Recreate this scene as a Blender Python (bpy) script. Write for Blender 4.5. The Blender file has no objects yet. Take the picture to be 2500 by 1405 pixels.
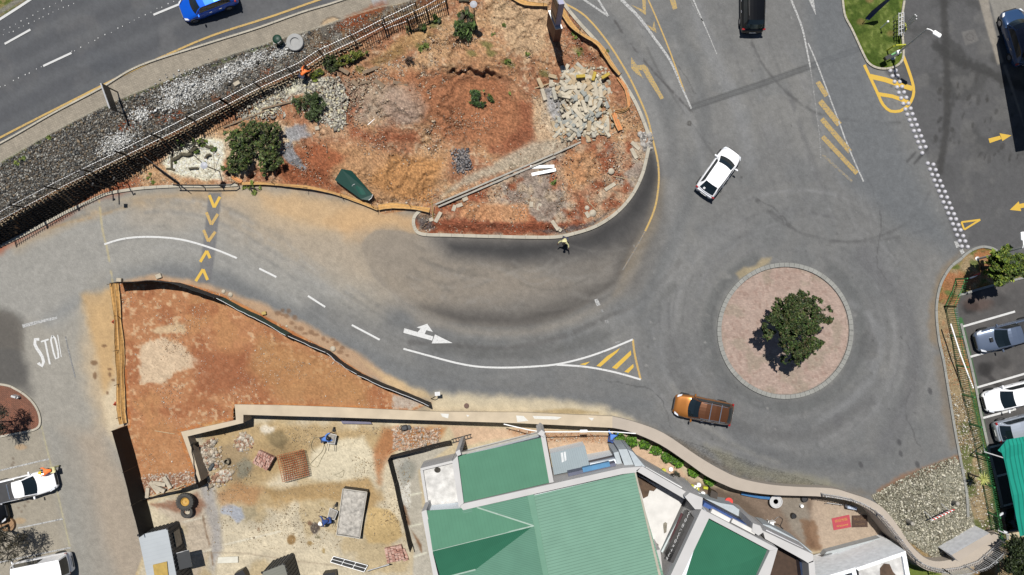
import bpy, math, random
import numpy as np
from mathutils import Vector, Matrix
random.seed(7); rng = np.random.RandomState(11)
sc = bpy.context.scene; col = sc.collection
R = math.radians
# ---------------- camera, sky, sun, exposure ----------------
HC = 60.0; S = 0.032                       # camera height, metres per photo pixel on the road
cd = bpy.data.cameras.new('camera'); cam = bpy.data.objects.new('camera', cd); col.objects.link(cam)
cam.location = (0, 0, HC); cd.sensor_width = 36; cd.lens = 18/(1250*S/HC); cd.clip_start = 1; cd.clip_end = 3000
sc.camera = cam
SUNV = Vector((0.085, -0.335, -1)).normalized()       # where the light travels
sun_el = math.asin(-SUNV.z); sun_az = math.atan2(-SUNV.x, -SUNV.y)
w = bpy.data.worlds.new('World'); sc.world = w; w.use_nodes = True
nt = w.node_tree; bg = nt.nodes['Background']; sky = nt.nodes.new('ShaderNodeTexSky')
sky.sky_type = 'NISHITA'; sky.sun_disc = False; sky.sun_elevation = sun_el; sky.sun_rotation = sun_az
sky.altitude = 1500
nt.links.new(sky.outputs[0], bg.inputs[0]); bg.inputs[1].default_value = 0.05
sd = bpy.data.lights.new('sun', 'SUN'); sd.energy = 4.6; sd.angle = R(0.5); sd.color = (1, .965, .91)
so = bpy.data.objects.new('sun', sd); col.objects.link(so); so.rotation_euler = SUNV.to_track_quat('-Z', 'Y').to_euler()
so.location = (-10, 40, 90)
vs = sc.view_settings; vs.view_transform = 'Standard'; vs.look = 'None'; vs.exposure = 0.42; vs.gamma = 1
KE = 2.05                                  # display value of a level surface of albedo 1
# ---------------- helpers ----------------
def lin(c): c = np.asarray(c, float)/255.; return np.where(c <= .04045, c/12.92, ((c+.055)/1.055)**2.4)
def alb(c): return np.clip(lin(c)/KE, 0.002, .85)
def smooth(a, b, x): t = np.clip((x-a)/(b-a+1e-9), 0, 1); return t*t*(3-2*t)
CRX = [-200,0,60,165,242,330,430,500,613,647,739,790,876,1020,1100,1300,2800]
CRY = [645,543,506,450,413,370,322,284,226,209,168,135,96,24,-10,-110,-900]
TOX = [-200,0,81,125,173,220,265,315,360,440,520,600,700,800,900,1020,1100,1300,2800]
TOY = [695,597,551,530,503,476,451,430,400,358,305,258,208,146,101,40,6,-94,-880]
EX = [-300,0,250,500,650,800,1100,2800]; EZ = [2.5,2.3,1.9,1.0,.5,.3,.2,.2]
WALLN = [(442,1055),(573,1027),(573,989),(688,990),(836,995),(1020,1005),(1260,1007),(1495,1017),(1551,1031),(1620,1058),(1705,1115),(1760,1147),(1807,1169),(1876,1183),(1944,1189),(2031,1193),(2076,1205),(2123,1221),(2158,1243),(2192,1284),(2219,1325),(2253,1359),(2285,1375),(2342,1368),(2424,1314)]
COURT = [(340,1230),(486,1180),(460,1068)]+[(x,y+9) for x,y in WALLN[1:]]+[(2470,1290),(2640,1290),(2640,1600),(300,1600),(300,1480),(372,1300)]
CZ = -1.8
def fbm(px, py, sc_, seed, oct=4):
    out = np.zeros(np.shape(px)); amp = 1; tot = 0
    for o in range(oct):
        r = np.random.RandomState(seed+o*17); T = r.rand(128, 128)
        x = np.asarray(px)/sc_+37.3*o+1000; y = np.asarray(py)/sc_+11.7*o+1000
        xi = np.floor(x).astype(int); yi = np.floor(y).astype(int); fx = x-xi; fy = y-yi
        fx = fx*fx*(3-2*fx); fy = fy*fy*(3-2*fy)
        a = T[xi%128, yi%128]; b = T[(xi+1)%128, yi%128]; c = T[xi%128, (yi+1)%128]; d = T[(xi+1)%128, (yi+1)%128]
        out += amp*((a*(1-fx)+b*fx)*(1-fy)+(c*(1-fx)+d*fx)*fy); tot += amp; amp *= .5; sc_ /= 2.03
    return out/tot
def seg_dist(px, py, pts, closed=False):
    P = list(pts)+([pts[0]] if closed else [])
    D = np.full(np.shape(px), 1e9)
    for (x0, y0), (x1, y1) in zip(P[:-1], P[1:]):
        dx, dy = x1-x0, y1-y0; L = dx*dx+dy*dy+1e-9
        t = np.clip(((px-x0)*dx+(py-y0)*dy)/L, 0, 1)
        D = np.minimum(D, (px-x0-t*dx)**2+(py-y0-t*dy)**2)
    return np.sqrt(D)
def inside(px, py, pts):
    px = np.asarray(px, float); py = np.asarray(py, float)
    c = np.zeros(np.shape(px), bool)
    n = len(pts)
    for i in range(n):
        x0, y0 = pts[i]; x1, y1 = pts[(i+1) % n]
        if y0 == y1: continue
        k = ((y0 > py) != (y1 > py)) & (px < (x1-x0)*(py-y0)/(y1-y0)+x0)
        c ^= k
    return c
def sdf(px, py, pts):
    d = seg_dist(px, py, pts, True); return np.where(inside(px, py, pts), d, -d)
def smoothpath(pts, n=5, closed=False):
    P = [np.array(p, float) for p in pts]; out = []
    m = len(P); rngi = range(m if closed else m-1)
    for i in rngi:
        p0 = P[(i-1) % m] if (closed or i > 0) else P[i]; p1 = P[i]; p2 = P[(i+1) % m]
        p3 = P[(i+2) % m] if (closed or i+2 < m) else p2
        for k in range(n):
            t = k/n
            out.append(tuple(.5*((2*p1)+(p2-p0)*t+(2*p0-5*p1+4*p2-p3)*t*t+(3*p1-p0-3*p2+p3)*t**3)))
    if not closed: out.append(tuple(P[-1]))
    return out
# relief of the excavated ground: (cx, cy, rx, ry, height)
MOUNDS = [(975,262,75,55,.8),(900,215,60,35,.45),(1190,262,95,70,-.85),(1290,300,30,60,.25),(760,400,75,50,.7),(880,420,90,40,.55),
 (1000,420,90,45,.35),(1130,210,70,26,-.35),(1270,120,60,60,.15),(640,360,40,40,.1),(1220,545,180,14,.35),(1150,520,120,20,.3),
 (935,1282,55,45,.75),(680,1075,45,28,.5),(590,1145,40,34,.45),(605,1245,55,30,.3),(700,1215,60,22,-.45),(870,1125,110,50,.22),(1465,225,50,70,.1),
 (700,1140,52,44,-.5),(340,430,60,24,.15),(1090,60,60,50,.2)]
def g(px, py):
    px = np.asarray(px, float); py = np.asarray(py, float)
    cr = np.interp(px, CRX, CRY); to = np.interp(px, TOX, TOY)
    t = np.clip((to-py)/(to-cr), 0, 1)
    z = np.interp(px, EX, EZ)*t
    for cx, cy, rx, ry, h in MOUNDS:
        q = ((px-cx)/rx)**2+((py-cy)/ry)**2
        z = z+h*np.exp(-q*1.1)*(q < 5)
    wv = 4*np.sin(px*.13)+3*np.sin(px*.31+1)
    sc_ = smooth(0, 26, (px-1086))*smooth(0, 60, 1250-px)*smooth(-3, 3, py-(172+.0016*(px-1140)**2+wv))*smooth(0, 110, 280-py)
    z = z-.55*sc_
    ins = inside(px, py, COURT)
    z = np.where(ins, z+CZ*smooth(380, 560, px+.0*py), z)
    return z
def W(px, py, z=0.0): f = S*(1-z/HC); return Vector(((px-1250)*f, (702.5-py)*f, z))
def gz(px, py): return float(g(px, py))
def U(px, py, dz=0.0): z = gz(px, py); v = W(px, py, z); v.z += dz; return v
# ---------------- materials ----------------
MATS = {}
def mat(name, c, rough=.7, metal=0., var=.12, scale=3., bump=.0, coat=0., raw=False, trans=0., alpha=1.):
    if name in MATS: return MATS[name]
    m = bpy.data.materials.new(name); m.use_nodes = True; t = m.node_tree; b = t.nodes['Principled BSDF']
    a = np.array(c, float) if raw else alb(c)
    tc = t.nodes.new('ShaderNodeTexCoord'); no = t.nodes.new('ShaderNodeTexNoise'); no.inputs['Scale'].default_value = scale; no.inputs['Detail'].default_value = 5
    t.links.new(tc.outputs['Object'], no.inputs['Vector'])
    rp = t.nodes.new('ShaderNodeMapRange'); rp.inputs[1].default_value = .3; rp.inputs[2].default_value = .7; rp.inputs[3].default_value = 1-var; rp.inputs[4].default_value = 1+var
    t.links.new(no.outputs[0], rp.inputs[0])
    mx = t.nodes.new('ShaderNodeVectorMath'); mx.operation = 'SCALE'; mx.inputs[0].default_value = tuple(a)
    t.links.new(rp.outputs[0], mx.inputs['Scale']); t.links.new(mx.outputs[0], b.inputs['Base Color'])
    b.inputs['Roughness'].default_value = rough; b.inputs['Metallic'].default_value = metal
    b.inputs['Coat Weight'].default_value = coat; b.inputs['Coat Roughness'].default_value = .08
    b.inputs['Transmission Weight'].default_value = trans; b.inputs['Alpha'].default_value = alpha
    if bump:
        bp = t.nodes.new('ShaderNodeBump'); bp.inputs['Strength'].default_value = bump; bp.inputs['Distance'].default_value = .05
        t.links.new(no.outputs[0], bp.inputs['Height']); t.links.new(bp.outputs[0], b.inputs['Normal'])
    MATS[name] = m; return m
def attr_mat(name, rough=.85, spec=.25, scales=((6., .12), (40., .12)), bump=.3, bscale=14., bdist=.06):
    """procedural material: the surface's own colour (attribute Col) broken up by several noises"""
    m = bpy.data.materials.new(name); m.use_nodes = True; t = m.node_tree; b = t.nodes['Principled BSDF']
    at = t.nodes.new('ShaderNodeAttribute'); at.attribute_name = 'Col'; tc = t.nodes.new('ShaderNodeTexCoord'); last = at.outputs['Color']
    for sc_, v in scales:
        no = t.nodes.new('ShaderNodeTexNoise'); no.inputs['Scale'].default_value = sc_; no.inputs['Detail'].default_value = 4; no.inputs['Roughness'].default_value = .65
        t.links.new(tc.outputs['Object'], no.inputs['Vector'])
        rp = t.nodes.new('ShaderNodeMapRange'); rp.inputs[1].default_value = .3; rp.inputs[2].default_value = .7; rp.inputs[3].default_value = 1-v; rp.inputs[4].default_value = 1+v
        t.links.new(no.outputs[0], rp.inputs[0]); mx = t.nodes.new('ShaderNodeVectorMath'); mx.operation = 'SCALE'
        t.links.new(last, mx.inputs[0]); t.links.new(rp.outputs[0], mx.inputs['Scale']); last = mx.outputs[0]
    t.links.new(last, b.inputs['Base Color']); b.inputs['Roughness'].default_value = rough; b.inputs['Specular IOR Level'].default_value = spec
    if bump:
        no = t.nodes.new('ShaderNodeTexNoise'); no.inputs['Scale'].default_value = bscale; no.inputs['Detail'].default_value = 6
        t.links.new(tc.outputs['Object'], no.inputs['Vector'])
        bp = t.nodes.new('ShaderNodeBump'); bp.inputs['Strength'].default_value = bump; bp.inputs['Distance'].default_value = bdist
        t.links.new(no.outputs[0], bp.inputs['Height']); t.links.new(bp.outputs[0], b.inputs['Normal'])
    MATS[name] = m; return m
# ---------------- objects ----------------
def tag(o, label=None, cat=None, group=None, kind=None):
    for k, v in (('label', label), ('category', cat), ('group', group), ('kind', kind)):
        if v: o[k] = v
    return o
def empty(name, loc, label, cat, group=None, rz=0., kind=None):
    o = bpy.data.objects.new(name, None); col.objects.link(o); o.location = loc; o.rotation_euler.z = rz; o.empty_display_size = .3
    return tag(o, label, cat, group, kind)
def link_mesh(me, name, mats, parent=None, smooth_=False):
    o = bpy.data.objects.new(name, me); col.objects.link(o)
    for m in (mats if isinstance(mats, (list, tuple)) else [mats]): me.materials.append(m)
    if parent: o.parent = parent
    if smooth_: me.shade_smooth()
    return o
class MB:
    def __init__(s): s.v = []; s.f = []; s.m = []; s.mi = 0
    def face(s, pts):
        n = len(s.v); s.v += [tuple(p) for p in pts]; s.f.append(tuple(range(n, n+len(pts)))); s.m.append(s.mi); return s
    def add(s, vs_, fs_):
        n = len(s.v); s.v += [tuple(p) for p in vs_]
        for f in fs_: s.f.append(tuple(i+n for i in f)); s.m.append(s.mi)
        return s
    def prism(s, bot, top, cap=True):
        n = len(bot); fs_ = [(i, (i+1) % n, n+(i+1) % n, n+i) for i in range(n)]
        if cap: fs_ += [tuple(range(n, 2*n)), tuple(reversed(range(n)))]
        return s.add(list(bot)+list(top), fs_)
    def box(s, c, size, rz=0., M=None, ch=0.):
        hx, hy, hz = size[0]/2, size[1]/2, size[2]/2; q = Matrix.Rotation(rz, 3, 'Z') if M is None else M
        c = Vector(c); k = ch
        pl = [(-hx+k, -hy), (hx-k, -hy), (hx, -hy+k), (hx, hy-k), (hx-k, hy), (-hx+k, hy), (-hx, hy-k), (-hx, -hy+k)] if k else [(-hx, -hy), (hx, -hy), (hx, hy), (-hx, hy)]
        if k:
            kk = min(k, hz*.6); f_ = 1-k/max(hx, k*2)*.8; g_ = 1-k/max(hy, k*2)*.8
            r0 = [c+q@Vector((x, y, -hz)) for x, y in pl]; r1 = [c+q@Vector((x, y, hz-kk)) for x, y in pl]; r2 = [c+q@Vector((x*f_, y*g_, hz)) for x, y in pl]
            s.prism(r0, r1, False); s.prism(r1, r2, False); s.face(r2); return s.face(r0[::-1])
        return s.prism([c+q@Vector((x, y, -hz)) for x, y in pl], [c+q@Vector((x, y, hz)) for x, y in pl])
    def bar(s, a, b, w_, h_=None, up=(0, 0, 1)):
        a = Vector(a); b = Vector(b); d = (b-a); h_ = h_ or w_
        if d.length < 1e-6: return s
        d.normalize(); u = Vector(up); 
        if abs(d.dot(u)) > .98: u = Vector((1, 0, 0))
        r = d.cross(u).normalized(); u = r.cross(d)
        q = [r*sx*w_/2+u*sy*h_/2 for sx, sy in ((-1, -1), (1, -1), (1, 1), (-1, 1))]
        return s.prism([a+k for k in q], [b+k for k in q])
    def tube(s, pts, r, n=8, cap=True):
        pts = [Vector(p) for p in pts]; rs = r if isinstance(r, (list, tuple)) else [r]*len(pts); rings = []
        for i, p in enumerate(pts):
            d = (pts[min(i+1, len(pts)-1)]-pts[max(i-1, 0)]).normalized(); u = Vector((0, 0, 1)) if abs(d.z) < .95 else Vector((1, 0, 0))
            a = d.cross(u).normalized(); b = a.cross(d)
            rings.append([p+a*math.cos(6.2832*k/n)*rs[i]+b*math.sin(6.2832*k/n)*rs[i] for k in range(n)])
        for r0, r1 in zip(rings[:-1], rings[1:]): s.prism(r0, r1, False)
        if cap: s.face(rings[0][::-1]); s.face(rings[-1])
        return s
    def lathe(s, c, prof, n=24, axis=None):
        c = Vector(c); q = axis or Matrix.Identity(3)
        rings = [[c+q@Vector((r*math.cos(6.2832*k/n), r*math.sin(6.2832*k/n), z)) for k in range(n)] for r, z in prof]
        base = len(s.v); s.v += [tuple(p) for rg in rings for p in rg]
        for i in range(len(rings)-1):
            for k in range(n):
                s.f.append((base+i*n+k, base+i*n+(k+1) % n, base+(i+1)*n+(k+1) % n, base+(i+1)*n+k)); s.m.append(s.mi)
        if prof[-1][0] > 1e-3: s.f.append(tuple(base+(len(rings)-1)*n+k for k in range(n))); s.m.append(s.mi)
        return s
    def build(s, name, mats, parent=None, sm=False, label=None):
        o0 = Vector(parent.location) if parent else Vector((0, 0, 0))
        pr = parent.parent if parent else None
        while pr: o0 = o0+Vector(pr.location); pr = pr.parent
        me = bpy.data.meshes.new(name); me.from_pydata([(x-o0.x, y-o0.y, z-o0.z) for x, y, z in s.v], [], s.f)
        mats = mats if isinstance(mats, (list, tuple)) else [mats]
        if len(mats) > 1: me.polygons.foreach_set('material_index', s.m)
        me.update(); o = link_mesh(me, name, mats, parent, False)
        if sm:
            me.shade_smooth()
            try: me.set_sharp_from_angle(angle=R(40))
            except Exception: pass
        if label: o['label'] = label
        return o
def pieces(mb):
    par = list(range(len(mb.v)))
    def fd(a):
        while par[a] != a: par[a] = par[par[a]]; a = par[a]
        return a
    for f in mb.f:
        for k in f[1:]: par[fd(k)] = fd(f[0])
    gr = {}
    for i, f in enumerate(mb.f): gr.setdefault(fd(f[0]), []).append(i)
    out = []
    for fs in gr.values():
        m = MB(); mp = {}
        for i in fs:
            for k in mb.f[i]:
                if k not in mp: mp[k] = len(m.v); m.v.append(mb.v[k])
            m.f.append(tuple(mp[k] for k in mb.f[i])); m.m.append(0)
        out.append(m)
    return out
def copy_tree(o, parent=None):
    c = o.copy(); col.objects.link(c); c.parent = parent
    for ch in list(o.children): copy_tree(ch, c)
    return c
def mesh_np(name, V, F, colr=None, mats=None, parent=None, smooth_=False, k=None):
    """V (n,3), F (m,k) arrays, colr (n,3) linear"""
    me = bpy.data.meshes.new(name); n, m, k = len(V), len(F), F.shape[1]
    me.vertices.add(n); me.vertices.foreach_set('co', V.astype(np.float32).ravel())
    me.loops.add(m*k); me.loops.foreach_set('vertex_index', F.astype(np.int32).ravel())
    me.polygons.add(m); me.polygons.foreach_set('loop_start', np.arange(0, m*k, k, dtype=np.int32)); me.polygons.foreach_set('loop_total', np.full(m, k, dtype=np.int32))
    me.update(calc_edges=True)
    if colr is not None:
        at = me.color_attributes.new('Col', 'FLOAT_COLOR', 'POINT')
        at.data.foreach_set('color', np.concatenate([colr, np.ones((n, 1))], 1).astype(np.float32).ravel())
    return link_mesh(me, name, mats, parent, smooth_)
# ================= THE GROUND: one grid, cut into its surfaces =================
STEP = 3.0
gx = np.arange(-150, 2651, STEP); gy = np.arange(-120, 1531, STEP)
PX, PY = np.meshgrid(gx, gy); PX0, PY0 = PX.copy(), PY.copy()
PAV_TOP0 = [(-200,452),(0,349),(130,275),(246,214),(342,159),(500,107),(626,68),(739,28),(828,1),(1000,-60),(1200,-140)]
PAV_BOT0 = [(-200,494),(0,396),(120,328),(246,263),(342,222),(410,195),(500,155),(671,99),(784,65),(842,44),(930,17),(995,3),(1200,-80)]
def mono(P): P = smoothpath(P, 5); return P
PAV_TOP = mono(PAV_TOP0); PAV_BOT = mono(PAV_BOT0)
HWY = [(-200,-200)]+[(1300,-200)]+PAV_TOP[::-1]+[(-200,452)]
HWY_EDGE = [(-200,165),(0,42),(75,-6),(300,-130)]
PAVE = PAV_TOP+PAV_BOT[::-1]
KERB_W = [(-60,628),(10,597),(60,573),(112,546),(165,518),(225,490),(262,474),(310,465),(360,459),(440,455),(520,455),(583,452)]
ISL_K = [(1063,497),(1030,512),(1012,530),(1012,555),(1030,572),(1100,575),(1200,578),(1300,580),(1360,579),(1400,571),(1450,555),(1492,530),(1525,500),(1550,465),(1568,425),(1577,390),(1584,358)]
ISL_U = [(1582,328),(1568,290),(1552,254),(1534,222),(1500,168),(1459,107),(1420,64),(1385,22),(1362,-15),(1330,-80)]
NETPATH = [(583,452),(640,455),(700,455),(760,462),(830,474),(900,503),(935,522),(1000,514),(1063,518)]
DIRT = [(-200,660),(-60,628)]+KERB_W[1:]+NETPATH[1:]+ISL_K+[(1590,345)]+ISL_U+[(1330,-200),(1100,-200)]+[(x,y) for x,y in zip(CRX,CRY) if x < 1101][::-1]
TRI = [(277,692),(300,690),(390,684),(470,697),(545,720),(640,768),(720,812),(800,855),(880,908),(960,953),(1052,984),(1000,1006),(573,990),(573,1026),(442,1055),(486,1180),(340,1228),(288,1046),(312,1038),(300,900),(290,780)]
LAWN = [(2052,-150),(2056,0),(2062,40),(2080,75),(2110,140),(2122,157),(2138,166),(2158,169),(2180,165),(2196,155),(2204,138),(2203,100),(2199,60),(2207,0),(2215,-150)]
GRI = [(2345,640),(2358,622),(2378,609),(2400,604),(2424,608),(2441,620),(2470,640),(2540,650),(2650,655),(2650,672),(2500,678),(2441,692),(2390,706),(2345,722),(2330,760),(2345,815),(2362,880),(2380,948),(2396,1022),(2412,1094),(2430,1165),(2446,1238),(2462,1320),(2470,1440),(2470,1560),(2440,1560),(2424,1322),(2340,1376),(2280,1382),(2200,1310),(2150,1238),(2128,1212),(2180,1180),(2240,1150),(2330,1115),(2343,1110),(2330,1050),(2314,950),(2302,880),(2291,830),(2285,770),(2287,730),(2297,690),(2320,655)]
ROUND_C = (1916, 808); ROUND_R = 165
LBRICK = [(-150,925),(0,938),(40,950),(75,975),(95,1005),(99,1035),(85,1049),(40,1059),(0,1066),(-150,1100)]
def circ(c, r, n=72): return [(c[0]+r*math.cos(2*math.pi*i/n), c[1]+r*math.sin(2*math.pi*i/n)) for i in range(n)]
BRIGHT = smoothpath(circ(ROUND_C, ROUND_R-9, 36), 2, True)
# snap grid vertices onto the edges so that every surface has a clean outline
SNAP = [PAV_TOP, PAV_BOT, KERB_W, ISL_K[4:], ISL_U, LAWN, LBRICK, BRIGHT, GRI[:8], GRI[-9:], HWY_EDGE, TRI[:12]]
def snap(px, py, pts, lim):
    bd = np.full(px.shape, 1e9); bx = px.copy(); by = py.copy()
    for (x0, y0), (x1, y1) in zip(pts[:-1], pts[1:]):
        dx, dy = x1-x0, y1-y0; L = dx*dx+dy*dy+1e-9; t = np.clip(((px-x0)*dx+(py-y0)*dy)/L, 0, 1)
        qx = x0+t*dx; qy = y0+t*dy; d = np.hypot(px-qx, py-qy); k = d < bd
        bd = np.where(k, d, bd); bx = np.where(k, qx, bx); by = np.where(k, qy, by)
    k = bd < lim; return np.where(k, bx, px), np.where(k, by, py)
for sp in SNAP:
    P = np.array(sp); m = 8
    i0, i1 = np.searchsorted(gx, [P[:, 0].min()-m, P[:, 0].max()+m]); j0, j1 = np.searchsorted(gy, [P[:, 1].min()-m, P[:, 1].max()+m])
    a, b = snap(PX[j0:j1, i0:i1], PY[j0:j1, i0:i1], list(map(tuple, sp)), 1.45); PX[j0:j1, i0:i1] = a; PY[j0:j1, i0:i1] = b
Z = g(PX, PY)
N1 = fbm(PX, PY, 220, 1); N2 = fbm(PX, PY, 70, 2); N3 = fbm(PX, PY, 24, 3); N4 = fbm(PX, PY, 8, 4, 2); N5 = fbm(PX, PY, 40, 5)
COL = np.zeros(PX.shape+(3,)); COL[:] = (190, 150, 112)
def region(x0, y0, x1, y1):
    i0, i1 = np.searchsorted(gx, [x0, x1]); j0, j1 = np.searchsorted(gy, [y0, y1]); return slice(max(j0-1, 0), j1+1), slice(max(i0-1, 0), i1+1)
def mixin(sl, c, m):
    m = np.clip(m, 0, 1)[..., None]; COL[sl] = COL[sl]*(1-m)+np.array(c, float)*m
def pp(c, op, soft, amp, pts, nz=None):
    """soft-edged patch of colour c"""
    P = np.array(pts); m = soft+amp+6; sl = region(P[:, 0].min()-m, P[:, 1].min()-m, P[:, 0].max()+m, P[:, 1].max()+m)
    d = sdf(PX[sl], PY[sl], pts)
    n = (N3 if nz is None else nz)[sl]
    mixin(sl, c, op*smooth(-soft/2-.5, soft/2+.5, d+(n-.5)*2*amp))
def ee(c, op, cx, cy, rx, ry, soft=.5, amp=.35, rot=0., nz=None):
    m = max(rx, ry)*1.6+6; sl = region(cx-m, cy-m, cx+m, cy+m); x = PX[sl]-cx; y = PY[sl]-cy; c_, s_ = math.cos(R(rot)), math.sin(R(rot))
    q = np.hypot((x*c_+y*s_)/rx, (-x*s_+y*c_)/ry); n = (N3 if nz is None else nz)[sl]
    mixin(sl, c, op*smooth(1+soft/2, 1-soft/2, q+(n-.5)*2*amp))
def smooth_r(a, b, x): return smooth(a, b, x)
def ss(c, op, wd, soft, pts, curve=True, amp=0., brk=None):
    pts = smoothpath(pts, 4) if curve and len(pts) > 2 else pts
    P = np.array(pts); m = wd/2+soft+6; sl = region(P[:, 0].min()-m, P[:, 1].min()-m, P[:, 0].max()+m, P[:, 1].max()+m)
    d = seg_dist(PX[sl], PY[sl], pts); k = smooth(wd/2+soft, max(wd/2-soft*.4, 0), d+(N4[sl]-.5)*2*amp)
    if brk: k = k*smooth(brk, brk+.12, N3[sl])
    mixin(sl, c, op*k)
ALL = [(-200,-200),(2700,-200),(2700,1600),(-200,1600)]
# ---- asphalt of the junction ----
pp((128,128,127), 1, 1, 0, ALL)
mixin((slice(None), slice(None)), (140,139,136), .8*smooth(.45, .68, N1)); mixin((slice(None), slice(None)), (116,118,119), .7*smooth(.5, .32, N2)*.6)
# worn lane at the left: pale, sandy
pp((172,167,156), .95, 160, 30, [(-200,560),(300,440),(600,440),(900,520),(1010,640),(900,760),(700,700),(560,640),(400,600),(330,680),(330,1000),(380,1500),(-200,1500)], N2)
pp((166,164,158), .8, 60, 20, [(-200,640),(100,560),(330,500),(520,510),(640,600),(840,720),(700,760),(560,690),(400,640),(240,680),(150,800),(0,760),(-200,800)], N2)
pp((140,142,142), .7, 50, 16, [(120,780),(300,655),(500,640),(700,740),(880,840),(1000,900),(1100,960),(900,920),(700,800),(560,720),(400,672),(290,700)], N2)
pp((116,118,120), .55, 34, 10, [(380,660),(560,665),(760,790),(900,850),(1050,915),(1300,960),(1600,975),(1600,1000),(1250,990),(1000,940),(830,850),(640,740),(480,690)], N2)
pp((184,168,146), .85, 120, 18, [(540,440),(900,500),(1010,560),(900,600),(960,740),(800,660),(640,600),(520,540),(330,520)], N2)
pp((208,182,146), .8, 60, 18, [(560,470),(700,470),(900,520),(1010,530),(1010,590),(900,600),(780,560),(640,540)], N2)
pp((216,170,118), .6, 40, 16, [(860,500),(1012,530),(1012,580),(960,610),(880,590),(800,540)], N5)
pp((214,178,132), .65, 30, 14, [(620,470),(830,490),(930,530),(1015,550),(1015,580),(900,560),(740,545),(680,520)], N5)
pp((205,168,120), .6, 40, 14, [(30,600),(160,535),(300,485),(500,462),(570,470),(480,480),(300,505),(170,550),(40,615)], N2)
pp((214,188,150), .75, 60, 14, [(215,740),(285,700),(312,1040),(250,1050),(200,900)], N5)
pp((230,212,180), .85, 26, 8, [(250,960),(295,930),(300,1040),(285,1048),(340,1230),(300,1120),(262,1050)], N5)
pp((214,170,110), .6, 22, 10, [(200,720),(278,700),(285,900),(255,960),(228,850)], N5)
pp((182,166,146), .8, 60, 10, [(250,1050),(330,1210),(380,1405),(420,1500),(250,1500),(200,1250),(150,1050)], N2)
pp((172,163,146), .85, 24, 6, [(-150,1060),(99,1040),(175,1340),(220,1500),(-150,1500)], N2)
pp((156,154,147), .6, 50, 8, [(110,1040),(190,1060),(230,1200),(300,1500),(200,1500),(150,1250)], N2)
pp((78,76,74), .75, 40, 20, [(-150,770),(10,765),(50,790),(60,850),(72,960),(40,945),(-150,925)], N2)
pp((110,104,96), .55, 14, 6, [(-20,760),(30,765),(60,800),(62,860),(20,850),(-60,850)], N3)
for x, y, rx, ry in ((230,886,9,6),(232,917,5,9),(268,915,4,6),(277,928,5,4),(262,960,4,4),(295,964,4,4),(268,902,6,4),(255,845,6,4),(300,858,3,6)): ee((120,88,60), .7, x, y, rx, ry)
# sand washed against the triangle hoarding and the long wall
pp((214,170,128), .75, 16, 6, [(285,690),(370,672),(470,684),(560,712),(650,745),(760,800),(830,835),(900,880),(960,925),(1010,960),(1055,985),(880,912),(720,815),(545,722),(390,685)], N3)
pp((226,196,150), .8, 20, 8, [(880,880),(960,925),(1060,965),(1130,985),(1260,990),(1500,1014),(1260,1008),(1000,1006),(1052,984),(960,948)], N3)
pp((222,206,174), .9, 26, 8, [(1060,958),(1180,965),(1350,975),(1480,995),(1560,1032),(1495,1020),(1260,1008),(1050,1004)], N3)
pp((176,152,106), .7, 8, 4, [(1300,1004),(1390,998),(1460,1008),(1400,1012),(1310,1009)], N3)
for x, y in ((690,770),(700,772),(712,790),(722,800),(735,803),(745,815),(760,812),(790,828),(800,835),(812,830),(820,840),(835,850),(848,868),(830,860),(690,758),(705,760),(680,765),(720,775),(770,818)): ee((126,92,66), .55, x, y, rng.uniform(4,9), rng.uniform(3,7))
# fresh dark surfacing patch, dusty in its middle
PATCH = smoothpath([(1016,572),(930,560),(885,595),(905,660),(955,715),(1040,764),(1130,790),(1260,797),(1380,770),(1460,725),(1512,690),(1528,650),(1570,560),(1600,480),(1606,420),(1590,360)], 4)+[(1577,390),(1550,465),(1525,500),(1450,555),(1400,571),(1300,580)]
pp((146,138,128), .8, 6, 4, PATCH)
pp((112,108,103), .9, 90, 10, [(1120,590),(1300,640),(1460,600),(1610,380),(1640,480),(1560,700),(1300,810),(1080,790),(1000,750),(1150,730),(1350,720)], N2)
pp((176,162,142), .8, 60, 14, [(870,570),(960,560),(1040,600),(1080,680),(1040,740),(960,700),(890,640)], N2)
pp((162,148,130), .7, 60, 14, [(890,610),(960,570),(1080,620),(1300,650),(1380,690),(1200,740),(1060,740),(950,690)], N2)
pp((146,138,128), .5, 60, 10, [(885,600),(960,560),(1300,660),(1500,600),(1500,680),(1300,760),(1040,740),(920,660)], N2)
pp((110,104,98), .7, 60, 10, [(1060,588),(1300,590),(1430,575),(1540,500),(1590,380),(1600,430),(1570,520),(1480,590),(1320,620),(1120,618)], N2)
pp((74,73,73), .9, 60, 8, [(1080,585),(1250,592),(1430,572),(1530,510),(1590,380),(1612,420),(1600,500),(1530,590),(1440,625),(1280,640),(1100,625)], N2)
pp((58,57,57), .85, 36, 8, [(1100,600),(1250,606),(1420,590),(1520,530),(1570,450),(1590,380),(1602,440),(1560,520),(1460,585),(1300,618),(1120,612)], N2)
pp((86,82,78), .85, 40, 8, [(1030,748),(1130,770),(1260,775),(1380,745),(1500,680),(1530,600),(1560,560),(1528,650),(1512,690),(1460,722),(1380,768),(1260,794),(1130,787),(1040,760)], N2)
pp((170,160,146), .5, 30, 8, [(900,690),(1010,745),(1130,800),(1300,806),(1480,735),(1560,640),(1520,720),(1400,800),(1200,830),(1020,790)], N2)
pp((160,143,118), .55, 30, 8, [(1606,440),(1625,440),(1600,560),(1540,660),(1500,720),(1530,640),(1580,540)], N2)
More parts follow.
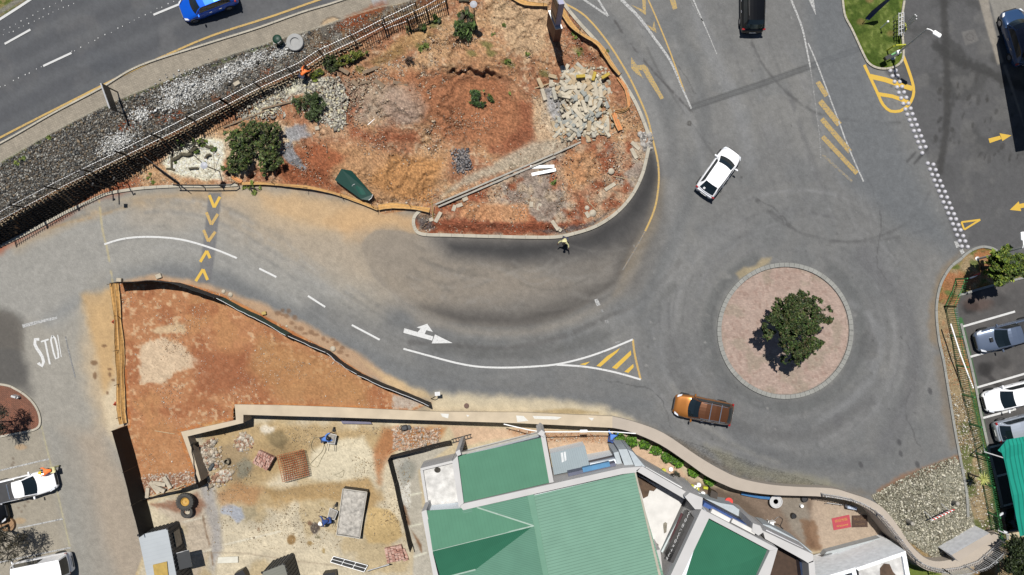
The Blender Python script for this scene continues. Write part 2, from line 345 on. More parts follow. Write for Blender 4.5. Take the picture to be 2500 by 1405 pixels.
# polished wheel rings round the island, dark and pale bands, long tyre marks
for r, c, o, wd in ((188,(102,104,104),.6,24),(236,(116,117,118),.35,40),(285,(142,142,142),.35,36)):
    ss(c, o, wd, 16, [(ROUND_C[0]+r*math.cos(a), ROUND_C[1]+r*math.sin(a)) for a in np.linspace(-.9, 4.3, 26)], False, 0, .2)
AR = np.random.RandomState(77)
for _ in range(150):
    r = AR.uniform(172, 360); a0 = AR.uniform(-1.2, 4.6); da = AR.uniform(.25, .9); ox, oy = AR.uniform(-14, 14, 2); v_ = AR.choice([96, 104, 110, 148, 154])
    pts = [(ROUND_C[0]+ox+r*(1+.06*t)*math.cos(a0+da*t), ROUND_C[1]+oy+r*(1+.06*t)*math.sin(a0+da*t)) for t in np.linspace(0, 1, 8)]
    if min(p[1] for p in pts) < 560 and pts[0][0] < 1700: continue
    ss((v_, v_, v_+1), AR.uniform(.08, .3), AR.uniform(1.5, 5), AR.uniform(3, 8), pts, False, 1.5, AR.choice([.2, .35, .45]))
for _ in range(70):
    x0 = AR.uniform(1640, 2100); y0 = AR.uniform(-60, 420); L_ = AR.uniform(120, 320); sl_ = .33+AR.uniform(-.08, .08); v_ = AR.choice([100, 108, 112, 146, 150]); pts = [(x0+sl_*L_*t+12*t*t, y0+L_*t) for t in np.linspace(0, 1, 7)]
    ss((v_, v_, v_+1), AR.uniform(.08, .28), AR.uniform(1.5, 6), AR.uniform(3, 9), pts, False, 1.5, AR.choice([.2, .35, .45]))
LC = [(-60,660),(100,600),(300,545),(480,545),(640,620),(820,740),(1000,850),(1200,885),(1400,860),(1560,790)]
for _ in range(80):
    k0 = AR.uniform(0, 7); o_ = AR.uniform(-60, 70); P_ = np.array(smoothpath(LC, 10)); T_ = np.gradient(P_, axis=0); T_ /= np.hypot(T_[:, 0], T_[:, 1])[:, None]; i0 = int(k0*10); i1 = min(i0+AR.randint(8, 26), len(P_)-1); Q = P_[i0:i1]+np.stack([-T_[:, 1], T_[:, 0]], 1)[i0:i1]*o_; v_ = AR.choice([118, 128, 168, 176]) if i0 < 45 else AR.choice([98, 106, 140, 150])
    ss((v_, v_, v_-2), AR.uniform(.08, .25), AR.uniform(2, 7), AR.uniform(3, 9), list(map(tuple, Q)), False, 1.5, AR.choice([.2, .35, .45]))
for _ in range(45):
    x0 = AR.uniform(960, 1500); y0 = AR.uniform(600, 770); L_ = AR.uniform(80, 260); pts = [(x0+L_*t, y0+26*math.sin(3.1*t)-.00045*(x0+L_*t-1180)**2*(y0-560)/150) for t in np.linspace(0, 1, 8)]; v_ = AR.choice([96, 104, 150, 160])
    ss((v_+4, v_, v_-6), AR.uniform(.08, .25), AR.uniform(2, 8), AR.uniform(3, 9), pts, False, 1.5, AR.choice([.2, .35]))
for _ in range(140): ee((84,84,84) if AR.rand() < .7 else (176,174,170), AR.uniform(.2, .6), AR.uniform(1450, 2330), AR.uniform(0, 1180), AR.uniform(1.5, 3.5), AR.uniform(1.5, 3.5))
for P_ in ([(1560,60),(1640,140),(1700,230)], [(2110,420),(2150,520),(2140,640),(2180,700)], [(2200,820),(2240,900),(2210,1000),(2250,1100)], [(1480,930),(1600,960),(1640,1050)], [(1840,480),(1900,520),(1930,560)], [(2250,40),(2260,140),(2240,260),(2280,420)]):
    Q = smoothpath(P_, 8); Q = [(x+AR.uniform(-3, 3), y+AR.uniform(-3, 3)) for x, y in Q]; ss((76,76,76), .5, 1.2, 1.6, Q, False, .8, .15)
def trk(c, o, wd, sf, pts, brk=None): ss(c, o, wd, sf, pts, True, 1.5, brk)
trk((92,92,92), .5, 3, 4, [(1570,90),(1610,180),(1680,290),(1745,380)], .3)
trk((88,88,88), .55, 3, 4, [(1830,90),(1870,170),(1950,250),(2040,290),(2200,300)], .25)
trk((100,100,100), .4, 3, 5, [(1840,480),(1900,540),(1960,570),(2050,590),(2140,588),(2230,570),(2320,540)], .25)
trk((96,96,96), .45, 3, 5, [(2270,470),(2240,520),(2180,565),(2090,590),(2030,588)], .2)
trk((84,84,84), .5, 4, 4, [(1846,490),(1880,516),(1925,548),(1942,562)], .3)
trk((96,94,92), .5, 7, 8, [(1000,835),(1120,845),(1260,848),(1380,820),(1480,775),(1560,740),(1660,640)], .2)
trk((100,100,98), .5, 14, 14, [(1060,850),(1260,868),(1400,845),(1530,790),(1640,700)])
trk((104,104,104), .45, 18, 16, [(1640,830),(1650,900),(1720,1000),(1860,1060),(2000,1060),(2120,980)])
trk((150,150,149), .5, 24, 20, [(1500,800),(1600,720),(1650,600),(1640,480),(1600,300),(1560,150)])
trk((146,147,148), .5, 22, 20, [(1700,20),(1740,140),(1800,260),(1830,400)])
trk((110,112,113), .5, 18, 18, [(1640,40),(1690,150),(1720,300),(1700,420),(1640,600),(1560,760)])
trk((150,150,150), .4, 12, 12, [(1560,60),(1640,200),(1700,330),(1720,420)])
trk((112,113,114), .5, 20, 20, [(1420,10),(1500,60),(1590,190),(1640,330),(1640,420)])
trk((104,106,108), .5, 26, 20, [(1760,940),(1800,1060),(1950,1130),(2120,1130)])
trk((148,149,150), .45, 10, 12, [(2080,740),(2138,790),(2145,880),(2100,960),(2000,1030)], .3)
trk((150,148,142), .4, 6, 8, [(1640,940),(1700,1020),(1800,1090),(1900,1130)], .35)
trk((110,110,112), .5, 30, 24, [(2110,620),(2200,740),(2230,860),(2220,980),(2160,1090)])
trk((142,140,137), .5, 22, 18, [(2280,640),(2260,760),(2275,900),(2310,1040),(2330,1100)])
pp((128,110,88), .5, 26, 10, [(1560,1030),(1700,1110),(1800,1160),(1900,1180),(2100,1200),(2130,1210),(2000,1188),(1870,1178),(1760,1140),(1640,1070)], N3)
pp((150,145,120), .5, 22, 10, [(1720,1085),(1840,1140),(1990,1160),(2060,1190),(1940,1186),(1800,1160)], N3)
pp((140,122,100), .5, 22, 8, [(2300,860),(2318,950),(2340,1090),(2320,1100),(2296,960),(2285,870)], N3)
pp((150,128,100), .6, 20, 8, [(2284,740),(2320,650),(2360,612),(2340,612),(2290,670),(2270,740),(2270,830),(2290,850)], N3)
for x, y in ((2196,1081),(2199,1108),(2240,1135),(2270,955),(2102,1135)): ee((78,78,80), .7, x, y, 5, 9, rot=-20)
ee((106,106,108), .5, 2045, 1025, 14, 18); ee((96,96,96), .4, 2120, 845, 22, 34, .4, .2)
pp((190,170,130), .7, 8, 4, [(1795,668),(1815,655),(1845,650),(1860,632),(1885,628),(1880,645),(1840,664),(1805,682)], N3)
# trench seam across the northern lanes
ss((106,107,107), .75, 13, 4, [(1690,262),(1860,205),(2110,115)], False)
ss((84,84,84), .5, 2, 2, [(1690,256),(1860,199),(2110,109)], False); ss((84,84,84), .5, 2, 2, [(1690,268),(1860,211),(2110,121)], False)
# darker, cooler lane (top right) and the stained car park beyond the studs
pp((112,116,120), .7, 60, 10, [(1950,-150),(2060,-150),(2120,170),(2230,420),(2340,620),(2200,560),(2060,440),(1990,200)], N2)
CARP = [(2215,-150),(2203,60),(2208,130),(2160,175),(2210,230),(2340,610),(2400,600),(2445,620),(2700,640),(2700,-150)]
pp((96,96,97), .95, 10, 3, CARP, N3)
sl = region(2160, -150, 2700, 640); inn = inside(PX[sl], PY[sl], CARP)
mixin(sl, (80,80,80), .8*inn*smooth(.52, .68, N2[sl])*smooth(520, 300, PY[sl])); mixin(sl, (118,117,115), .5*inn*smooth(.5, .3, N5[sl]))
ss((62,61,60), .75, 12, 8, [(2302,-60),(2306,60),(2310,120),(2312,260),(2308,330),(2294,420)], True, 2)
ss((60,60,60), .7, 16, 9, [(2285,110),(2320,140),(2390,165),(2440,190),(2500,215)], True, 4); ss((64,64,64), .6, 20, 10, [(2310,100),(2340,125),(2355,150)], True, 4)
ss((66,66,66), .6, 8, 7, [(2306,190),(2330,230),(2310,290)], True, 4)
for _ in range(46):
    x = rng.uniform(2280, 2490); y = rng.uniform(150, 400); ee((66,65,64), rng.uniform(.3, .75), x, y, rng.uniform(2, 6), rng.uniform(4, 12), rot=rng.uniform(0, 40))
for x, y in ((2215,395),(2232,400),(2245,385),(2290,300),(2296,322)): ss((66,66,67), .6, 4, 3, [(x, y), (x+20, y-22)], False, 1)
PARK = [(2335,725),(2390,706),(2441,692),(2500,678),(2700,660),(2700,1600),(2462,1600),(2462,1320),(2430,1165),(2380,948),(2345,815)]
pp((92,90,89), 1, 3, 0, PARK); sl = region(2330, 650, 2700, 1600); inn = inside(PX[sl], PY[sl], PARK); mixin(sl, (112,108,105), .6*inn*smooth(.45, .7, N2[sl]))
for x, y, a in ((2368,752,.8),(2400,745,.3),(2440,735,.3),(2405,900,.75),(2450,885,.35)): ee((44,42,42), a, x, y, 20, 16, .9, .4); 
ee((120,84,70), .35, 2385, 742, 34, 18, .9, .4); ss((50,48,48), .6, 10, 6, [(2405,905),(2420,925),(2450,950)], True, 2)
pp((150,146,138), .9, 3, 1, [(2385,0),(2412,-10),(2700,-120),(2700,-150),(2380,-150)]); pp((166,158,146), .9, 4, 2, [(2386,-10),(2400,40),(2436,160),(2450,152),(2425,60),(2412,-10)])
pp((156,152,144), .9, 4, 2, [(2400,-20),(2412,-10),(2432,60),(2480,30),(2600,20),(2600,-80),(2400,-80)], N3)
pp((150,145,138), .9, 2, 0, [(2448,160),(2456,158),(2492,272),(2500,310),(2490,280)])
ss((70,68,68), .5, 3, 3, [(1500,50),(1540,110),(1600,180),(1690,275)], True, 1, .4)
# square manhole slabs and small covers
pp((120,118,116), .9, 2, 0, [(2347,79),(2379,71),(2390,100),(2357,112)]); ss((88,86,85), .6, 2, 1, circ((2368, 91), 9, 16), False)
ee((84,82,78), .9, 1683, 302, 6, 6, .2, 0); ee((150,150,148), .6, 1683, 302, 3, 3, .4, 0)
# ---- left car park joints and the sandy joint across the lane ----
ss((206,196,150), .6, 2, 2, [(101,1041),(135,1180),(171,1338)], False, 0, .2); ss((214,196,140), .6, 3, 2, [(242,490),(250,560),(262,610),(275,690)], True, 0, .25)
ss((176,148,110), .5, 4, 4, [(30,590),(110,560),(230,530),(330,500)], True, 0, .4)
for x, y in ((32,1120),(33,1130),(30,1136),(64,1216),(68,1226),(45,1240),(52,1250),(60,1236)): ee((110,94,80), .5, x, y, 4, 3)
ee((196,160,120), .6, 50, 1092, 14, 7); ee((196,164,124), .6, 48, 1272, 14, 8)
# speed hump: darker strip under its arrows
pp((122,122,124), .85, 4, 1, [(510,470),(541,470),(528,590),(515,690),(482,690),(497,590)])
# ---- highway ----
pp((90,92,96), 1, 2, 0, HWY); sl = region(-200, -200, 1300, 460); inn = inside(PX[sl], PY[sl], HWY)
mixin(sl, (108,108,109), .6*inn*smooth(.5, .7, N2[sl])); mixin(sl, (82,86,92), .5*inn*smooth(.52, .34, N1[sl]))
for k in (-96, -34, 30, 92): trk((116,118,120), .35, 16, 14, [(-50,250+k),(200,125+k),(500,0+k),(800,-110+k)])
ss((84,84,86), .4, 2, 2, [(0,300),(120,265),(230,190),(280,165)], True, 1, .45)
HW2 = [(-200,-200),(300,-200),(300,-130),(75,-6),(0,42),(-200,165)]
pp((150,138,92), 1, 3, 1, HW2); sl = region(-200, -200, 300, 180); mixin(sl, (92,110,48), .7*inside(PX[sl], PY[sl], HW2)*smooth(.45, .6, N4[sl]))
pp((150,146,138), .9, 2, 1, [(-100,98),(0,36),(60,0),(75,-8),(50,-8),(0,22),(-100,85)])
# ---- paved footpath ----
pp((184,173,155), 1, 1, 0, PAVE); sl = region(-200, -160, 1250, 520); inn = inside(PX[sl], PY[sl], PAVE); mixin(sl, (168,158,142), .5*inn*smooth(.45, .7, N3[sl]))
pp((226,196,156), .95, 5, 3, [(782,64),(790,50),(812,42),(835,50),(846,72),(800,92),(790,85)]); ss((100,84,70), .7, 2, 2, [(784,58),(800,45),(815,42),(832,47)], False)
pp((196,196,196), .9, 2, 0, [(904,-4),(940,-12),(946,10),(912,17)])
# ---- gravel bank below it ----
BANK = PAV_BOT+[(x, y) for x, y in zip(CRX, CRY) if x < 1101][::-1]
pp((104,98,90), 1, 1, 0, BANK); sl = region(-200, -200, 1250, 720); inn = inside(PX[sl], PY[sl], BANK)
mixin(sl, (150,146,138), .7*inn*smooth(450, 640, PX[sl])*smooth(.35, .55, N3[sl])); mixin(sl, (150,120,86), .8*inn*smooth(640, 860, PX[sl])*smooth(.4, .55, N5[sl]))
mixin(sl, (130,84,60), .8*inn*smooth(.55, .68, N5[sl])*smooth(200, 330, PX[sl]))
for x, y, rx, ry in ((330,300,30,14),(410,285,30,14),(300,310,18,10),(655,175,14,8),(880,40,60,14)): ee((156,84,52), .8, x, y, rx, ry, .8, .5, -25)
ss((96,110,60), .7, 5, 4, [(0,402),(120,335),(246,270),(410,200),(560,145),(671,106)], False, 3, .4); ss((210,202,180), .7, 2, 1.5, [(x, y) for x, y in PAV_BOT], False)
for x, y, rx, ry in ((450,225,48,22),(420,245,26,14),(342,283,18,12),(285,350,34,14),(262,366,24,10),(515,205,40,20),(560,170,34,16),(610,150,50,16),(700,120,40,14)): ee((216,216,212), .75, x, y, rx, ry, .9, .7, -28, N4)
# ---- excavated island ----
pp((197,140,96), 1, 3, 1, DIRT); sl = region(-200, -200, 1640, 700); D = inside(PX[sl], PY[sl], DIRT)
mixin(sl, (184,120,82), .9*D*smooth(.5, .66, N2[sl])); mixin(sl, (218,172,120), .7*D*smooth(.5, .32, N2[sl])); mixin(sl, (166,104,72), .5*D*smooth(.56, .7, N3[sl])); mixin(sl, (214,186,150), .6*D*smooth(.6, .75, N4[sl]))
pp((178,84,50), .85, 30, 8, KERB_W[:7]+[(330,458),(340,440),(300,440),(200,500),(100,560),(0,615)], N3)
pp((184,166,148), .6, 26, 14, [(800,200),(860,190),(960,200),(1040,260),(1000,310),(940,300),(860,300),(840,260)], N3)
pp((186,116,74), .9, 40, 18, [(830,190),(900,180),(1000,170),(1100,175),(1210,185),(1290,260),(1300,320),(1250,370),(1160,360),(1060,330),(1040,280),(980,210)], N3)
pp((174,96,60), .8, 26, 14, [(820,180),(870,260),(860,310),(930,330),(1020,320),(1020,345),(900,350),(840,320),(810,260)], N3)
pp((160,90,58), .75, 24, 12, [(1265,230),(1300,260),(1308,330),(1270,370),(1190,375),(1240,340),(1280,300)], N3)
pp((184,152,130), .6, 20, 8, [(950,205),(1010,205),(1045,260),(1020,300),(960,290),(920,260)], N3)
pp((222,184,138), .85, 24, 12, [(1190,0),(1340,0),(1340,110),(1280,150),(1240,110),(1200,60)], N3)
pp((200,140,92), .6, 24, 12, [(1090,110),(1180,100),(1260,160),(1260,200),(1130,170)], N3)
pp((150,86,58), .7, 12, 6, [(1385,30),(1400,60),(1440,120),(1500,190),(1480,185),(1420,130),(1380,70)], N3)
pp((204,150,100), .9, 30, 10, [(780,350),(900,360),(1000,380),(1100,370),(1080,440),(1040,490),(940,500),(840,440),(800,430)], N3)
pp((216,150,86), .9, 24, 10, [(960,380),(1080,390),(1060,460),(1050,500),(960,480),(900,440)], N3)
pp((172,92,54), .85, 26, 12, [(690,380),(770,350),(850,380),(800,430),(830,470),(760,458),(690,452),(672,420)], N3)
pp((232,210,170), .8, 22, 10, [(600,330),(680,300),(740,330),(700,360),(560,450),(560,380),(420,430),(400,400),(520,330)], N3)
pp((250,242,212), .95, 14, 8, [(395,400),(430,350),(500,335),(545,345),(545,440),(480,440),(430,430)], N3)
pp((226,222,200), .9, 16, 8, [(600,230),(720,195),(830,190),(840,215),(700,235),(620,255)], N3); pp((238,230,196), .9, 10, 5, [(660,222),(730,200),(740,208),(700,235),(670,240)], N3)
pp((150,152,156), .95, 5, 3, [(692,350),(712,345),(722,375),(748,412),(738,418),(700,395),(682,372)], N4); pp((158,160,166), .85, 10, 6, [(700,310),(750,305),(760,330),(720,345),(690,335)], N4)
pp((206,160,118), .8, 14, 8, [(760,290),(850,300),(850,330),(780,340),(745,320)], N3)
pp((196,150,90), .7, 16, 8, [(960,100),(1040,60),(1060,90),(980,130),(930,130)], N3); pp((142,110,60), .6, 12, 6, [(900,150),(980,110),(990,130),(920,165)], N3)
for x, y in ((1030,115),(1240,155),(1190,110),(1330,180),(1410,125),(1150,130),(1060,60),(880,170),(1200,130)): ee((104,116,52), .6, x, y, 14, 8, .9, .6, 20, N4)
pp((180,178,176), .95, 8, 4, [(1320,215),(1375,215),(1385,300),(1350,330),(1322,300)], N3); pp((222,188,146), .85, 14, 6, [(1305,240),(1330,230),(1345,290),(1380,350),(1310,350),(1300,300)], N3)
pp((198,186,160), .8, 16, 6, [(1300,345),(1400,340),(1390,380),(1300,400),(1200,430),(1120,460),(1060,490),(1140,430),(1240,380)], N3)
pp((140,138,138), .8, 10, 6, [(1110,380),(1140,375),(1150,410),(1120,420)], N4)
# tail of the island
TAIL = [(1063,500)]+ISL_K[1:]+[(1560,345),(1400,355),(1200,440)]
pp((188,128,92), .9, 6, 3, TAIL); sl = region(1000, 330, 1600, 590); T = inside(PX[sl], PY[sl], TAIL)
mixin(sl, (168,90,56), .9*T*smooth(.5, .62, N3[sl])); mixin(sl, (170,160,146), .8*T*smooth(.5, .64, N5[sl])*(PX[sl] > 1200)); mixin(sl, (214,184,146), .6*T*smooth(.5, .36, N3[sl]))
pp((218,152,100), .9, 14, 6, [(1130,495),(1290,500),(1290,540),(1200,545),(1120,530)], N3); pp((166,86,54), .9, 10, 6, [(1020,545),(1120,535),(1240,545),(1380,545),(1440,548),(1360,572),(1100,570)], N4)
pp((104,100,100), .8, 10, 5, [(1016,530),(1050,525),(1060,560),(1026,562)], N4); pp((96,96,98), .7, 8, 4, [(1300,565),(1350,560),(1440,545),(1500,510),(1450,550),(1380,572)], N4)
pp((220,158,104), .85, 24, 8, [(1380,370),(1450,370),(1470,430),(1400,470),(1370,430)], N3)
# ---- levelled triangle ----
pp((200,132,84), 1, 2, 0, TRI); sl = region(260, 670, 1070, 1240); T = inside(PX[sl], PY[sl], TRI)
mixin(sl, (204,140,86), .85*T*smooth(.5, .34, N2[sl])); mixin(sl, (178,106,64), .7*T*smooth(.55, .68, N5[sl])); mixin(sl, (222,184,138), .7*T*smooth(.6, .7, N4[sl])*smooth(.42, .56, N2[sl]))
pp((226,196,158), .95, 10, 8, [(340,840),(400,825),(450,845),(485,880),(470,900),(430,910),(400,940),(340,935)], N4); pp((222,188,142), .9, 10, 7, [(365,805),(400,795),(430,785),(455,790),(450,810),(420,815),(380,818)], N4)
pp((166,94,58), .7, 40, 10, [(480,860),(620,850),(640,930),(560,960),(480,950)], N2); pp((200,136,84), .8, 50, 10, [(330,1050),(440,1060),(470,1160),(360,1180)], N2); pp((140,96,76), .7, 14, 6, [(345,1165),(440,1155),(485,1172),(400,1195),(345,1205)], N3)
pp((196,140,84), .7, 40, 12, [(640,820),(800,880),(900,940),(900,985),(700,985),(600,900)], N2); pp((200,190,176), .8, 10, 6, [(960,965),(1010,968),(1030,985),(1000,1000),(960,998)], N4)
# ---- builders' yard and the paving beside the building ----
pp((212,196,164), 1, 3, 1, COURT); sl = region(300, 980, 2700, 1600); C = inside(PX[sl], PY[sl], COURT); X = PX[sl]; Yy = PY[sl]
mixin(sl, (206,180,132), .8*C*smooth(.5, .64, N2[sl])*(X < 1000)); mixin(sl, (232,214,178), .8*C*smooth(.5, .34, N2[sl])*(X < 1010))
pp((196,162,108), .85, 30, 14, [(500,1040),(760,1035),(1000,1045),(960,1110),(840,1090),(760,1100),(640,1180),(700,1240),(620,1240),(520,1180)], N3)
pp((190,118,68), .8, 20, 8, [(940,1045),(1090,1045),(1070,1080),(960,1100),(940,1130),(925,1180),(900,1130)], N3); pp((176,132,84), .8, 20, 8, [(1000,1050),(1070,1055),(1060,1090),(1010,1100)], N4)
pp((232,216,180), .95, 14, 6, [(830,1070),(890,1065),(910,1110),(920,1170),(860,1190),(750,1170),(760,1100)], N3)
pp((192,154,98), .9, 16, 10, [(650,1200),(700,1190),(780,1180),(900,1170),(940,1220),(900,1250),(850,1230),(800,1215),(720,1225),(700,1230),(665,1215)], N3)
pp((168,142,104), .85, 16, 9, [(520,1110),(560,1085),(610,1100),(620,1150),(590,1175),(540,1170)], N3); pp((140,136,116), .8, 10, 6, [(575,1130),(600,1120),(618,1140),(605,1165),(580,1165)], N4); pp((240,228,206), .9, 8, 5, [(632,1045),(650,1038),(676,1046),(660,1062),(636,1058)], N4); pp((150,128,88), .9, 10, 5, [(650,1060),(690,1050),(705,1075),(690,1095),(660,1085)], N4)
pp((176,180,190), .95, 6, 4, [(538,1240),(560,1230),(590,1240),(600,1265),(580,1278),(560,1258),(540,1255)], N4); pp((176,158,120), .8, 10, 4, [(590,1235),(625,1230),(628,1260),(600,1275)], N4)
pp((190,134,84), .7, 20, 8, [(530,1200),(580,1180),(640,1195),(620,1230),(540,1232),(528,1222)], N3); pp((218,182,118), .95, 8, 4, [(895,1250),(910,1238),(950,1245),(975,1275),(985,1310),(950,1330),(900,1325),(890,1300)], N3)
pp((178,172,168), .85, 18, 6, [(486,1186),(520,1180),(536,1260),(545,1340),(520,1400),(505,1320)], N3); pp((214,194,168), .9, 20, 6, [(380,1240),(490,1200),(520,1330),(480,1405),(470,1405),(450,1290)], N3)
pp((150,96,68), .75, 14, 7, [(370,1232),(430,1225),(480,1205),(500,1235),(480,1262),(430,1250)], N4)
for x, y, rx, ry, c in ((768,1290,10,14,(78,66,64)),(756,1278,6,6,(120,84,60)),(778,1288,4,7,(96,80,70)),(712,1318,12,13,(150,108,54)),(756,1327,6,6,(168,132,74)),(786,1232,7,6,(196,170,120)),(790,1345,4,7,(172,142,84)),(632,1293,4,6,(160,120,86)),(775,1312,6,4,(120,110,80))): ee(c, .8, x, y, rx, ry, .3, .25)
ss((236,226,200), .85, 3, 1.5, [(550,1330),(685,1298)], False); ss((236,226,200), .85, 3, 1.5, [(448,1275),(505,1262)], False); ss((236,226,200), .85, 3, 1.5, [(470,1355),(516,1342)], False)
ss((150,120,90), .7, 3, 2, [(496,1262),(503,1300),(512,1330),(520,1380)], True, 2, .3); ss((170,150,124), .5, 3, 2, [(500,1350),(600,1352),(720,1370),(860,1385)], True)
# grey paving between yard and building
pp((196,190,176), .95, 6, 2, [(958,1115),(1040,1090),(1100,1090),(1045,1130),(1020,1150),(1045,1330),(1080,1500),(1000,1500),(1012,1345),(985,1250)], N3); pp((236,232,220), .8, 10, 6, [(975,1190),(1000,1180),(1005,1240),(985,1240)], N4); pp((150,150,140), .7, 14, 6, [(990,1120),(1015,1130),(1010,1170),(985,1190),(970,1150)], N3)
pp((120,78,48), .8, 6, 5, [(980,1225),(990,1235),(1003,1290),(1030,1330),(1030,1350),(1010,1310),(990,1270)], N3)
for a, b in (((1000,1210),(1028,1203)),((1000,1286),(1030,1279)),((1010,1360),(1040,1350))): ss((236,234,214), .9, 3, 1.5, [a, b], False)
pp((222,190,160), .95, 10, 4, [(1095,1040),(1330,1050),(1500,1062),(1640,1130),(1700,1180),(1560,1140),(1480,1110),(1330,1110),(1300,1062),(1120,1090)], N3); pp((184,140,104), .6, 14, 8, [(1240,1048),(1500,1062),(1480,1080),(1330,1075),(1250,1062)], N4)
pp((136,118,104), .95, 20, 6, [(1650,1160),(1760,1196),(1880,1212),(2010,1214),(2000,1340),(1960,1340),(1800,1240),(1720,1210)], N3); pp((106,92,80), .7, 16, 8, [(1700,1180),(1780,1200),(1840,1240),(1900,1300),(1960,1340),(1840,1270),(1740,1215)], N3)
pp((158,150,138), .8, 18, 6, [(1900,1215),(1960,1214),(1980,1260),(1960,1330),(1930,1290),(1905,1240)], N3); pp((196,176,156), .95, 14, 4, [(1985,1214),(2080,1232),(2140,1270),(2180,1340),(2170,1350),(2000,1345),(1975,1300)], N3); pp((130,98,74), .7, 10, 5, [(1955,1270),(1990,1270),(2005,1345),(1975,1345)], N4)
pp((70,64,58), .85, 6, 3, [(1980,1355),(2060,1335),(2170,1305),(2180,1330),(2080,1350),(1990,1380)], N3)
pp((112,128,56), .95, 8, 4, [(2215,1372),(2300,1402),(2470,1400),(2470,1560),(2200,1560)], N3); pp((176,170,158), .9, 3, 1, [(2300,1398),(2375,1388),(2380,1560),(2290,1560)]); pp((150,110,64), .8, 14, 8, [(2372,1392),(2450,1345),(2470,1405),(2450,1500),(2390,1460)], N3)
# ---- lawn, verge, islands ----
pp((104,124,44), 1, 1, 0, LAWN); sl = region(2040, -160, 2230, 180); L = inside(PX[sl], PY[sl], LAWN); mixin(sl, (150,160,78), .6*L*smooth(.5, .7, N4[sl])); mixin(sl, (70,96,26), .7*L*smooth(.5, .35, N3[sl]))
for x, y, a in ((2102,54,.6),(2174,82,.5),(2124,0,.7)): ee((170,128,80), a, x, y, 9, 7, .9, .4)
pp((176,150,108), 1, 2, 0, GRI); sl = region(2100, 600, 2700, 1600); V = inside(PX[sl], PY[sl], GRI)
mixin(sl, (108,122,56), .85*V*smooth(.45, .58, N3[sl])*(PY[sl] < 740)); mixin(sl, (192,118,72), .8*V*smooth(.5, .66, N5[sl])*(PY[sl] < 1000)); mixin(sl, (104,116,58), .85*V*smooth(.52, .62, N5[sl])*(PX[sl] > 2330)*(PY[sl] > 950)*(PY[sl] < 1330))
pp((196,122,72), .85, 8, 4, [(2378,618),(2410,610),(2438,624),(2410,636),(2380,632)], N4)
COB = [(2128,1212),(2180,1180),(2240,1150),(2330,1115),(2352,1140),(2362,1200),(2380,1290),(2405,1310),(2335,1355),(2290,1370),(2200,1310),(2150,1238)]
pp((158,154,134), 1, 6, 3, COB, N4); pp((150,116,92), .9, 10, 4, [(2140,1196),(2200,1160),(2260,1140),(2345,1108),(2348,1122),(2260,1158),(2190,1190),(2148,1212)], N4); pp((104,96,80), .6, 24, 10, [(2140,1210),(2260,1160),(2300,1200),(2200,1230)], N3)
pp((96,112,56), .8, 8, 4, [(2385,960),(2396,1030),(2412,1100),(2428,1170),(2445,1250),(2462,1330),(2436,1300),(2420,1200),(2400,1120),(2384,1040),(2370,960)], N4)
ss((60,128,60), .75, 8, 3, [(2345,780),(2362,850),(2380,930),(2390,985),(2404,1060)], False)
# ---- brick surfaces ----
pp((204,180,166), 1, 1, 0, BRIGHT); sl = region(1740, 640, 2090, 980); B = inside(PX[sl], PY[sl], BRIGHT); mixin(sl, (192,166,152), .6*B*smooth(.45, .65, N3[sl])); mixin(sl, (172,160,140), .5*B*smooth(.55, .7, N5[sl])); mixin(sl, (150,122,110), .4*B*smooth(.6, .75, N4[sl]))
pp((150,104,84), 1, 1, 0, LBRICK); sl = region(-160, 920, 110, 1110); B = inside(PX[sl], PY[sl], LBRICK); mixin(sl, (172,112,86), .7*B*smooth(.45, .65, N3[sl])); mixin(sl, (104,84,78), .6*B*smooth(.6, .7, N3[sl]))
DM = np.zeros(PX.shape)
for P_, a_ in ((DIRT, 1.), (TRI, .22), (COURT, .22), (LAWN, .25), (GRI, .35)): DM = np.maximum(DM, a_*smooth(0, 14, sdf(PX, PY, P_))*((PX < 1000) if P_ is COURT else 1))
bankm = inside(PX, PY, BANK)
RL = (fbm(PX, PY, 60, 21, 3)-.5)*.5+(fbm(PX, PY, 20, 23, 3)-.5)*.2+(N4-.5)*.10
rid = np.abs(fbm(PX+.5*PY, PY, 34, 29, 3)-.5)*2
rm = smooth(.11, 0, rid)*(DM > .5)*smooth(.42, .6, fbm(PX, PY, 90, 41, 2)); RL = RL-.2*rm
for cx_, cy_, rr in ((1190,250,95),(1190,262,76),(1205,250,112),(975,262,70),(1000,430,60),(760,400,60),(1215,235,60)):
    q_ = np.hypot((PX-cx_)+10*(N2-.5)*2, (PY-cy_)*1.25+14*(N5-.5)*2); RL = RL+.10*np.exp(-((q_-rr)/5)**2)*smooth(.35, .55, N5)*(DM > .5)
for k_ in range(9):
    a_ = [(905+k_*16, 372+k_*3), (930+k_*15, 420), (960+k_*11, 492)]; RL = RL-.12*np.exp(-(seg_dist(PX, PY, smoothpath(a_, 6))/3)**2)*smooth(.3, .5, N3)
COL = COL*(1-.18*rm[..., None])
Z = Z+RL*DM
gr = COL.mean(-1, keepdims=True); dmm = (DM[..., None] > .15)*1.
COL = np.where(dmm > 0, gr+(COL-gr)*.84+np.array((4, 5, 6)), COL)
COL *= (1+(N4[..., None]-.5)*.10+(rng.rand(*PX.shape)[..., None]-.5)*(.07+.2*(DM[..., None] > .5)+.06*(DM[..., None] > .1)))
COLN = alb(np.clip(COL, 4, 255))
